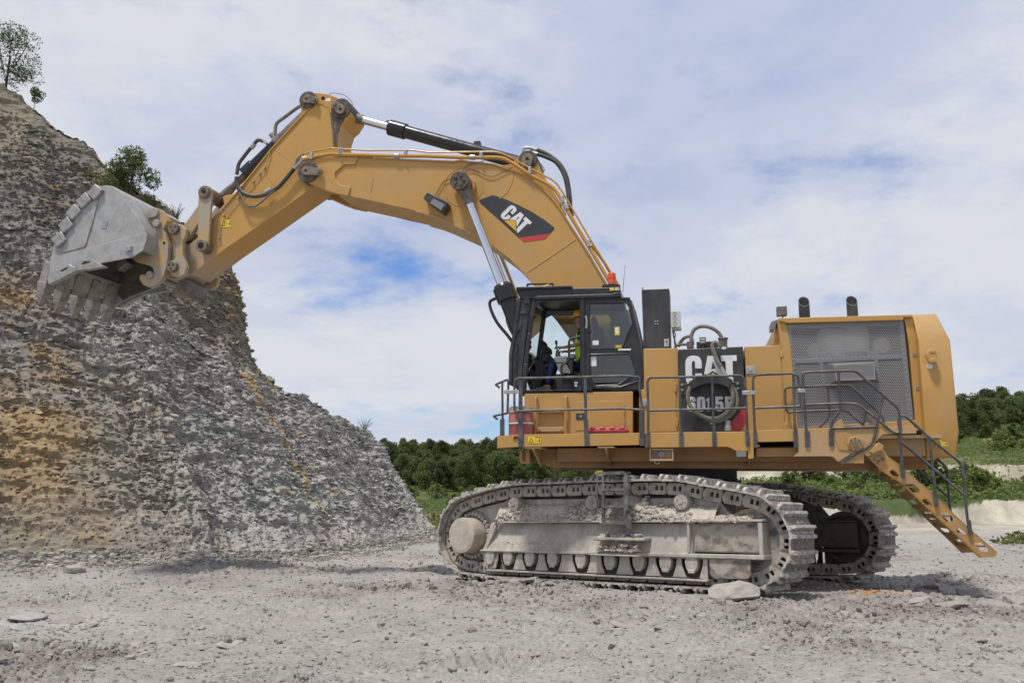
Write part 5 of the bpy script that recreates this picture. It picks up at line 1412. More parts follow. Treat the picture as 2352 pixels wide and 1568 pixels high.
# hose reel saddle
mb = MB(); mb.prism([(0.456,3.448),(0.447,3.427),(0.503,3.314),(0.559,3.348),(0.656,3.389),(0.816,3.414),(0.972,3.391),(1.055,3.356),(1.116,3.320),(1.173,3.434),(1.179,3.461),(1.092,3.509),(0.989,3.544),(0.821,3.570),(0.672,3.548),(0.554,3.507)], -2.30, TYP - 0.01)
mb.prism([(0.307,3.445),(0.454,3.441),(0.447,3.242),(0.304,3.243)], TYP - 0.022, TYP - 0.005); mb.prism([(1.086,3.448),(1.304,3.452),(1.301,3.250),(1.079,3.249)], TYP - 0.022, TYP - 0.005)
mb.prism([(0.788,3.233),(0.865,3.231),(0.854,2.615),(0.767,2.617)], TYP - 0.025, TYP - 0.006)
mb.build('hose_saddle', M['black_panel'], tank, 0.008)
mb = MB()
for c in ((0.334,3.418), (0.336,3.334), (1.265,3.421), (1.264,3.340), (0.803,2.751)): mb.disc(c, 0.019, TYP - 0.04, TYP - 0.02, 8)
build_each(mb, 'saddle_bolt', M['zinc'], tank)
mb = MB()
loop1 = [(1.049,-2.240,3.559),(1.098,-2.240,3.470),(1.136,-2.240,3.372),(1.159,-2.240,3.295),(1.171,-2.240,3.187),(1.156,-2.240,3.079),(1.094,-2.240,2.951),(0.985,-2.240,2.856),(0.847,-2.240,2.815),(0.711,-2.240,2.839),(0.577,-2.240,2.911),(0.484,-2.240,3.005),(0.434,-2.240,3.115),(0.429,-2.240,3.224),(0.451,-2.240,3.311),(0.491,-2.240,3.375),(0.583,-2.240,3.439)]
mb.tube(smooth_path([(0.980,-2.150,4.068),(0.950,-2.150,4.119),(0.907,-2.150,4.135),(0.876,-2.150,4.105),(0.870,-2.150,4.038),(0.900,-2.150,3.926),(0.948,-2.150,3.792),(1.008,-2.150,3.680)] + loop1, 5), 0.036, 10)
mb.tube(smooth_path([(1.093,-2.200,3.453),(1.168,-2.200,3.343),(1.222,-2.200,3.255),(1.239,-2.200,3.146),(1.217,-2.200,3.006),(1.134,-2.200,2.889),(0.995,-2.200,2.805),(0.847,-2.200,2.780),(0.711,-2.200,2.820)], 5), 0.036, 10)
mb.tube(smooth_path([(1.122,-2.170,3.347),(1.171,-2.170,3.259),(1.187,-2.170,3.150),(1.141,-2.170,3.032),(1.079,-2.170,2.935),(1.049,-2.170,2.839),(1.072,-2.170,2.752)], 5), 0.034, 10)
build_each(mb, 'filling_hose', M['hose_dusty'], tank)
mb = MB(); a, b, c = (1.074,-2.170,2.784), (1.071,-2.170,2.698), (1.070,-2.170,2.613)
mb.cyl(a, b, 0.05, n=14); mb.cyl(b, c, 0.062, n=14); mb.build('hose_coupling', M['zinc'], tank, 0.004)
mb = MB()
mb.tube(smooth_path([(0.513,-1.750,4.226),(0.521,-1.750,4.340),(0.576,-1.750,4.442),(0.677,-1.750,4.489),(0.788,-1.750,4.485),(0.919,-1.750,4.430),(1.014,-1.750,4.335),(1.054,-1.750,4.219)], 6), 0.034, 10)
mb.tube(smooth_path([(0.283,-1.750,4.141),(0.335,-1.750,4.232),(0.404,-1.750,4.298),(0.483,-1.750,4.319),(0.526,-1.750,4.271),(0.534,-1.750,4.168)], 6), 0.030, 10)
mb.tube(smooth_path([(0.232,-1.780,4.104),(0.244,-1.780,4.150),(0.301,-1.780,4.171),(0.467,-1.780,4.172)], 5), 0.026, 8)
build_each(mb, 'suction_hose', M['hose_dusty'], tank)
mb = MB()
a, b = (1.056,-1.750,4.105), (1.061,-1.750,4.242); mb.cyl(a, b, 0.075, n=18); c = Vector(b); mb.cyl(c, c + Vector((0, 0, 0.03)), 0.088, n=18)
a = Vector((0.492,-1.780,4.096)); mb.cyl(a, a + Vector((0, 0, 0.12)), 0.06, n=14)
mb.build('filler_cap', M['rodend'], tank, 0.004)
mb = MB(); (ax, az), (bx, bz) = [(0.602,4.211),(0.973,4.108)]; mb.box(ax, bx, -1.80, -1.45, bz - 0.02, az); mb.build('breather_box', M['black'], tank, 0.01)
mb = MB(); (ax, az), (bx, bz) = [(0.654,4.264),(0.766,4.136)]; mb.box(ax, bx, -1.97, -1.84, bz, az); mb.cyl(((ax + bx) / 2, -1.9, bz), ((ax + bx) / 2, -1.9, bz - 0.1), 0.02, n=8); wl = mb.build('work_lamp', M['rodend'], tank, 0.02)
mb = MB(); mb.box(ax + 0.02, bx - 0.02, -1.976, -1.969, (az + bz) / 2 + 0.01, az - 0.025); mb.box(ax + 0.02, bx - 0.02, -1.976, -1.969, bz + 0.03, (az + bz) / 2 - 0.01); mb.build('lens', M['lamp'], tank)
mb = MB(); (ax, az), (bx, bz) = [(1.025,4.066),(1.097,4.026)]; mb.box(ax, bx, TYP - 0.004, TYP, bz, az); mb.build('paper_label', M['paper'], tank)

# cabinet right of the tank
mb = MB(); mb.prism([(1.411,4.072),(2.015,4.075),(2.020,3.741),(2.018,2.570),(1.387,2.566)], -1.98, -1.0); cab2 = mb.build('cabinet', M['yellow'], exc, 0.012)
mb = MB(); (ax, az), (bx, bz) = [(1.413,3.720),(1.581,3.592)]; mb.box(ax, bx, -2.0, -1.975, bz, az); mb.box(ax + 0.05, bx - 0.06, -2.01, -2.0, bz + 0.04, az - 0.04); mb.build('door_latch', M['zinc'], cab2, 0.004)
mb = MB()
for q_ in ([(2.008,3.963),(2.028,3.866)], [(2.008,2.744),(2.031,2.637)]): mb.box(q_[0][0] - 0.02, q_[1][0] + 0.02, -2.01, -1.98, q_[1][1], q_[0][1])
build_each(mb, 'door_hinge', M['yellow'], cab2, 0.004)

# ---------------------------------------------------------------- engine housing
HY = -2.0
mb = MB()
mb.prism([(1.983,4.506),(2.115,4.507),(2.172,4.053),(2.234,2.613),(2.012,2.616),(2.016,4.072)], HY, HY + 0.35)                   # front post
mb.prism([(4.005,4.499),(4.131,4.507),(4.178,4.068),(4.252,2.939),(4.258,2.610),(4.059,2.591),(4.068,2.942),(4.056,4.056)], HY, HY + 0.35)        # rear post
mb.prism([(1.991,4.533),(4.125,4.508),(4.128,4.462),(3.988,4.468),(3.985,4.422),(2.150,4.441),(1.995,4.487)], HY - 0.06, HY + 0.3)          # eave
mb.prism([(2.230,2.668),(4.070,2.760),(4.073,2.591),(2.234,2.613)], HY, HY + 0.3)                                        # sill
(hx0, hz_t) = (2.109,4.514); hx1 = (4.131,4.507)[0]
mb.box(hx0, hx1, HY + 0.0, 2.0, hz_t - 0.07, hz_t - 0.01)
mb.box(hx0 + 0.05, hx1, -1.0, 2.0, 2.51, hz_t - 0.08)
hous = mb.build('engine_housing', M['yellow'], exc, 0.008)
mb = MB(); mb.prism([(1.876,4.120),(1.956,4.230),(1.958,4.366),(2.010,4.564),(2.068,4.562),(2.046,4.092)], -1.75, 1.7); mb.build('housing_front', M['yellow_dusty'], hous, 0.01)
mb = MB(); mb.prism([(1.870,4.477),(1.898,4.527),(1.995,4.551),(1.993,4.501),(1.933,4.373),(1.869,4.370)], -1.85, -1.5); mb.build('air_intake', M['galv'], hous, 0.01)
mb = MB(); mb.box(hx0 + 0.05, hx1 - 0.02, HY + 0.75, HY + 0.80, 2.51, hz_t - 0.08); mb.build('engine_bay', M['engine_dark'], hous)
mb = MB()
for c in ((2.907,4.107), (3.272,4.179)):
    mb.lathe([(0.10, -0.30), (0.24, -0.22), (0.26, 0.1), (0.22, 0.26), (0.10, 0.30)], (c[0], -1.55, c[1]), (0, 0, 1), 20)
for c in ((2.629,4.013), (3.719,4.079)): mb.lathe([(0.06, -0.12), (0.14, -0.08), (0.14, 0.08), (0.06, 0.12)], (c[0], -1.5, c[1]), (0, -1, 0), 14)
build_each(mb, 'air_filter', M['filter'], hous)
mb = MB()
for k in range(6):
    c = (2.767,3.337); mb.cyl((c[0] + k * 0.28, -1.45, 2.55), (c[0] + k * 0.28, -1.45, 3.4 + 0.1 * (k % 3)), 0.05, n=10)
c0, c1 = (2.426,3.479), (3.928,3.509)
mb.box(c0[0], c1[0], -1.5, -1.4, c1[1] - 0.05, c1[1] + 0.05); mb.box(c0[0] + 0.3, c1[0] - 0.5, -1.6, -1.3, 2.55, 3.05)
mb.build('engine_block', M['engine_dark'], hous)
# perforated screens in a steel frame
scr = [(2.131,4.433),(4.001,4.434),(4.047,2.760),(2.223,2.652)]
(sx0, sz0), (sx1, sz1), (sx2, sz2), (sx3, sz3) = scr
def bil(a, b):
    t0 = (sx0 + (sx1 - sx0) * a, sz0 + (sz1 - sz0) * a); t1 = (sx3 + (sx2 - sx3) * a, sz3 + (sz2 - sz3) * a)
    return (t0[0] + (t1[0] - t0[0]) * b, t0[1] + (t1[1] - t0[1]) * b)
mb = MB(); mb.prism([bil(0, 0), bil(1, 0), bil(1, 1), bil(0, 1)], HY + 0.015, HY + 0.03, [[bil(.035, .045), bil(.955, .045), bil(.955, .965), bil(.035, .965)]])
for (a, b, c, d) in ((.035, .955, .345, .385), (.25, .28, .385, .60), (.72, .75, .385, .60), (.25, .36, .29, .345), (.66, .77, .29, .345), (.28, .72, .60, .63)):
    mb.prism([bil(a, c), bil(b, c), bil(b, d), bil(a, d)], HY + 0.008, HY + 0.018)
mb.build('screen_frame', M['galv'], hous, 0.003)
mb = MB()
for k in range(22):
    for (a, b) in ((0.02, (k + .5) / 22), (0.975, (k + .5) / 22)): mb.disc(bil(a, b), 0.012, HY + 0.005, HY + 0.016, 6)
for k in range(13): mb.disc(bil(0.28 + 0.036 * k, 0.355), 0.011, HY + 0.0, HY + 0.01, 6)
for k in range(6):
    mb.disc(bil(0.265, 0.41 + 0.035 * k), 0.011, HY, HY + 0.01, 6); mb.disc(bil(0.735, 0.41 + 0.035 * k), 0.011, HY, HY + 0.01, 6)
mb.build('screen_rivets', M['zinc'], hous, kind='stuff')
for (c, d) in ((.045, .355), (.375, .965)):
    mb = MB(); q_ = [bil(.035, c), bil(.955, c), bil(.955, d), bil(.035, d)]
    mb.add([(x, HY + 0.022, z) for x, z in q_], [(0, 1, 2, 3)]); mb.build('screen', M['screen'], hous)
# bulged box on the screen
bx_ = [(2.832,3.689),(3.475,3.729),(3.471,3.432),(2.856,3.425)]
back_ = [(2.738,3.734),(3.497,3.735),(3.557,3.396),(2.765,3.383)]
mb = MB()
vs = [(x, HY - 0.13, z) for x, z in bx_] + [(x, HY + 0.01, z) for x, z in back_]
mb.add(vs, [(1, 0, 4, 5), (2, 1, 5, 6), (0, 3, 7, 4), (3, 2, 6, 7)]); mb.build('screen_bulge', M['galv'], hous)
mb = MB(); mb.add([(x, HY - 0.131, z) for x, z in bx_], [(0, 1, 2, 3)]); mb.build('screen', M['screen'], hous)
mb = MB(); ib = [(x * 0.94 + sum(p[0] for p in bx_) / 4 * 0.06, z * 0.8 + sum(p[1] for p in bx_) / 4 * 0.2) for x, z in bx_]
mb.prism(bx_, HY - 0.133, HY - 0.127, [ib]); mb.build('bulge_frame', M['bulge'], hous)
for c, y, tp_ in (((2.595,4.825), -0.6, (2.609,5.095)[1]), ((3.475,4.842), -0.4, (3.491,5.112)[1])):
    top = tp_; r0 = 0.10
    mb = MB(); n = 20; vs = []
    for (rr, zz, sl_) in ((r0, c[1] - 0.2, 0), (r0, top - 0.24, 0.0), (r0, top, 1.0), (r0 - 0.012, top, 1.0), (r0 - 0.012, top - 0.5, 0.0)):
        for i in range(n):
            a = 2 * math.pi * i / n
            vs.append((c[0] + rr * math.cos(a), y + rr * math.sin(a), zz + (sl_ * (1.15 * rr * math.sin(a)))))
    fs = [(k * n + i, k * n + (i + 1) % n, (k + 1) * n + (i + 1) % n, (k + 1) * n + i) for k in range(4) for i in range(n)] + [tuple(range(4 * n, 5 * n))]
    mb.add(vs, fs); mb.build('exhaust_pipe', M['black'], hous)
mb = MB(); c = (2.097,-1.700,4.702); cv = Vector(c)
mb.cyl(cv + Vector((0, 0, -0.02)), cv + Vector((0, 0, -0.20)), 0.015, n=6); mb.box(cv.x - 0.10, cv.x + 0.07, -1.78, -1.62, cv.z - 0.07, cv.z + 0.09)
mb.build('work_lamp', M['rodend'], hous, 0.02)

# ---------------------------------------------------------------- counterweight
zb = (4.602,2.148)[1]; zc1 = (4.640,2.563)[1]; zc2 = (4.636,4.037)[1]; zt_ = (4.528,4.536)[1]
xr_b, xr_1, xr_2, xr_t = ((4.602,2.148)[0], (4.660,2.542)[0], (4.639,4.043)[0], (4.528,4.536)[0])
xf = [(4.160,2.141)[0], (4.167,2.523)[0], (4.149,4.037)[0], (4.167,4.537)[0]]
xfm = sum(xf) / 4
rings = [(zb, xfm, xr_b, 2.12), (zc1, xfm, xr_1, 2.20), (zc2, xfm, xr_2, 2.20), (zt_, xfm, xr_t, 1.92)]
vs = []
for (z, xa, xb, w) in rings:
    ch = 0.32
    vs += [(xa, -w, z), (xb, -w, z), (xb + 0.03, -w + ch, z), (xb + 0.06, 0, z), (xb + 0.03, w - ch, z), (xb, w, z), (xa, w, z)]
n = 7
fs = [tuple(range(n)), tuple(range(4 * n - 1, 3 * n - 1, -1))]
for k in range(3): fs += [(k * n + i, (k + 1) * n + i, (k + 1) * n + (i + 1) % n, k * n + (i + 1) % n) for i in range(n)]
mb = MB(); mb.add(vs, fs); cw = mb.build('counterweight', M['yellow'], exc, 0.02, seg=2, angle=30)
mb = MB(); c = (4.314,3.753)
mb.capsule((c[0], c[1] + 0.03), (c[0], c[1] - 0.05), 0.085, 0.06, -2.32, -2.26); mb.box(c[0] - 0.03, c[0] + 0.06, -2.33, -2.19, c[1] - 0.09, c[1] - 0.02); mb.box(c[0] - 0.03, c[0] + 0.06, -2.33, -2.19, c[1] + 0.06, c[1] + 0.12)
mb.build('lifting_lug', M['yellow'], cw, 0.01)
mb = MB(); mb.disc((4.300,3.618), 0.045, -2.215, -2.195, 16); mb.build('reflector', M['paper'], cw, 0.003)
mb = MB(); mb.disc((4.131,3.840), 0.03, HY - 0.01, HY, 14); mb.disc((4.140,3.286), 0.03, HY - 0.01, HY, 14); build_each(mb, 'post_plug', M['grey'], hous)
warning([(4.303,2.424),(4.475,2.327)], -2.202, cw)
mb = MB(); (ax, az), (bx, bz) = [(3.504,2.539),(4.028,2.151)]
mb.box((3.258,2.506)[0], xfm - 0.012, -2.18, -1.2, (3.601,2.169)[1], 2.46); mb.build('rear_skirt', M['yellow_dusty'], exc, 0.02)

# ---------------------------------------------------------------- access ladder
LY = -2.42
holes = [[(3.536,1.930),(3.580,1.955),(3.613,1.940),(3.669,1.870),(3.658,1.827),(3.601,1.840),(3.543,1.891)], [(3.753,1.711),(3.790,1.730),(3.880,1.728),(3.959,1.643),(3.954,1.601),(3.841,1.597)], [(3.988,1.490),(4.033,1.507),(4.062,1.495),(4.126,1.418),(4.115,1.382),(4.045,1.390),(3.993,1.444)],
         [(4.219,1.274),(4.342,1.288),(4.433,1.197),(4.424,1.156),(4.312,1.149)], [(4.447,1.045),(4.490,1.057),(4.518,1.045),(4.590,0.968),(4.580,0.935),(4.517,0.945),(4.456,0.995)], [(4.685,0.826),(4.792,0.842),(4.883,0.741),(4.873,0.701),(4.781,0.707)]]
outer = [(3.169,2.215),(3.259,2.274),(3.436,2.333),(3.536,2.143),(3.708,2.004),(3.970,1.738),(4.229,1.491),(4.446,1.243),(4.661,1.018),(4.929,0.760),(4.995,0.688),(4.989,0.652),(4.946,0.623),(4.764,0.616),(4.498,0.905),(4.227,1.185),(3.952,1.482),(3.692,1.759),(3.382,1.969)]
def shear(pts, dy): return [(x, z) for x, z in pts]
lad = None
for k, y in enumerate((LY, LY + 0.95)):
    mb = MB(); mb.prism(outer, y, y + 0.025, holes)
    # flange along both edges
    top = outer[3:11]; bot = outer[13:19]
    for chain in (top, bot):
        for a, b in zip(chain, chain[1:]): mb.slab(a, b, 0.022, y if k == 0 else y - 0.055, y + 0.08 if k == 0 else y + 0.025)
    o = mb.build('access_ladder' if k == 0 else 'stringer', M['yellow_rusty'], exc if k == 0 else lad, 0.003)
    if k == 0: lad = o
a0, a1 = Vector((3.469,2.047)), Vector((4.885,0.691))
for i in range(9):
    c = a0.lerp(a1, (i + 0.4) / 9)
    mb = MB()
    ax, bx = c.x - 0.13, c.x + 0.12
    hl = [[(0, 0)]]
    pl = [(ax, c.y - 0.012), (bx, c.y - 0.012), (bx, c.y + 0.012), (ax, c.y + 0.012)]
    mb.prism(pl, LY + 0.026, LY + 0.948)
    mb.box(ax, ax + 0.02, LY + 0.026, LY + 0.948, c.y - 0.045, c.y - 0.012)
    mb.build('tread', M['yellow_rusty'], lad, 0.003)
mb = MB(); mb.prism([(2.730,2.680),(2.849,2.766),(2.900,2.569),(3.018,2.480),(3.027,2.448),(2.965,2.275),(2.881,2.254),(2.779,2.277),(2.738,2.451)], LY - 0.05, LY - 0.02); mb.prism([(2.874,2.482),(3.029,2.480),(3.280,2.402),(3.458,2.325),(3.389,2.186),(3.184,2.166),(3.138,2.252),(3.047,2.275)], LY - 0.045, LY - 0.025)
mb.build('pivot_plate', M['yellow_rusty'], lad, 0.006)
mb = MB(); c = (3.033,2.365); mb.disc(c, 0.118, LY - 0.085, LY - 0.04, 28)
mb.build('pivot_flange', M['yellow_rusty'], lad, 0.01)
mb = MB(); mb.disc(c, 0.045, LY - 0.105, LY - 0.08, 16)
for k in range(8): mb.disc((c[0] + 0.085 * math.cos(k * 0.785), c[1] + 0.085 * math.sin(k * 0.785)), 0.017, LY - 0.102, LY - 0.08, 6)
for q_ in ((3.389,2.186), (3.437,2.143), (3.319,2.109), (3.383,2.096), (3.449,2.117), (3.360,2.054)): mb.disc(q_, 0.017, LY - 0.02, LY + 0.001, 6)
build_each(mb, 'flange_bolt', M['rodend'], lad)
mb = MB(); mb.prism([(3.243,2.239),(3.383,2.382),(3.455,2.330),(3.437,2.270),(3.271,2.203)], LY - 0.11, LY - 0.03); mb.build('stop_bracket', M['yellow_rusty'], lad, 0.006)
LR = LY - 0.035
rails('ladder_rail', [[(3.721,-2.455,1.833),(3.721,-2.455,2.527),(3.711,-2.455,2.764),(3.771,-2.455,2.811),(3.834,-2.455,2.788),(4.152,-2.455,2.454),(4.576,-2.455,2.057),(4.602,-2.455,1.979),(4.608,-2.455,1.200),(4.631,-2.455,0.954)], [(3.730,-2.455,2.387),(4.158,-2.455,1.987),(4.614,-2.455,1.535)], [(4.151,-2.455,2.447),(4.168,-2.455,1.991),(4.178,-2.455,1.394)]], lad,
      flats=[((3.711,-2.455,2.067), (3.723,-2.455,1.827), 0.06), ((4.167,-2.455,1.623), (4.178,-2.455,1.387), 0.06), ((4.626,-2.455,1.180), (4.631,-2.455,0.950), 0.06)])
rails('ladder_rail', [[(3.734,-1.440,2.169),(3.735,-1.440,2.582),(3.725,-1.440,2.767),(3.793,-1.440,2.803),(3.877,-1.440,2.765),(4.158,-1.440,2.458),(4.605,-1.440,2.034),(4.637,-1.440,1.962),(4.627,-1.440,1.493),(4.644,-1.440,1.121)], [(3.740,-1.440,2.393),(4.187,-1.440,1.958),(4.634,-1.440,1.497)], [(4.164,-1.440,2.451),(4.172,-1.440,1.963),(4.192,-1.440,1.726)]], lad)

# ---------------------------------------------------------------- cab
C0, C1 = -1.95, -0.72
side = [(-2.488,3.356),(-2.472,3.625),(-2.417,4.140),(-2.346,4.614),(-2.294,4.936),(-2.293,5.084),(-0.542,5.037),(-0.519,4.952),(-0.448,4.617),(-0.375,4.165),(-0.330,3.719),(-0.312,3.366)]
op = [(-2.446,3.394),(-2.418,3.836),(-2.383,4.231),(-2.330,4.629),(-2.283,4.889),(-2.247,4.984),(-2.174,5.027),(-1.436,5.014),(-1.442,3.379)]
w_up = [(-1.275,4.959),(-0.677,4.946),(-0.596,4.925),(-0.553,4.848),(-0.504,4.544),(-0.608,4.337),(-0.698,4.110),(-1.276,4.119)]
w_lo = [(-1.274,4.002),(-1.254,4.016),(-0.579,4.008),(-0.543,3.962),(-0.469,3.671),(-0.484,3.642),(-0.788,3.457),(-1.170,3.450),(-1.200,3.459),(-1.277,3.632)]
mb = MB(); mb.prism(side, C0, C0 + 0.07, [op, w_up, w_lo])
cab = mb.build('cab', M['cabblack'], exc, 0.01)
# far side of the cab with one tall window
side2 = [(x, z) for x, z in side]
opf = [(-2.391,4.673),(-2.349,4.845),(-2.282,4.942),(-2.183,4.991),(-1.560,4.979),(-1.059,4.959),(-1.012,4.892),(-1.005,4.404),(-1.342,4.399),(-1.574,3.936),(-1.996,3.801),(-2.322,3.810),(-2.385,4.252)]
mb = MB(); mb.prism(side2, C1 - 0.05, C1, [opf]); mb.build('cab_side', M['liner'], cab, 0.006)
mb = MB(); mb.add([(x, C1 - 0.025, z) for x, z in opf], [tuple(range(len(opf)))]); mb.build('window_pane', M['glass_far'], cab)
for nm, w in (('window_pane', w_up), ('window_pane', w_lo)):
    mb = MB(); mb.add([(x, C0 + 0.03, z) for x, z in w], [tuple(range(len(w)))]); mb.build(nm, M['glass'], cab)
# raised rubber beads round the door windows and opening
mb = MB()
for w in (w_up, w_lo, op):
    pth = [(x, C0 - 0.004, z) for x, z in w]; mb.tube(pth, 0.014, 6, True)
door = [(-1.364,4.999),(-1.310,5.028),(-0.593,5.017),(-0.550,4.982),(-0.508,4.859),(-0.377,4.163),(-0.331,3.644),(-0.392,3.528),(-0.729,3.425),(-1.185,3.421),(-1.286,3.549),(-1.367,3.641)]
mb.tube([(x, C0 - 0.006, z) for x, z in door], 0.016, 6, True)
mb.build('door_seal', M['cabblack'], cab)
mb = MB(); mb.prism([(-1.429,5.011),(-1.371,5.015),(-1.368,3.370),(-1.437,3.368)], C0 - 0.03, C0 + 0.05); mb.prism([(-1.542,3.369),(-1.435,3.553),(-1.437,3.367)], C0 - 0.02, C0); mb.prism([(-1.360,3.596),(-1.230,3.367),(-1.363,3.365)], C0 - 0.02, C0)
mb.build('door_post', M['cabblack'], cab, 0.006)
mb = MB(); mb.rail([(-1.330,-2.020,4.714),(-1.316,-2.020,4.638),(-1.318,-2.020,4.502),(-1.333,-2.020,4.487)], 0.018, 0.02); mb.build('door_handle', M['zinc'], cab)
mb = MB(); mb.rail([(-0.762,-2.020,4.070),(-0.535,-2.020,4.067)], 0.022); mb.build('door_handle', M['zinc'], cab)
mb = MB(); (ax, az), (bx, bz) = [(-1.324,4.488),(-1.250,4.417)]; mb.box(ax, bx, C0 - 0.03, C0 + 0.02, bz, az); mb.build('lock', M['cabblack'], cab, 0.005)
# roof
mb = MB()
roof = [(-2.539,5.087),(-2.601,5.199),(-2.624,5.263),(-2.274,5.259),(-1.582,5.242),(-0.948,5.223),(-0.716,5.223),(-0.700,5.052),(-0.802,5.041),(-2.274,5.083)]
mb.prism(roof, C0 - 0.03, C1 + 0.03)
mb.prism([(-2.614,5.291),(-2.590,5.305),(-1.574,5.280),(-1.567,5.241),(-2.606,5.254)], C0 - 0.08, C1 + 0.08)
mb.prism([(-2.296,5.097),(-2.219,5.121),(-0.863,5.102),(-0.852,5.116),(-0.695,5.117),(-0.696,5.044),(-0.812,5.037),(-2.281,5.058)], C0 - 0.045, C0 - 0.02)
mb.build('cab_roof', M['cabblack'], cab, 0.012)
mb = MB(); mb.rail([(-2.413,-1.950,5.297),(-2.413,-1.950,5.363),(-1.936,-1.950,5.348),(-1.937,-1.950,5.285)], 0.02, 0.02); mb.build('roof_bracket', M['cabblack'], cab)
mb = MB(); mb.cyl((-2.142,-1.950,5.290), (-2.003,-1.950,5.331), 0.022, n=8); mb.build('yellow_strap', M['sticker'], cab)
# front: pillars, screen and guard
fx = [(-2.293,5.084), (-2.382,4.446), (-2.456,3.882), (-2.495,3.356)]
gx = [(-2.564,5.099), (-2.635,4.556), (-2.724,4.081), (-2.733,3.515)]
mb = MB()
for y in (C0 + 0.02, C1 - 0.06):
    for a, b in zip(fx, fx[1:]): mb.slab(a, b, 0.07, y - 0.03, y + 0.05)
for a in (fx[0], fx[3]): mb.box(a[0] - 0.04, a[0] + 0.04, C0, C1, a[1] - 0.05, a[1] + 0.05)
mb.build('front_pillar', M['cabblack'], cab, 0.01)
mb = MB()
for a, b in zip(fx, fx[1:]):
    mb.add([(a[0] - 0.005, C0 + 0.04, a[1]), (a[0] - 0.005, C1 - 0.06, a[1]), (b[0] - 0.005, C1 - 0.06, b[1]), (b[0] - 0.005, C0 + 0.04, b[1])], [(0, 1, 2, 3)])
mb.build('windscreen', M['glass_far'], cab)
mb = MB()
for y in (C0 + 0.0, C0 + 0.36, C0 + 0.85, C1 - 0.03):
    for a, b in zip(gx, gx[1:]): mb.slab(a, b, 0.06 if y < C0 + 0.1 or y > C1 - 0.1 else 0.035, y - 0.03, y + 0.025)
mb.prism([gx[0], (fx[0][0] - 0.05, fx[0][1]), (fx[1][0] - 0.06, fx[1][1]), (fx[2][0] - 0.05, fx[2][1]), (fx[3][0] - 0.04, fx[3][1]), gx[3], gx[2], gx[1]], C0 + 0.005, C0 + 0.03)
for k in range(13):
    t = k / 12 * 3; i = min(int(t), 2); a = Vector(gx[i]).lerp(Vector(gx[i + 1]), t - i)
    mb.box(a.x - 0.02, a.x + 0.02, C0, C1, a.y - 0.012, a.y + 0.012)
for q_, s_ in (([(-2.474,5.089),(-2.366,4.991)], .02), ([(-2.544,4.844),(-2.397,4.799)], .03), ([(-2.638,3.805),(-2.607,3.728)], .02), ([(-2.607,4.630),(-2.529,4.504)], .02)):
    (ax, az), (bx, bz) = q_; mb.box(ax, bx, C0 - s_, C0 + 0.03, bz, az)
mb.tube(smooth_path([(-2.459,-2.000,5.073),(-2.412,-2.000,5.079),(-2.397,-2.000,5.024),(-2.459,-2.000,4.964),(-2.420,-2.000,4.885),(-2.459,-2.000,4.810)], 5), 0.008, 5); mb.tube(smooth_path([(-2.622,-2.000,4.878),(-2.591,-2.000,4.753),(-2.630,-2.000,4.693),(-2.576,-2.000,4.537),(-2.630,-2.000,4.385)], 5), 0.010, 5)
mb.tube(smooth_path([(-2.638,-2.000,4.339),(-2.607,-2.000,4.154),(-2.653,-2.000,4.003),(-2.623,-2.000,3.850),(-2.661,-2.000,3.729),(-2.638,-2.000,3.593)], 5), 0.012, 5)
mb.build('front_guard', M['black'], cab, 0.005)
# floor, rear wall, ceiling liner
fl = (-2.480,3.383)[1]; xr = (-0.429,4.466)[0]; xl = fx[3][0]
mb = MB(); mb.box(xl, (-0.338,3.366)[0], C0 + 0.02, C1, fl - 0.03, fl + 0.02); mb.build('cab_floor', M['interior'], cab)
mb = MB(); rw = [(-0.536,4.983),(-0.455,4.617),(-0.378,4.165),(-0.330,3.719),(-0.324,3.366)]
for a, b in zip(rw, rw[1:]): mb.slab(a, b, 0.05, C0 + 0.03, C1 - 0.02)
mb.build('rear_wall', M['liner'], cab)
# inner partition with ribbed panel seen through the lower door window
mb = MB()
for k in range(5):
    mb.tube(smooth_path([Vector(q_) + Vector((0.06 * k, 0, 0.0)) for q_ in [(-1.377,-0.950,3.667),(-1.295,-0.950,3.807),(-1.183,-0.950,3.947),(-0.992,-0.950,4.037)]], 4), 0.022, 6)
mb.build('ribbed_panel', M['grey'], cab)
# seat, console, screen
mb = MB()
mb.prism([(-1.495,3.848),(-1.502,3.942),(-1.145,3.916),(-1.116,3.837),(-1.163,3.761),(-1.504,3.770)], -1.58, -1.06); mb.prism([(-1.284,3.904),(-1.294,4.296),(-1.243,4.609),(-1.165,4.622),(-1.104,4.509),(-1.080,4.132),(-1.099,3.884)], -1.56, -1.08)
mb.prism([(-1.305,4.611),(-1.300,4.769),(-1.271,4.822),(-1.232,4.821),(-1.202,4.734),(-1.196,4.607),(-1.243,4.577)], -1.45, -1.18); mb.prism([(-1.426,3.768),(-1.194,3.762),(-1.183,3.452),(-1.446,3.458)], -1.5, -1.14)
mb.build('seat', M['seat'], cab, 0.03, seg=3)
mb = MB(); mb.prism([(-1.961,3.994),(-1.938,4.024),(-1.738,4.041),(-1.713,4.018),(-1.719,3.941),(-1.763,3.907),(-1.923,3.912),(-1.946,3.940)], -1.76, -1.60); mb.prism([(-1.923,3.909),(-1.747,3.904),(-1.646,3.726),(-1.666,3.707),(-1.825,3.723),(-1.879,3.763)], -1.75, -1.60); mb.prism([(-1.685,4.070),(-1.593,4.078),(-1.575,4.006),(-1.594,3.984),(-1.678,3.991)], -1.74, -1.60)
cons = mb.build('console', M['grey'], cab, 0.015)
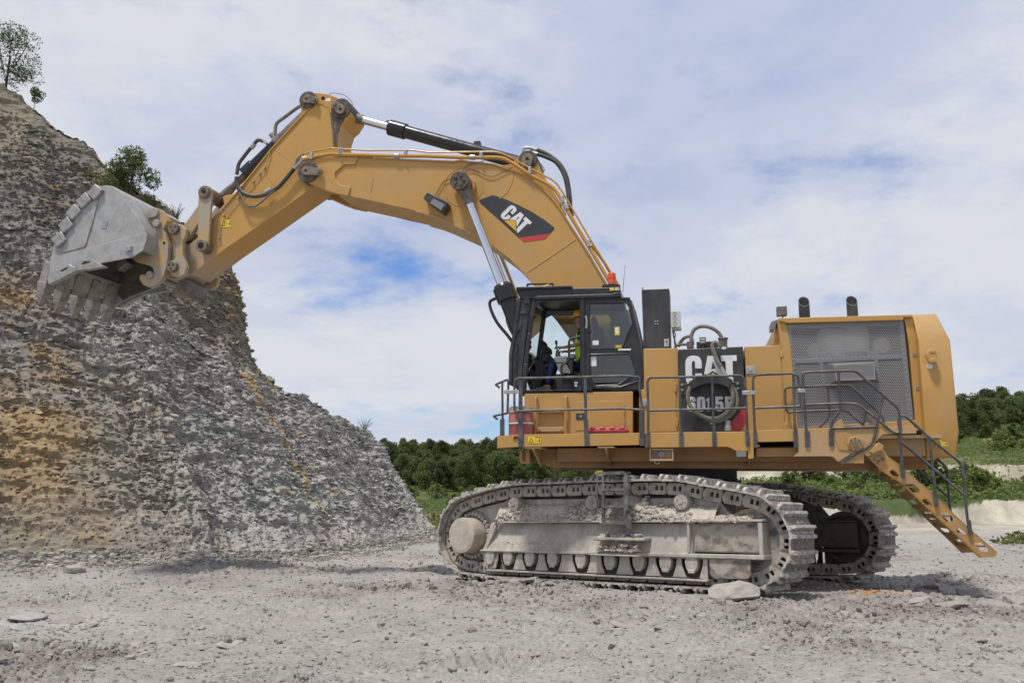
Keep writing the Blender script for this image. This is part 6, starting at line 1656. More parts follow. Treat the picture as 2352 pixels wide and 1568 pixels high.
mb = MB(); mb.prism([(-1.720,3.999),(-1.598,3.995),(-1.616,3.721),(-1.647,3.722),(-1.729,3.907)], -1.73, -1.58); mb.prism([(-1.941,3.717),(-1.483,3.705),(-1.479,3.417),(-1.928,3.427)], -1.68, -1.3); mb.build('console_base', M['interior'], cab, 0.01)
mb = MB(); mb.lathe([(0.055, 0.0), (0.045, 0.03), (0.05, 0.035), (0.036, 0.07), (0.04, 0.075), (0.026, 0.11), (0.014, 0.12), (0.014, 0.22), (0.024, 0.24), (0.024, 0.29), (0.012, 0.30)], (-1.895,-1.680,4.041), (-0.12, 0, 1), 12); mb.build('joystick', M['interior'], cab)
mb = MB(); mb.rail([(-1.448,-1.840,4.374),(-1.577,-1.840,4.347),(-1.650,-1.840,4.323),(-1.665,-1.840,4.270),(-1.669,-1.840,3.966),(-1.703,-1.840,3.906),(-1.780,-1.840,3.870),(-1.811,-1.840,3.833),(-1.811,-1.840,3.402)], 0.022, 0.08); mb.build('grab_bar', M['cabblack'], cab)
mb = MB(); mb.prism([(-2.299,4.321),(-2.223,4.318),(-2.120,4.275),(-2.109,4.196),(-2.128,4.165),(-2.255,4.169)], -1.36, -1.0); mb.prism([(-2.286,4.408),(-2.246,4.419),(-2.191,4.373),(-2.183,4.317),(-2.294,4.321)], -1.30, -1.1); mb.prism([(-2.335,4.155),(-2.128,4.149),(-2.089,4.092),(-2.161,3.992),(-2.241,3.994),(-2.320,4.075)], -1.4, -0.95); mb.prism([(-2.399,4.062),(-2.225,3.994),(-2.211,3.694),(-2.291,3.476),(-2.386,3.479),(-2.368,3.855)], -1.42, -1.1)
mb.build('monitor', M['interior'], cab, 0.01)
mb = MB(); mb.prism([(-2.394,3.518),(-2.355,3.510),(-2.279,3.424),(-2.309,3.416),(-2.386,3.488)], -1.82, -1.7); mb.build('pedal', M['interior'], cab)
mb = MB(); mb.rail([(-2.536,-0.900,4.874),(-2.570,-0.900,4.728),(-2.587,-0.900,4.580),(-2.545,-0.900,4.562),(-2.520,-0.900,4.726),(-2.503,-0.900,4.873),(-2.536,-0.900,4.883)], 0.012, 0.03); mb.rail([(-2.397,-0.900,4.688),(-2.423,-0.900,4.509),(-2.390,-0.900,4.475)], 0.012, 0.03); mb.build('mirror_bracket', M['black'], cab)
# notices on the glass
for q_, m_ in (([(-1.226,4.272),(-1.117,4.191)], 'paper'), ([(-0.825,4.505),(-0.739,4.356)], 'sticker'), ([(-1.276,3.976),(-1.163,3.808)], 'paper'), ([(-0.817,4.175),(-0.706,4.122)], 'logo_yellow')):
    (ax, az), (bx, bz) = q_; mb = MB(); mb.box(ax, bx, C0 + 0.018, C0 + 0.022, bz, az); mb.build('notice', M[m_], cab)
    mb = MB(); h = az - bz
    if m_ == 'paper' and h > 0.2:
        for k in range(9): mb.box(ax + 0.02, bx - 0.02, C0 + 0.015, C0 + 0.0175, az - 0.03 - k * h / 10, az - 0.022 - k * h / 10)
        mb.build('notice_print', M['grey'], cab)
    if m_ == 'sticker': mb.disc(((ax + bx) / 2, bz + h * 0.4), 0.032, C0 + 0.015, C0 + 0.0175, 14); mb.box(ax + 0.02, bx - 0.02, C0 + 0.015, C0 + 0.0175, az - 0.07, az - 0.02); mb.build('notice_print', M['paper'], cab)
# beacon and roof lamps
bc = Vector((-0.880,-1.700,5.314))
mb = MB(); mb.lathe([(0.085, 0.0), (0.09, 0.02), (0.078, 0.03)], bc, (0, 0, 1), 20); mb.box(bc.x - 0.17, bc.x + 0.15, bc.y - 0.1, bc.y + 0.1, bc.z - 0.05, bc.z + 0.005); be = mb.build('beacon_base', M['cabblack'], cab)
mb = MB(); mb.lathe([(0.076, 0.03), (0.076, 0.10), (0.073, 0.11), (0.076, 0.12), (0.076, 0.17), (0.073, 0.18), (0.074, 0.22), (0.066, 0.235)], bc, (0, 0, 1), 20); mb.build('beacon', M['beacon'], cab)
for q_, m_ in (([(-0.895,5.215),(-0.816,5.159)], 'sticker'), ([(-0.806,5.213),(-0.721,5.155)], 'lamp')):
    (ax, az), (bx, bz) = q_; mb = MB(); mb.box(ax, bx, C0 - 0.05, C0 - 0.031, bz, az); mb.build('side_lamp', M[m_], cab, 0.005)
mb = MB(); mb.cyl((-0.742,-1.000,5.334), (-0.687,-1.000,5.869), 0.006, 0.003, n=5); mb.build('aerial', M['black'], cab)

# ---------------------------------------------------------------- boom
BY = 0.55
top_e = [(-6.958,8.730),(-6.412,8.689),(-6.051,8.643),(-6.001,8.604),(-5.129,8.499),(-4.244,8.391),(-4.088,8.404),(-3.901,8.360),(-3.623,8.313),(-3.377,8.257),(-3.163,8.178),(-2.951,8.087),(-2.785,7.997),(-2.620,7.892),(-2.471,7.770),(-2.323,7.625),(-2.182,7.469),(-2.059,7.303),(-1.944,7.120),(-1.829,6.918),(-1.686,6.679),(-1.544,6.439),(-1.404,6.189),(-1.265,5.929),(-1.058,5.550)]
foot = [(-0.703,4.958),(-0.424,4.438),(-0.336,4.098),(-0.452,3.851),(-0.727,3.830),(-1.001,3.977),(-1.445,4.244)]
bot_e = [(-1.838,4.543),(-2.178,5.040),(-2.553,5.701)] + [(-2.715,5.900),(-2.878,6.081),(-3.041,6.255),(-3.176,6.367),(-3.311,6.474),(-3.523,6.650),(-3.766,6.774),(-3.981,6.891),(-4.228,7.017),(-4.509,7.159),(-4.792,7.286),(-5.076,7.380),(-5.347,7.460),(-5.555,7.512),(-5.878,7.616),(-6.236,7.714),(-6.598,7.816),(-6.930,7.930)]
mb = MB(); mb.prism(top_e + foot + bot_e, -BY, BY)
boom = mb.build('boom', M['yellow'], exc, 0.012)
mb = MB()
def flange(chain, th):
    for a, b in zip(chain, chain[1:]): mb.slab(a, b, th, -BY - 0.03, BY + 0.03)
flange(bot_e[1:-6], 0.035); flange(top_e[3:], 0.03)
mb.build('flange', M['yellow'], boom)
nose = [(-7.722,8.569),(-7.650,8.637),(-7.502,8.678),(-7.384,8.715),(-6.997,8.701),(-6.702,8.692),(-6.409,8.683),(-6.375,8.637),(-6.447,8.499),(-6.696,8.512),(-6.902,8.347),(-6.886,8.216),(-6.769,8.064),(-6.534,8.004),(-6.569,7.821),(-6.629,7.808),(-6.910,7.888),(-7.119,7.974),(-7.390,8.112),(-7.572,8.195),(-7.712,8.321),(-7.756,8.450)]
mb = MB()
mb.prism(nose, -BY - 0.035, -BY + 0.002); mb.prism(nose, BY - 0.002, BY + 0.035)
inn = [(-7.722,8.569),(-7.650,8.637),(-7.502,8.678),(-7.384,8.715),(-6.997,8.695),(-6.938,8.685),(-6.896,7.901),(-7.119,7.969),(-7.390,8.106),(-7.572,8.189),(-7.712,8.321),(-7.756,8.450)]
mb.prism(inn, -BY + 0.004, -0.42); mb.prism(inn, 0.42, BY - 0.004)
mb.build('boom_nose', M['yellow'], boom, 0.012)
# lug for the stick cylinder on top of the boom
lug = [(-3.422,8.308),(-3.083,8.313),(-2.914,8.457),(-2.853,8.540),(-2.761,8.577),(-2.654,8.574),(-2.557,8.497),(-2.521,8.394),(-2.444,8.169),(-2.309,7.911),(-2.147,7.621),(-2.000,7.366),(-2.149,7.284),(-2.446,7.673),(-2.747,7.943)]
mb = MB(); mb.prism(lug, -0.36, -0.24); mb.prism(lug, 0.24, 0.36); mb.build('cylinder_lug', M['yellow'], boom, 0.012)
# weld seams and reinforcing ring
mb = MB()
for pth in ([(-2.700,-0.551,5.932),(-2.185,-0.551,6.252),(-1.687,-0.551,6.571)], smooth_path([(-2.957,-0.551,8.078),(-2.987,-0.551,7.894),(-3.102,-0.551,7.656),(-3.268,-0.551,7.514)], 5), [(-6.037,-0.551,8.169),(-6.084,-0.551,7.869)]):
    mb.tube(pth, 0.010, 5)
c = (-4.036,7.832); mb.tube([(c[0] + 0.42 * math.cos(a), -BY, c[1] + 0.42 * math.sin(a)) for a in [i * math.pi / 20 for i in range(40)]], 0.010, 5, True)
build_each(mb, 'weld_seam', M['yellow'], boom)
# decal
DYL = -BY - 0.001
dec = [(-3.694,7.490),(-3.689,7.513),(-3.667,7.528),(-3.435,7.598),(-3.403,7.603),(-3.362,7.592),(-3.135,7.497),(-2.878,7.361),(-2.576,7.186),(-2.340,7.017),(-2.144,6.848),(-2.123,6.825),(-2.121,6.811),(-2.133,6.792),(-2.311,6.614),(-2.342,6.599),(-2.737,6.568),(-2.764,6.576),(-2.792,6.599),(-3.679,7.460)]
letters('decal', [dec], DYL, 'decal_black', boom, 0.003)
letters('decal_stripe', [[(-2.859,6.665),(-2.216,6.714),(-2.311,6.614),(-2.342,6.599),(-2.737,6.568),(-2.764,6.576)]], DYL - 0.0032, 'red', boom, 0.002)
letters('decal_letter', [[(-2.987,7.158),(-3.035,7.210),(-2.987,7.256),(-2.977,7.274),(-2.987,7.287),(-3.003,7.286),(-3.151,7.144),(-3.158,7.128),(-3.147,7.116),(-3.131,7.117),(-3.079,7.166),(-3.024,7.118),(-3.071,7.068),(-3.095,7.064),(-3.187,7.076),(-3.215,7.102),(-3.232,7.132),(-3.232,7.164),(-3.216,7.196),(-3.051,7.348),(-3.023,7.361),(-2.987,7.358),(-2.943,7.332),(-2.915,7.298),(-2.904,7.265),(-2.911,7.233)]], DYL - 0.0032, 'white', boom, 0.002)
letters('decal_letter', [([(-2.827,7.203),(-2.751,7.133),(-2.901,6.896),(-2.917,7.040),(-3.059,7.059)], [(-2.832,7.120),(-2.888,7.046),(-2.912,7.070)])], DYL - 0.0032, 'white', boom, 0.002)
letters('decal_letter', [[(-2.719,7.098),(-2.586,6.970),(-2.633,6.925),(-2.672,6.956),(-2.875,6.765),(-2.891,6.782),(-2.897,6.859),(-2.737,7.019),(-2.766,7.051)]], DYL - 0.0032, 'white', boom, 0.002)
letters('decal_triangle', [[(-3.174,7.055),(-2.927,7.029),(-2.908,6.798)]], DYL - 0.0032, 'logo_yellow', boom, 0.002)
# pipes on the near top edge
PY = -0.60
mb = MB()
mb.tube(smooth_path([(-7.644,-0.600,8.699),(-7.481,-0.600,8.721),(-7.214,-0.600,8.752),(-6.978,-0.600,8.768),(-6.771,-0.600,8.736),(-6.331,-0.600,8.692)] + [(-6.739,-0.600,8.742),(-5.691,-0.600,8.621),(-4.859,-0.600,8.548),(-3.981,-0.600,8.446),(-3.305,-0.600,8.391),(-3.031,-0.600,8.282),(-2.640,-0.600,7.989),(-2.196,-0.600,7.703),(-2.021,-0.600,7.487),(-1.820,-0.600,7.097),(-1.480,-0.600,6.481),(-1.257,-0.600,6.071),(-1.024,-0.600,5.638)], 5), 0.040, 10)
mb.build('boom_pipe', M['pipe_yellow'], boom)
mb = MB(); mb.tube(fillet([(-7.634,-0.600,8.827),(-7.486,-0.600,8.853),(-6.983,-0.600,8.902)] + [(-6.942,-0.600,8.889),(-6.149,-0.600,8.781),(-5.501,-0.600,8.734),(-5.180,-0.600,8.708),(-4.797,-0.600,8.625),(-3.859,-0.600,8.561),(-3.305,-0.600,8.519),(-3.062,-0.600,8.403),(-2.550,-0.600,8.069),(-2.092,-0.600,7.786),(-1.932,-0.600,7.526),(-1.365,-0.600,6.474),(-0.869,-0.600,5.616)], 0.12), 0.019, 8)
mb.tube(fillet([(-1.378,-0.500,6.428),(-1.153,-0.500,6.106),(-0.879,-0.500,5.596)], 0.1), 0.03, 8)
mb.build('boom_pipe', M['pipe_yellow'], boom)
mb = MB()
for c in ((-7.446,8.747), (-6.779,8.809), (-6.773,8.790), (-5.300,8.638), (-3.642,8.462), (-2.610,8.049), (-1.948,7.391), (-1.423,6.448)):
    mb.box(c[0] - 0.032, c[0] + 0.032, PY - 0.055, PY + 0.05, c[1] - 0.075, c[1] + 0.075)
for a, b in ([(-5.546,-0.600,8.610),(-5.433,-0.600,8.600)], [(-3.889,-0.600,8.444),(-3.771,-0.600,8.435)], [(-1.899,-0.600,7.267),(-1.848,-0.600,7.173)]): mb.cyl(a, b, 0.056, n=12)
build_each(mb, 'pipe_clamp', M['zinc'], boom, 0.008)
# hoses at the boom top
mb = MB()
mb.tube(smooth_path([(-2.562,-0.200,8.663),(-2.318,-0.200,8.539),(-2.061,-0.200,8.308),(-1.914,-0.200,7.999),(-1.857,-0.200,7.623),(-1.840,-0.200,7.314),(-1.812,-0.200,7.159)], 6), 0.042, 10)
mb.tube(smooth_path([(-2.519,-0.300,8.517),(-2.316,-0.300,8.431),(-2.106,-0.300,8.290),(-1.958,-0.300,8.029),(-1.887,-0.300,7.715),(-1.860,-0.300,7.406)], 6), 0.042, 10)
build_each(mb, 'boom_hose', M['hose'], boom)
mb = MB(); mb.tube(smooth_path([(-2.839,-0.200,8.606),(-2.823,-0.200,8.685),(-2.746,-0.200,8.720),(-2.546,-0.200,8.655)], 5), 0.034, 8); mb.tube(smooth_path([(-2.758,-0.300,8.514),(-2.696,-0.300,8.550),(-2.513,-0.300,8.516)], 5), 0.034, 8); mb.cyl((-2.669,-0.200,8.701), (-2.537,-0.200,8.645), 0.05, n=10); mb.cyl((-2.620,-0.300,8.550), (-2.507,-0.300,8.510), 0.05, n=10)
mb.build('hose_elbow', M['zinc'], boom)
# work lamp and cables
mb = MB(); mb.prism([(-4.826,7.551),(-4.729,7.680),(-4.293,7.422),(-4.304,7.361),(-4.401,7.214),(-4.457,7.248)], -0.82, -0.56); lampb = mb.build('boom_lamp', M['black'], boom, 0.01)
mb = MB(); mb.prism([(-4.669,7.431),(-4.593,7.525),(-4.351,7.379),(-4.430,7.262)], -0.835, -0.819); mb.build('lamp_face', M['grey'], boom)
mb = MB()
mb.tube(smooth_path([(-4.632,-0.580,7.677),(-4.540,-0.580,7.843),(-4.433,-0.580,7.985),(-4.231,-0.580,8.039),(-4.046,-0.580,8.182),(-3.954,-0.580,8.284),(-3.585,-0.580,8.349)], 5), 0.008, 5)
mb.tube(smooth_path([(-3.984,-0.580,8.083),(-3.923,-0.580,8.188),(-3.768,-0.580,8.160),(-3.553,-0.580,8.035),(-3.369,-0.580,8.006),(-3.187,-0.580,8.085),(-2.975,-0.580,8.161)], 5), 0.008, 5)
mb.tube(smooth_path([(-2.503,-0.360,8.361),(-2.413,-0.360,8.245),(-2.359,-0.360,8.147),(-2.384,-0.360,8.065)], 5), 0.008, 5)
build_each(mb, 'lamp_cable', M['hose'], boom)
# pins
def pinset(name, c, r, y0, y1, parent, m='grease'):
    mb = MB(); mb.disc(c, r, y0, y1, 28); return mb.build(name, M[m], parent, 0.01)
def keeper(name, a, b, r, y, parent):
    mb = MB(); mb.capsule(a, b, r, r * 0.8, y - 0.05, y, 8); mb.disc(a, r * 0.35, y - 0.055, y - 0.049, 10); o = mb.build(name, M['pin'], parent, 0.006)
    mb = MB(); mb.disc(b, r * 0.42, y - 0.085, y - 0.05, 8); mb.build(name + '_bolt', M['rodend'], parent, 0.005)
    mb = MB(); mb.disc(a, r * 0.3, y - 0.0555, y - 0.0535, 12); mb.build('grease_hole', M['void'], parent)
    return o
pinset('pin_boss', (-7.512,8.398), 0.235, -0.635, 0.635, boom)
keeper('pin_keeper', (-7.534,8.411), (-7.236,8.359), 0.10, -0.635, boom)
c = (-2.702,8.378); pinset('pin_boss', c, 0.20, -0.40, 0.40, boom)
keeper('pin_keeper', (c[0], c[1]), (c[0] - 0.02, c[1] - 0.14), 0.12, -0.40, boom)

# boom cylinders, one on each side
bp = Vector((-4.002,7.817)); bq = Vector((-3.134,5.570))
dirv = (bq - bp).normalized(); base = bp + dirv * 5.05; split = bp + dirv * ((bq - bp).length - 0.02)
for y in (-0.80, 0.80):
    mb = MB()
    g = lambda t: Vector((bp.x + dirv.x * t, y, bp.y + dirv.y * t))
    Ls = (split - bp).length
    mb.cyl(g(Ls + 0.10), g(4.7), 0.165, n=28); mb.cyl(g(Ls), g(Ls + 0.30), 0.205, n=28); mb.cyl(g(Ls - 0.06), g(Ls), 0.16, 0.19, n=28)
    mb.disc((base.x, base.y), 0.2, y - 0.15, y + 0.15, 20); mb.cyl(g(4.5), g(5.0), 0.17, 0.15, n=20)
    bcyl = mb.build('boom_cylinder', M['gloss_black'], exc, 0.008)
    mb = MB(); mb.cyl(g(0.45), g(Ls + 0.05), 0.088, n=24); mb.build('cylinder_rod', M['chrome'], bcyl)
    mb = MB(); mb.cyl(g(0.10), g(0.50), 0.115, 0.10, n=20); mb.disc((bp.x, bp.y), 0.19, y - 0.15, y + 0.13, 28); mb.build('rod_eye', M['rodend'], bcyl, 0.01)
    mb = MB(); mb.disc((bp.x, bp.y), 0.20, y - 0.20 if y < 0 else y - 0.1, y - 0.13 if y < 0 else y + 0.2, 28)
    for k in range(5): mb.disc((bp.x + 0.10 * math.cos(k * 1.256), bp.y + 0.10 * math.sin(k * 1.256)), 0.035, y - 0.225, y - 0.19, 8)
    mb.build('pin_cap', M['grease'], bcyl, 0.02)
    nrm_ = Vector((-dirv.y, 0, dirv.x)) * -1
    mb = MB(); mb.tube(smooth_path([g(Ls + 0.15) + nrm_ * 0.2, g(Ls + 0.2) + nrm_ * 0.36, g(Ls + 0.6) + nrm_ * 0.36, g(Ls + 1.2) + nrm_ * 0.2, g(Ls + 2.2) + nrm_ * 0.2], 6), 0.032, 8); mb.build('cylinder_pipe', M['gloss_black'], bcyl)
mb = MB(); mb.cyl((bp.x, -0.72, bp.y), (bp.x, 0.72, bp.y), 0.12, n=20); mb.disc((bp.x, bp.y), 0.24, -0.64, 0.64, 28); mb.build('cross_pin', M['yellow'], boom, 0.01)
mb = MB(); mb.box(base.x - 0.25, base.x + 0.5, -1.0, 1.0, 2.3, base.y + 0.05); mb.box((-1.001,3.977)[0], (-0.203,3.955)[0], -0.72, -0.58, 2.4, (-0.714,4.447)[1]); mb.box((-1.001,3.977)[0], (-0.203,3.955)[0], 0.58, 0.72, 2.4, (-0.714,4.447)[1])
mb.build('boom_bracket', M['yellow_dusty'], frame, 0.02)

# ---------------------------------------------------------------- stick
SY = 0.38
st = [(-7.874,10.249),(-7.815,10.313),(-7.724,10.343),(-7.432,10.321),(-7.218,10.270),(-7.033,10.186),(-6.879,10.072),(-6.755,9.962),(-6.686,9.866),(-6.671,9.755),(-6.758,9.600),(-6.875,9.515),(-6.942,9.290),(-6.957,9.026),(-6.866,8.784),(-6.888,8.552),(-7.207,8.329),(-7.470,8.153),(-8.146,7.740),(-8.797,7.331),(-9.514,6.893),(-10.385,6.328)]
st += [(-10.464,6.288),(-10.598,6.221),(-10.763,6.216),(-10.932,6.250),(-11.024,6.357),(-11.007,6.511),(-10.876,6.632),(-10.640,6.851),(-10.556,7.040)]
st += [(-10.429,7.004),(-10.189,7.190),(-9.942,7.535),(-9.619,7.899),(-9.669,8.066),(-9.583,8.098),(-9.365,8.119),(-9.307,8.189),(-8.926,8.627),(-8.546,9.093),(-8.193,9.458),(-7.810,9.839),(-7.880,10.047)]
mb = MB(); mb.prism(st, -SY, SY); stick = mb.build('stick', M['stick_yellow'], exc, 0.012)
# raised border of the near side
mb = MB()
bord = [(-7.555,10.051),(-7.480,10.086),(-7.327,10.050),(-7.217,9.965),(-7.148,9.720),(-7.064,9.031)]
for a, b in zip(bord, bord[1:]): mb.slab(a, b, 0.03, -SY - 0.015, -SY + 0.005)
for a, b in zip([(-7.555,10.051),(-7.805,9.822),(-8.540,9.064),(-9.270,8.183)], [(-7.805,9.822),(-8.540,9.064),(-9.270,8.183),(-9.859,7.556)]): mb.slab(a, b, 0.028, -SY - 0.03, SY + 0.03)
for a, b in zip([(-7.202,8.316),(-8.141,7.728),(-8.791,7.319),(-9.507,6.881)], [(-8.141,7.728),(-8.791,7.319),(-9.507,6.881),(-10.347,6.324)]): mb.slab(a, b, 0.03, -SY - 0.02, SY + 0.02)
mb.build('flange', M['stick_yellow'], stick)
mb = MB(); mb.tube([(-8.676,-0.381,8.596),(-8.379,-0.381,8.166),(-8.122,-0.381,7.753)], 0.009, 5); mb.tube([(-8.485,-0.381,9.123),(-8.198,-0.381,8.891),(-7.867,-0.381,8.643)], 0.006, 5); build_each(mb, 'weld_seam', M['yellow'], stick)
A_ = (-7.682,10.161); B_ = (-6.886,9.885)
pinset('pin_boss', A_, 0.20, -0.43, 0.43, stick); pinset('pin_boss', B_, 0.23, -0.43, 0.43, stick)
keeper('pin_keeper', (-7.684,10.163), (-7.490,10.114), 0.095, -0.43, stick); keeper('pin_keeper', (-6.871,9.841), (-7.010,9.964), 0.105, -0.43, stick)
mb = MB(); mb.prism([(-7.155,9.842),(-7.078,9.805),(-6.924,9.702),(-6.802,9.631),(-6.888,9.514),(-6.940,9.288),(-6.955,9.024),(-7.036,9.031),(-7.068,9.358)], -SY - 0.012, -SY + 0.002); mb.build('grease_patch', M['grease'], stick, 0.006)
warning([(-9.669,7.575),(-9.413,7.353)], -SY - 0.002, stick)
mb = MB(); mb.disc((-7.334,10.180), 0.045, -SY - 0.002, -SY + 0.001, 16); mb.build('lifting_hole', M['void'], stick)
mb = MB(); (ax, az), (bx, bz) = [(-7.263,10.164),(-7.149,10.096)]; mb.box(ax, bx, -SY - 0.003, -SY, bz, az); mb.build('paper_label', M['paper'], stick)
mb = MB(); mb.tube(smooth_path([(-7.162,-0.420,10.222),(-7.124,-0.420,10.264),(-6.927,-0.420,10.230),(-6.775,-0.420,10.155),(-6.651,-0.420,10.033),(-6.612,-0.420,9.925),(-6.630,-0.420,9.844)], 5), 0.007, 5); mb.build('grease_line', M['hose'], stick)
mb = MB(); mb.tube(smooth_path([(-8.540,-0.420,9.068),(-8.563,-0.420,8.906),(-8.643,-0.420,8.659),(-8.774,-0.420,8.506),(-8.920,-0.420,8.339),(-9.243,-0.420,8.008),(-9.579,-0.420,7.618),(-9.677,-0.420,7.418),(-9.675,-0.420,7.125),(-9.807,-0.420,6.987),(-10.116,-0.420,6.931)], 5), 0.010, 5)
for c in ((-8.654,8.667), (-8.772,8.549), (-8.917,8.370), (-9.255,8.015), (-9.591,7.625), (-9.670,7.116)): mb.disc(c, 0.025, -0.44, -SY, 8)
mb.build('grease_line', M['yellow_dusty'], stick)

# stick cylinder above the boom
def piston(name, a, b, y, rb, rr, split, collar, parent, mbar='gloss_black', mrod='chrome', eye=0.17, rodside=0):
    a, b = Vector((a[0], y, a[1])), Vector((b[0], y, b[1]))
    d = (b - a); Ln = d.length; d.normalize(); g = lambda t: a + d * t
    mb = MB(); mb.cyl(g(split), g(Ln - 0.12), rb, n=28); mb.cyl(g(split - 0.08), g(split + collar), rb * 1.22, n=28); mb.disc((b.x, b.z), eye, y - 0.16, y + 0.16, 24)
    o = mb.build(name, M[mbar], parent, 0.01)
    mb = MB(); mb.cyl(g(0.35), g(split), rr, n=24); mb.build('cylinder_rod', M[mrod], o)
    mb = MB(); mb.cyl(g(0.08), g(0.40), rr * 1.35, rr * 1.15, n=20); mb.disc((a.x, a.z), eye, y - 0.15, y + 0.15, 24); mb.build('rod_eye', M['rodend'], o, 0.01)
    return o, g, Ln
L_ = (-2.702,8.378)
sp = 0.0
rb0 = Vector((-5.813,9.510)); sp = (rb0 - Vector(B_)).length
scyl, g, Ln = piston('stick_cylinder', B_, L_, 0.0, 0.145, 0.088, sp, 0.32, exc)
mb = MB(); e = g(Ln * 0.72); mb.box(e.x - 0.08, e.x + 0.06, -0.06, 0.08, e.z + 0.10, e.z + 0.22)
for k in range(10):
    a = 2 * math.pi * k / 10; c0 = g(sp - 0.09); v = Vector((0, math.cos(a), math.sin(a))) * 0.14; mb.cyl(c0 + v, c0 + v + (g(1) - g(0)) * -0.04, 0.02, n=6)
mb.build('cylinder_fittings', M['black'], scyl, 0.005)
# bucket cylinder above the stick
K_ = (-9.983,8.124)
ln = (Vector(K_) - Vector(A_)).length
bcy, g, Ln = piston('bucket_cylinder', K_, A_, 0.0, 0.150, 0.085, ln * 0.30, 0.22, exc, 'gloss_black', 'rodend', 0.15)
mb = MB(); up = Vector((-(g(1) - g(0)).z, 0, (g(1) - g(0)).x)); up = up if up.z > 0 else -up
mb.cyl(g(Ln * 0.66), g(Ln - 0.05), 0.155, n=24); mb.cyl(g(Ln * 0.60), g(Ln * 0.66), 0.175, n=24); mb.build('dusty_barrel_end', M['rodend'], bcy, 0.008)
mb = MB(); mb.tube(smooth_path([g(Ln * 0.98) + up * 0.12, g(Ln * 0.93) + up * 0.30, g(Ln * 0.78) + up * 0.38, g(Ln * 0.70) + up * 0.40, g(Ln * 0.64) + up * 0.22], 5), 0.040, 10)
mb.cyl(g(Ln * 0.62) + up * 0.16, g(Ln * 0.62) + up * 0.30, 0.06, n=10); mb.build('cylinder_pipe', M['hose_dusty'], bcy)
mb = MB(); mb.tube(smooth_path([(-8.868,-0.150,9.397),(-8.996,-0.150,9.433),(-9.132,-0.150,9.297),(-9.325,-0.150,9.069),(-9.443,-0.150,8.896),(-9.477,-0.150,8.656)], 6), 0.042, 10); mb.build('cylinder_hose', M['hose'], bcy)
mb = MB(); mb.tube(smooth_path([(-8.770,-0.150,9.328),(-8.869,-0.150,9.413),(-8.981,-0.150,9.443),(-9.116,-0.150,9.311)], 5), 0.034, 8); mb.cyl((-9.071,-0.150,9.353), (-9.155,-0.150,9.254), 0.055, n=10); mb.build('hose_elbow', M['zinc'], bcy)
mb = MB()
mb.tube(smooth_path([(-7.708,-0.500,8.733),(-7.811,-0.500,8.668),(-7.910,-0.500,8.529),(-8.198,-0.500,8.200),(-8.375,-0.500,8.081),(-8.554,-0.500,8.006),(-8.827,-0.500,7.976),(-9.078,-0.500,8.058),(-9.208,-0.500,8.185),(-9.273,-0.500,8.338),(-9.270,-0.500,8.456)], 6), 0.046, 10); mb.build('stick_hose', M['hose'], stick)
mb = MB(); mb.tube(smooth_path([(-7.673,-0.520,8.855),(-7.819,-0.520,8.749),(-7.888,-0.520,8.579),(-8.131,-0.520,8.276),(-8.392,-0.520,8.032),(-8.685,-0.520,7.790),(-8.850,-0.520,7.743),(-9.007,-0.520,7.797),(-9.108,-0.520,7.965),(-9.176,-0.520,8.088)], 6), 0.022, 8); mb.build('stick_hose', M['rodend'], stick)
mb = MB(); mb.cyl((-7.684,-0.500,8.746), (-7.896,-0.500,8.543), 0.05, n=10); mb.cyl((-8.556,-0.500,8.050), (-8.407,-0.500,8.113), 0.055, n=10); mb.cyl((-7.709,-0.500,8.763), (-7.588,-0.500,8.753), 0.06, n=10); build_each(mb, 'hose_fitting', M['zinc'], stick)

# linkage
Q_ = (-9.959,6.887)
for s in (-1, 1):
    mb = MB(); y0, y1 = (s * 0.50, s * 0.58)
    mb.capsule(K_, Q_, 0.165, 0.13, min(y0, y1), max(y0, y1), 12); mb.build('tipping_link', M['ear'], exc, 0.012)
H1 = (-10.584,7.275); H2 = (-10.561,6.416)
mb = MB(); mb.capsule(K_, H1, 0.12, 0.15, -0.34, -0.22, 12); mb.capsule(K_, H1, 0.12, 0.15, 0.22, 0.34, 12); mid = Vector(K_).lerp(Vector(H1), 0.55); mb.box(mid.x - 0.12, mid.x + 0.12, -0.25, 0.25, mid.y - 0.10, mid.y + 0.10)
lnk = mb.build('bucket_link', M['ear'], exc, 0.012)
mb = MB(); mb.disc(K_, 0.15, -0.62, 0.62, 24); mb.disc(K_, 0.11, -0.635, -0.62, 20, 0.075); mb.disc(Q_, 0.135, -0.66, 0.66, 24); build_each(mb, 'link_pin', M['pin'], lnk, 0.01)
mb = MB(); mb.disc(K_, 0.035, -0.637, -0.62, 10); mb.disc(Q_, 0.07, -0.67, -0.66, 14); build_each(mb, 'grease_hole', M['void'], lnk)

# ---------------------------------------------------------------- bucket
WB = 1.12
mb = MB()
prof = [(-13.354,6.299),(-13.303,6.652),(-13.264,6.931),(-13.190,7.106),(-13.019,7.403),(-12.819,7.700),(-12.617,7.970),(-12.405,8.131),(-12.188,8.231),(-12.020,8.237),(-11.877,8.201),(-11.730,8.101),(-11.610,7.997),(-11.467,7.763),(-11.346,7.627),(-11.181,7.439),(-11.025,7.178),(-10.966,7.049),(-10.972,6.912),(-11.038,6.703)]
inset = []
cxp = Vector((-12.209,6.845))
for p_ in reversed(prof):
    v = Vector(p_); d = (cxp - v).normalized() * 0.07; inset.append(tuple(v + d))
mb.prism(prof + inset, -WB, WB)
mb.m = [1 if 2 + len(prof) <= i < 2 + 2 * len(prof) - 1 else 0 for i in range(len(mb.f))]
bucket = mb.build('bucket', [M['bucket'], M['bucket_inner']], exc)
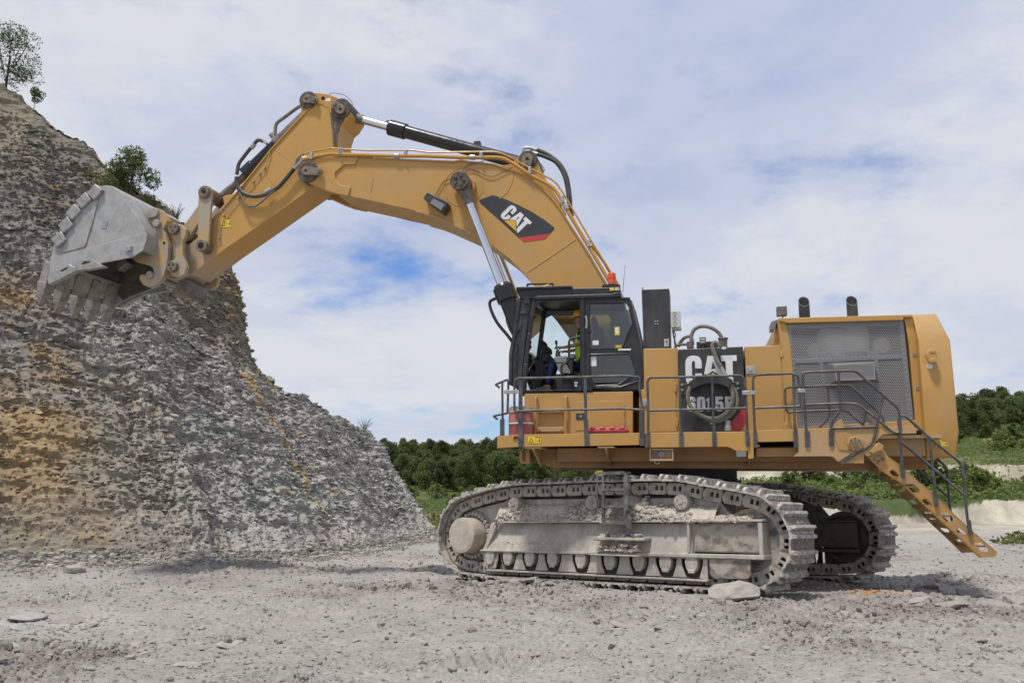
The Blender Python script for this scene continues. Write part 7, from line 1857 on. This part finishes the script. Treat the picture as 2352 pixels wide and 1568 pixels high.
for y0, y1 in ((-WB + 0.003, -WB + 0.012), (WB - 0.012, WB - 0.003)):
    mb = MB(); mb.prism(list(reversed(inset)) + [(-11.240,6.610),(-11.319,6.579),(-12.012,6.492),(-12.393,6.407),(-12.610,6.337),(-12.883,6.261),(-13.099,6.160)], y0, y1); mb.build('side_liner', M['bucket_inner'], bucket)
sidep = prof + [(-11.225,6.599),(-11.304,6.564),(-12.010,6.477),(-12.391,6.389),(-12.608,6.317),(-12.881,6.238),(-13.097,6.135),(-13.310,6.055)]
for y0, y1 in ((-WB - 0.05, -WB + 0.001), (WB - 0.001, WB + 0.05)):
    mb = MB(); mb.prism(sidep, y0, y1); mb.build('side_wall', M['bucket'], bucket, 0.01)
band = [(-13.240,6.659),(-12.273,6.833),(-10.963,7.086),(-10.926,7.029),(-10.929,6.893),(-10.995,6.685),(-11.182,6.581),(-11.260,6.546),(-11.964,6.459),(-12.343,6.372),(-12.560,6.300),(-12.832,6.221),(-13.047,6.119),(-13.259,6.039),(-13.317,6.145)]
wear = [(-12.196,7.931),(-12.318,7.342),(-12.431,6.887),(-12.475,6.844),(-12.980,6.756),(-13.003,6.785),(-12.941,7.151),(-12.755,7.523),(-12.575,7.716),(-12.365,7.876)]
for s, f in ((-1, 1), (1, -1)):
    y0 = s * (WB + 0.05); y1 = s * (WB + 0.085)
    mb = MB(); mb.prism(band, min(y0, y1), max(y0, y1)); mb.build('side_bar', M['bucket'], bucket, 0.008)
    y1 = s * (WB + 0.075); mb = MB(); mb.prism(wear, min(y0, y1), max(y0, y1)); mb.build('wear_plate', M['bucket'], bucket, 0.008)
    yy = s * (WB + 0.02); y2 = s * (WB + 0.16)
    for sh, hole in (([(-13.199,6.020),(-13.034,6.290),(-12.931,6.385),(-12.742,6.458),(-12.596,6.385),(-12.554,6.291),(-12.867,6.157)], [(-12.957,6.311),(-12.791,6.390),(-12.755,6.364),(-12.921,6.284)]), ([(-12.571,6.299),(-12.521,6.476),(-12.469,6.519),(-12.195,6.559),(-12.078,6.478),(-11.842,6.353),(-12.065,6.333),(-12.284,6.314)], [(-12.436,6.459),(-12.245,6.492),(-12.220,6.460),(-12.405,6.425)])):
        mb = MB(); mb.prism(sh, min(yy, y2), max(yy, y2), [hole]); mb.build('side_shroud', M['bucket_edge'], bucket, 0.012)
for a, b in ([(-12.174,8.183),(-12.357,7.964)], [(-12.416,7.994),(-12.638,7.804)], [(-12.662,7.754),(-12.869,7.550)], [(-12.818,7.457),(-13.055,7.267)], [(-12.952,7.133),(-13.201,6.957)]):
    va, vb = Vector(a), Vector(b); c = (va + vb) / 2
    t = (vb - va); t = Vector((t.x, t.y)).normalized(); nv = Vector((-t.y, t.x))
    if nv.dot(c - cxp) < 0: nv = -nv
    L0, W0 = 0.15, 0.13
    pts = [c + t * L0 - nv * W0, c - t * L0 - nv * W0, c - t * L0 * 0.95 + nv * W0, c + t * L0 * 0.95 + nv * W0]
    for s in (-1, 1):
        mb = MB(); y0, y1 = s * (WB - 0.25), s * (WB + 0.14); mb.prism([tuple(p_) for p_ in pts], min(y0, y1), max(y0, y1)); mb.build('heel_shroud', M['bucket_edge'], bucket, 0.02)
mb = MB(); c = (-11.342,6.739); mb.disc(c, 0.075, -WB - 0.12, -WB - 0.08, 16, 0.035); mb.box(c[0] + 0.0, c[0] + 0.09, -WB - 0.15, -WB - 0.08, c[1] - 0.05, c[1] + 0.05); mb.build('shackle_eye', M['bucket'], bucket, 0.01)
mb = MB(); mb.prism([(-12.046,7.426),(-11.929,7.419),(-11.961,7.238),(-12.076,7.256)], -WB - 0.06, -WB - 0.05); mb.build('maker_plate', M['bucket_edge'], bucket, 0.003)
# cutting lip and teeth
lp = Vector((-13.300,6.335)); tip = Vector((-13.557,5.547)); adp = Vector((-13.380,6.534)); mid = Vector((-13.444,6.120))
td = (tip - adp).normalized(); tn = Vector((-td.y, td.x))
mb = MB(); l0 = lp - td * 0.25; l1 = lp + td * 0.22
mb.prism([tuple(l0 + tn * 0.05), tuple(l1 + tn * 0.02), tuple(l1 - tn * 0.02), tuple(l0 - tn * 0.05)], -WB, WB); mb.build('cutting_lip', M['bucket_edge'], bucket, 0.006)
for k, y in enumerate((-1.06, -0.53, 0.0, 0.53, 1.06)):
    fwd = 0.10 * (1 - (y / 1.06) ** 2)
    o3 = lambda p_: Vector((p_.x + td.x * fwd, p_.y + td.y * fwd))
    def wedge(a, b, wa, wb, ta, tb):
        vs = []
        for q_, w, t in ((a, wa, ta), (b, wb, tb)):
            for sy, sn in ((-1, -1), (1, -1), (1, 1), (-1, 1)):
                vs.append((q_.x + tn.x * t * sn, y + w * sy, q_.y + tn.y * t * sn))
        return vs, [(3, 2, 1, 0), (4, 5, 6, 7), (0, 1, 5, 4), (1, 2, 6, 5), (2, 3, 7, 6), (3, 0, 4, 7)]
    mb = MB(); mb.add(*wedge(o3(adp - td * 0.05), o3(mid + td * 0.04), 0.11, 0.13, 0.09, 0.11)); mb.build('tooth_adapter', M['tooth'], bucket, 0.02)
    mb = MB(); mb.add(*wedge(o3(mid), o3(mid + td * 0.22), 0.145, 0.13, 0.12, 0.10)); mb.add(*wedge(o3(mid + td * 0.22), o3(tip - td * 0.08), 0.13, 0.075, 0.10, 0.02)); mb.build('tooth', M['tooth'], bucket, 0.015)
for y in (-0.80, -0.265, 0.265, 0.80):
    mb = MB(); a = lp - td * 0.14; b = lp + td * 0.34
    vs, fs = [], []
    for q_, w, t in ((a, 0.13, 0.09), (b, 0.12, 0.03)):
        for sy, sn in ((-1, -1), (1, -1), (1, 1), (-1, 1)): vs.append((q_.x + tn.x * t * sn, y + w * sy, q_.y + tn.y * t * sn))
    mb.add(vs, [(3, 2, 1, 0), (4, 5, 6, 7), (0, 1, 5, 4), (1, 2, 6, 5), (2, 3, 7, 6), (3, 0, 4, 7)]); mb.build('lip_shroud', M['tooth'], bucket, 0.015)
# ears
ear = [(-11.880,8.128),(-11.688,7.853),(-11.543,7.792),(-11.339,7.687),(-11.262,7.786),(-11.110,7.807),(-10.967,7.753),(-10.829,7.636),(-10.768,7.483),(-10.864,7.284),(-10.798,7.198),(-10.759,7.048),(-10.704,6.963),(-10.703,6.639),(-10.727,6.362),(-10.806,6.160),(-10.960,6.017),(-11.122,5.987),(-11.265,6.052),(-11.357,6.172),(-11.363,6.248),(-11.310,6.281),(-11.217,6.256),(-11.114,6.175),(-11.036,6.227),(-11.014,6.314),(-11.050,6.417),(-11.143,6.485),(-11.307,6.532),(-11.477,6.579),(-11.597,6.687),(-11.329,6.826),(-11.256,7.039),(-11.250,7.179),(-11.310,7.311),(-11.561,7.663)]
for s in (-1, 1):
    y0, y1 = s * 0.60, s * 0.74; mb = MB(); mb.prism(ear, min(y0, y1), max(y0, y1)); mb.build('bucket_ear', M['ear'], bucket, 0.015)
mb = MB(); mb.prism([(-11.880,8.128),(-11.688,7.853),(-11.513,7.764),(-11.308,7.646),(-11.005,7.704),(-10.827,7.615),(-10.844,7.385),(-11.206,7.408),(-11.366,7.315),(-11.561,7.663)], -0.62, 0.62); mb.prism([(-11.332,7.244),(-10.958,7.093),(-10.906,6.757),(-11.090,6.614),(-11.403,6.708),(-11.393,6.938)], -0.61, 0.61); mb.build('ear_web', M['ear'], bucket, 0.02)
mb = MB(); mb.disc((-11.093,6.251), 0.085, -0.80, 0.80, 20); mb.disc((-10.984,7.403), 0.085, -0.84, 0.84, 20); mb.capsule((-11.168,7.638), (-11.072,7.657), 0.10, 0.10, -0.82, -0.74); build_each(mb, 'hitch_pin', M['bucket_edge'], bucket, 0.01)
mb = MB(); mb.disc((-10.809,6.967), 0.03, -0.745, -0.738, 12); mb.build('bolt_hole', M['void'], bucket)
dumb = [(-10.720,7.281),(-10.704,7.362),(-10.583,7.410),(-10.430,7.370),(-10.333,7.270),(-10.312,7.128),(-10.378,7.005),(-10.365,6.701),(-10.306,6.547),(-10.246,6.418),(-10.281,6.244),(-10.438,6.172),(-10.611,6.231),(-10.675,6.365),(-10.636,6.514),(-10.543,6.630),(-10.566,6.966),(-10.669,7.137)]
for s in (-1, 1):
    y0, y1 = s * 0.58, s * 0.70; mb = MB(); mb.prism(dumb, min(y0, y1), max(y0, y1)); mb.build('coupler_plate', M['ear'], bucket, 0.02)
mb = MB(); mb.prism([(-10.954,7.427),(-10.703,7.412),(-10.637,7.048),(-10.609,6.639),(-10.715,6.391),(-10.840,6.220),(-10.887,6.298),(-10.790,6.674),(-10.785,7.001),(-10.878,7.217)], -0.57, 0.57); mb.build('coupler_body', M['ear'], bucket, 0.02)
for c in (H1, H2):
    mb = MB(); mb.disc(c, 0.125, -0.80, 0.80, 24)
    mb.build('coupler_pin', M['pin'], bucket, 0.012)
    mb = MB()
    for k in range(3): mb.disc((c[0] + 0.055 * math.cos(k * 2.094 + 0.5), c[1] + 0.055 * math.sin(k * 2.094 + 0.5)), 0.027, -0.806, -0.80, 10, 0.019)
    mb.build('pin_bolts', M['void'], bucket)
mb = MB(); c = Vector((-10.526,6.045)); mb.disc((c.x - 0.02, c.y + 0.02), 0.19, -0.30, 0.37, 24); mb.build('stick_nose', M['rodend'], stick, 0.02)

# ================================================================== things on the machine
zd = 2.505
c = Vector((-2.484,2.602))
dr = empty('plastic_drum', exc.matrix_basis @ Vector((c.x, -2.22, zd)), (0, 0, R(-12)), label='red plastic drum with a cream lid strapped to the front handrail of the deck', category='drum')
rr = 0.215; hh = (-2.483,2.987)[1] - zd; h2 = (-2.483,3.073)[1] - zd
mb = MB(); mb.lathe([(rr * 0.96, 0.0), (rr, 0.03), (rr, hh * 0.62), (rr * 1.03, hh * 0.64), (rr, hh * 0.67), (rr, hh * 0.86), (rr * 0.97, hh * 0.9), (rr * 0.97, hh)], (0, 0, 0), n=28); mb.build('drum_body', M['redplastic'], dr)
mb = MB(); mb.lathe([(rr * 1.04, hh - 0.02), (rr * 1.04, hh + 0.03), (rr * 0.99, hh + 0.035), (rr * 0.98, h2 - 0.01), (rr * 0.93, h2)], (0, 0, 0), n=28); mb.build('lid', M['cream'], dr)
mb = MB(); zs = (-2.345,2.777)[1] - zd
mb.tube([((rr + 0.006) * math.cos(a), (rr + 0.006) * math.sin(a), zs) for a in [i * math.pi / 14 for i in range(28)]], 0.018, 4, True); mb.build('strap', M['lightgrey'], dr)
(ax, az), (bx, bz) = [(-1.277,2.699),(-0.599,2.599)]
cs = empty('tool_case', exc.matrix_basis @ Vector(((ax + bx) / 2, -2.2, zd)), (0, 0, R(-12)), label='long flat red and black plastic case lying on the deck under the cab', category='case')
w = (bx - ax) / 2; ht = az - zd; lw = max(ht - 0.10, 0.03)
mb = MB(); mb.box(-w, w, -0.13, 0.13, 0, lw); mb.build('case_base', M['black'], cs, 0.01)
mb = MB(); mb.box(-w - 0.004, w + 0.004, -0.134, 0.134, lw, lw + 0.055)
for k in range(4):
    x0 = -w + (k + 0.15) * w / 2; mb.box(x0 + 0.0, x0 + w * 0.27, -0.136, 0.136, lw + 0.05, lw + 0.10)
mb.box(-w + 0.02, w - 0.02, -0.10, 0.10, lw + 0.05, lw + 0.08); mb.build('case_lid', M['pinkred'], cs, 0.012)

# ---------------------------------------------------------------- operator
def skin_mesh(name, verts, edges, radii, root, sub=2):
    me = bpy.data.meshes.new(name + '_cage'); me.from_pydata(verts, edges, [])
    ob = bpy.data.objects.new(name + '_cage', me); COL.objects.link(ob)
    sk = ob.modifiers.new('skin', 'SKIN'); sk.use_smooth_shade = True; sk.branch_smoothing = 0.4
    lay = me.skin_vertices[0].data if me.skin_vertices else None
    if lay is None:
        bm = bmesh.new(); bm.from_mesh(me); bm.verts.layers.skin.verify(); bm.to_mesh(me); bm.free(); lay = me.skin_vertices[0].data
    for i, r_ in enumerate(radii):
        lay[i].radius = (r_, r_) if not isinstance(r_, tuple) else r_
        lay[i].use_root = (i == root)
    ss = ob.modifiers.new('sub', 'SUBSURF'); ss.levels = sub; ss.render_levels = sub
    dg = bpy.context.evaluated_depsgraph_get()
    res = bpy.data.meshes.new_from_object(ob.evaluated_get(dg))
    bpy.data.objects.remove(ob)
    res.name = name
    res.polygons.foreach_set('use_smooth', [True] * len(res.polygons))
    return res
YC = -1.36
G = {}
def j(n, xz_, y, r_): G[n] = (Vector((xz_[0], y, xz_[1])), r_)
j('pelvis', (-1.486,3.902), YC, 0.15); j('waist', (-1.484,4.089), YC, 0.135); j('chest', (-1.488,4.356), YC, 0.155); j('collar', (-1.497,4.513), YC, 0.10)
j('neck', (-1.509,4.589), YC, 0.058); j('jaw', (-1.544,4.660), YC, 0.070); j('head', (-1.549,4.744), YC, 0.092); j('crown', (-1.542,4.839), YC, 0.085)
j('nose', (-1.617,4.723), YC, 0.024); j('nosetip', (-1.650,4.709), YC, 0.011); j('chin', (-1.607,4.631), YC, 0.030)
E = [('pelvis', 'waist'), ('waist', 'chest'), ('chest', 'collar'), ('collar', 'neck'), ('neck', 'jaw'), ('jaw', 'head'), ('head', 'crown'), ('head', 'nose'), ('nose', 'nosetip'), ('jaw', 'chin')]
for s, t in ((-1, 'l'), (1, 'r')):
    j('sh' + t, (-1.490,4.485), YC + s * 0.19, 0.068); j('el' + t, (-1.502,4.264), YC + s * 0.25, 0.046); j('wr' + t, (-1.790,4.214), YC + s * 0.25, 0.031); j('pa' + t, (-1.860,4.214), YC + s * 0.26, (0.020, 0.036))
    E += [('collar', 'sh' + t), ('sh' + t, 'el' + t), ('el' + t, 'wr' + t), ('wr' + t, 'pa' + t)]
    w = G['pa' + t][0]
    for k, (dy, ln) in enumerate(((-0.030, 0.062), (-0.010, 0.075), (0.010, 0.072), (0.029, 0.056))):
        a = w + Vector((-0.045, dy, 0.004)); b = a + Vector((-ln * 0.6, 0, 0.002)); c_ = b + Vector((-ln * 0.35, 0, -ln * 0.5))
        n0 = 'f%s%d' % (t, k); G[n0 + 'a'] = (a, 0.0100); G[n0 + 'b'] = (b, 0.0090); G[n0 + 'c'] = (c_, 0.0080)
        E += [('pa' + t, n0 + 'a'), (n0 + 'a', n0 + 'b'), (n0 + 'b', n0 + 'c')]
    a = w + Vector((0.0, -s * 0.045, -0.01)); b = a + Vector((-0.05, -s * 0.01, -0.03)); G['t' + t + 'a'] = (a, 0.011); G['t' + t + 'b'] = (b, 0.009)
    E += [('pa' + t, 't' + t + 'a'), ('t' + t + 'a', 't' + t + 'b')]
    j('hi' + t, (-1.520,3.874), YC + s * 0.11, 0.105); j('kn' + t, (-1.994,3.999), YC + s * 0.15, 0.072); j('ca' + t, (-2.053,3.822), YC + s * 0.15, 0.062); j('an' + t, (-2.133,3.537), YC + s * 0.15, 0.045)
    E += [('pelvis', 'hi' + t), ('hi' + t, 'kn' + t), ('kn' + t, 'ca' + t), ('ca' + t, 'an' + t)]
base_l = Vector((G['pelvis'][0].x, YC, fl + 0.02))
keys = list(G)
body = skin_mesh('body', [tuple(G[k][0] - base_l) for k in keys], [(keys.index(a), keys.index(b)) for a, b in E], [G[k][1] for k in keys], 0)
person = empty('person', exc.matrix_basis @ base_l, (0, 0, R(-12)), label='operator seated in the cab in yellow hard hat, lime vest and blue trousers', category='person')
for m_ in ('skin', 'tshirt', 'jeans'): body.materials.append(M[m_])
nz_ = (G['neck'][0] - base_l).z; pz_ = (G['waist'][0] - base_l).z; ex_ = (G['ell'][0] - base_l).x; ez_ = (G['ell'][0] - base_l).z
for p_ in body.polygons:
    c = p_.center
    if c.z > nz_ + 0.0: k = 0
    elif c.z < pz_ - 0.06 or (c.x < -0.2 and c.z < pz_ - 0.03): k = 2
    elif c.z < ez_ + 0.07 and (abs(c.y) > 0.17 or c.x < -0.16): k = 0
    else: k = 1
    p_.material_index = k
link('body', body, person)
vk = ['waist', 'chest', 'collar']
vm = skin_mesh('vest', [tuple(G[k][0] - base_l + Vector((0, 0, -0.02 if k == 'collar' else 0))) for k in ('pelvis', 'waist', 'chest', 'collar', 'shl', 'shr')], [(0, 1), (1, 2), (2, 3), (3, 4), (3, 5)], [0.155, 0.152, 0.172, 0.115, 0.07, 0.07], 0)
vm.materials.append(M['hivis']); link('vest', vm, person)
hc = G['crown'][0] - base_l
mb = MB(); mb.lathe([(0.120, -0.02), (0.122, 0.0), (0.118, 0.04), (0.102, 0.085), (0.07, 0.118), (0.03, 0.132), (0.005, 0.135)], hc, (0, 0, 1), 24)
mb.prism([(hc.x - 0.185, hc.z - 0.035), (hc.x - 0.10, hc.z - 0.012), (hc.x - 0.06, hc.z + 0.01), (hc.x - 0.06, hc.z - 0.02), (hc.x - 0.10, hc.z - 0.028)], -0.085, 0.085)
mb.build('hard_hat', M['hat'], person)
mb = MB()
for s in (-1, 1): mb.disc((hc.x + 0.01, hc.z - 0.075), 0.026, s * 0.098 - 0.008, s * 0.098 + 0.008, 10)
build_each(mb, 'ear', M['skin'], person)
mb = MB()
for s in (-1, 1): mb.disc((hc.x - 0.082, hc.z - 0.065), 0.010, s * 0.040 - 0.012, s * 0.040 + 0.012, 8)
build_each(mb, 'eye', M['interior'], person)
mb = MB(); mb.box(hc.x - 0.088, hc.x - 0.06, -0.028, 0.028, hc.z - 0.155, hc.z - 0.149); mb.build('mouth', M['redplastic'], person)
for t in ('l', 'r'):
    a = G['an' + t][0] - base_l
    mb = MB()
    prof = [(-0.27, 0.0), (0.07, 0.0), (0.075, 0.05), (0.06, 0.13), (-0.05, 0.14), (-0.09, 0.10), (-0.22, 0.075), (-0.275, 0.045)]
    mb.prism([(a.x + x_, z_) for x_, z_ in prof], a.y - 0.05, a.y + 0.05); mb.build('boot', M['boot'], person, 0.022, seg=3)
# bag on the cab floor
(ax, az), (bx, bz) = [(-1.585,3.561),(-1.496,3.415)]
bg_ = empty('bag', exc.matrix_basis @ Vector(((ax + bx) / 2, -1.78, fl + 0.022)), (0, 0, R(-12)), label='small black bag with white print on the cab floor behind the door post', category='bag')
mb = MB(); hb = az - fl; wb = (bx - ax) / 2
mb.prism([(-wb, 0), (wb + 0.05, 0), (wb + 0.06, hb * 0.9), (wb * 0.3, hb * 1.05), (-wb * 0.9, hb)], -0.05, 0.07); mb.build('bag_body', M['tshirt'], bg_, 0.015)
mb = MB()
for k, (x0, x1, z0, z1) in enumerate(((-0.8, -0.5, .62, .78), (-0.4, -0.1, .62, .78), (0, .12, .62, .78), (.2, .5, .62, .78), (-0.7, -0.3, .3, .55), (-0.15, 0.25, .3, .55))): mb.box(x0 * wb, x1 * wb, -0.054, -0.05, z0 * hb, z1 * hb)
mb.build('bag_print', M['paper'], bg_)

# stones that the machine stands beside
def at_track(x, y):
    a = R(-40); return (3.05 + x * math.cos(a) - y * math.sin(a), 17.1 + x * math.sin(a) + y * math.cos(a))
x, y = at_track(2.62, -2.62)
stone(x, y, (0.92, 0.46, 0.42), 'stone', 'long pale flat boulder pressed under the right end of the near track', rot=R(-38), sink=0.05, rock=0)
gx0, gy0 = at_track(-1.4, -2.75)
for i in range(46):
    a = rng.normal(0, 0.55); b = rng.normal(0, 0.14)
    x, y = at_track(-1.45 + a, -2.86 + b)
    stone(x, y, 0.08 + 0.15 * rng.random() ** 1.5, 'clod' if rng.random() < 0.6 else 'stone', 'grey stone in the heap of rubble beside the near track', 'rubble heap beside the near track', sink=0.1 - 0.5 * math.exp(-(a / 0.5) ** 2) * rng.random())
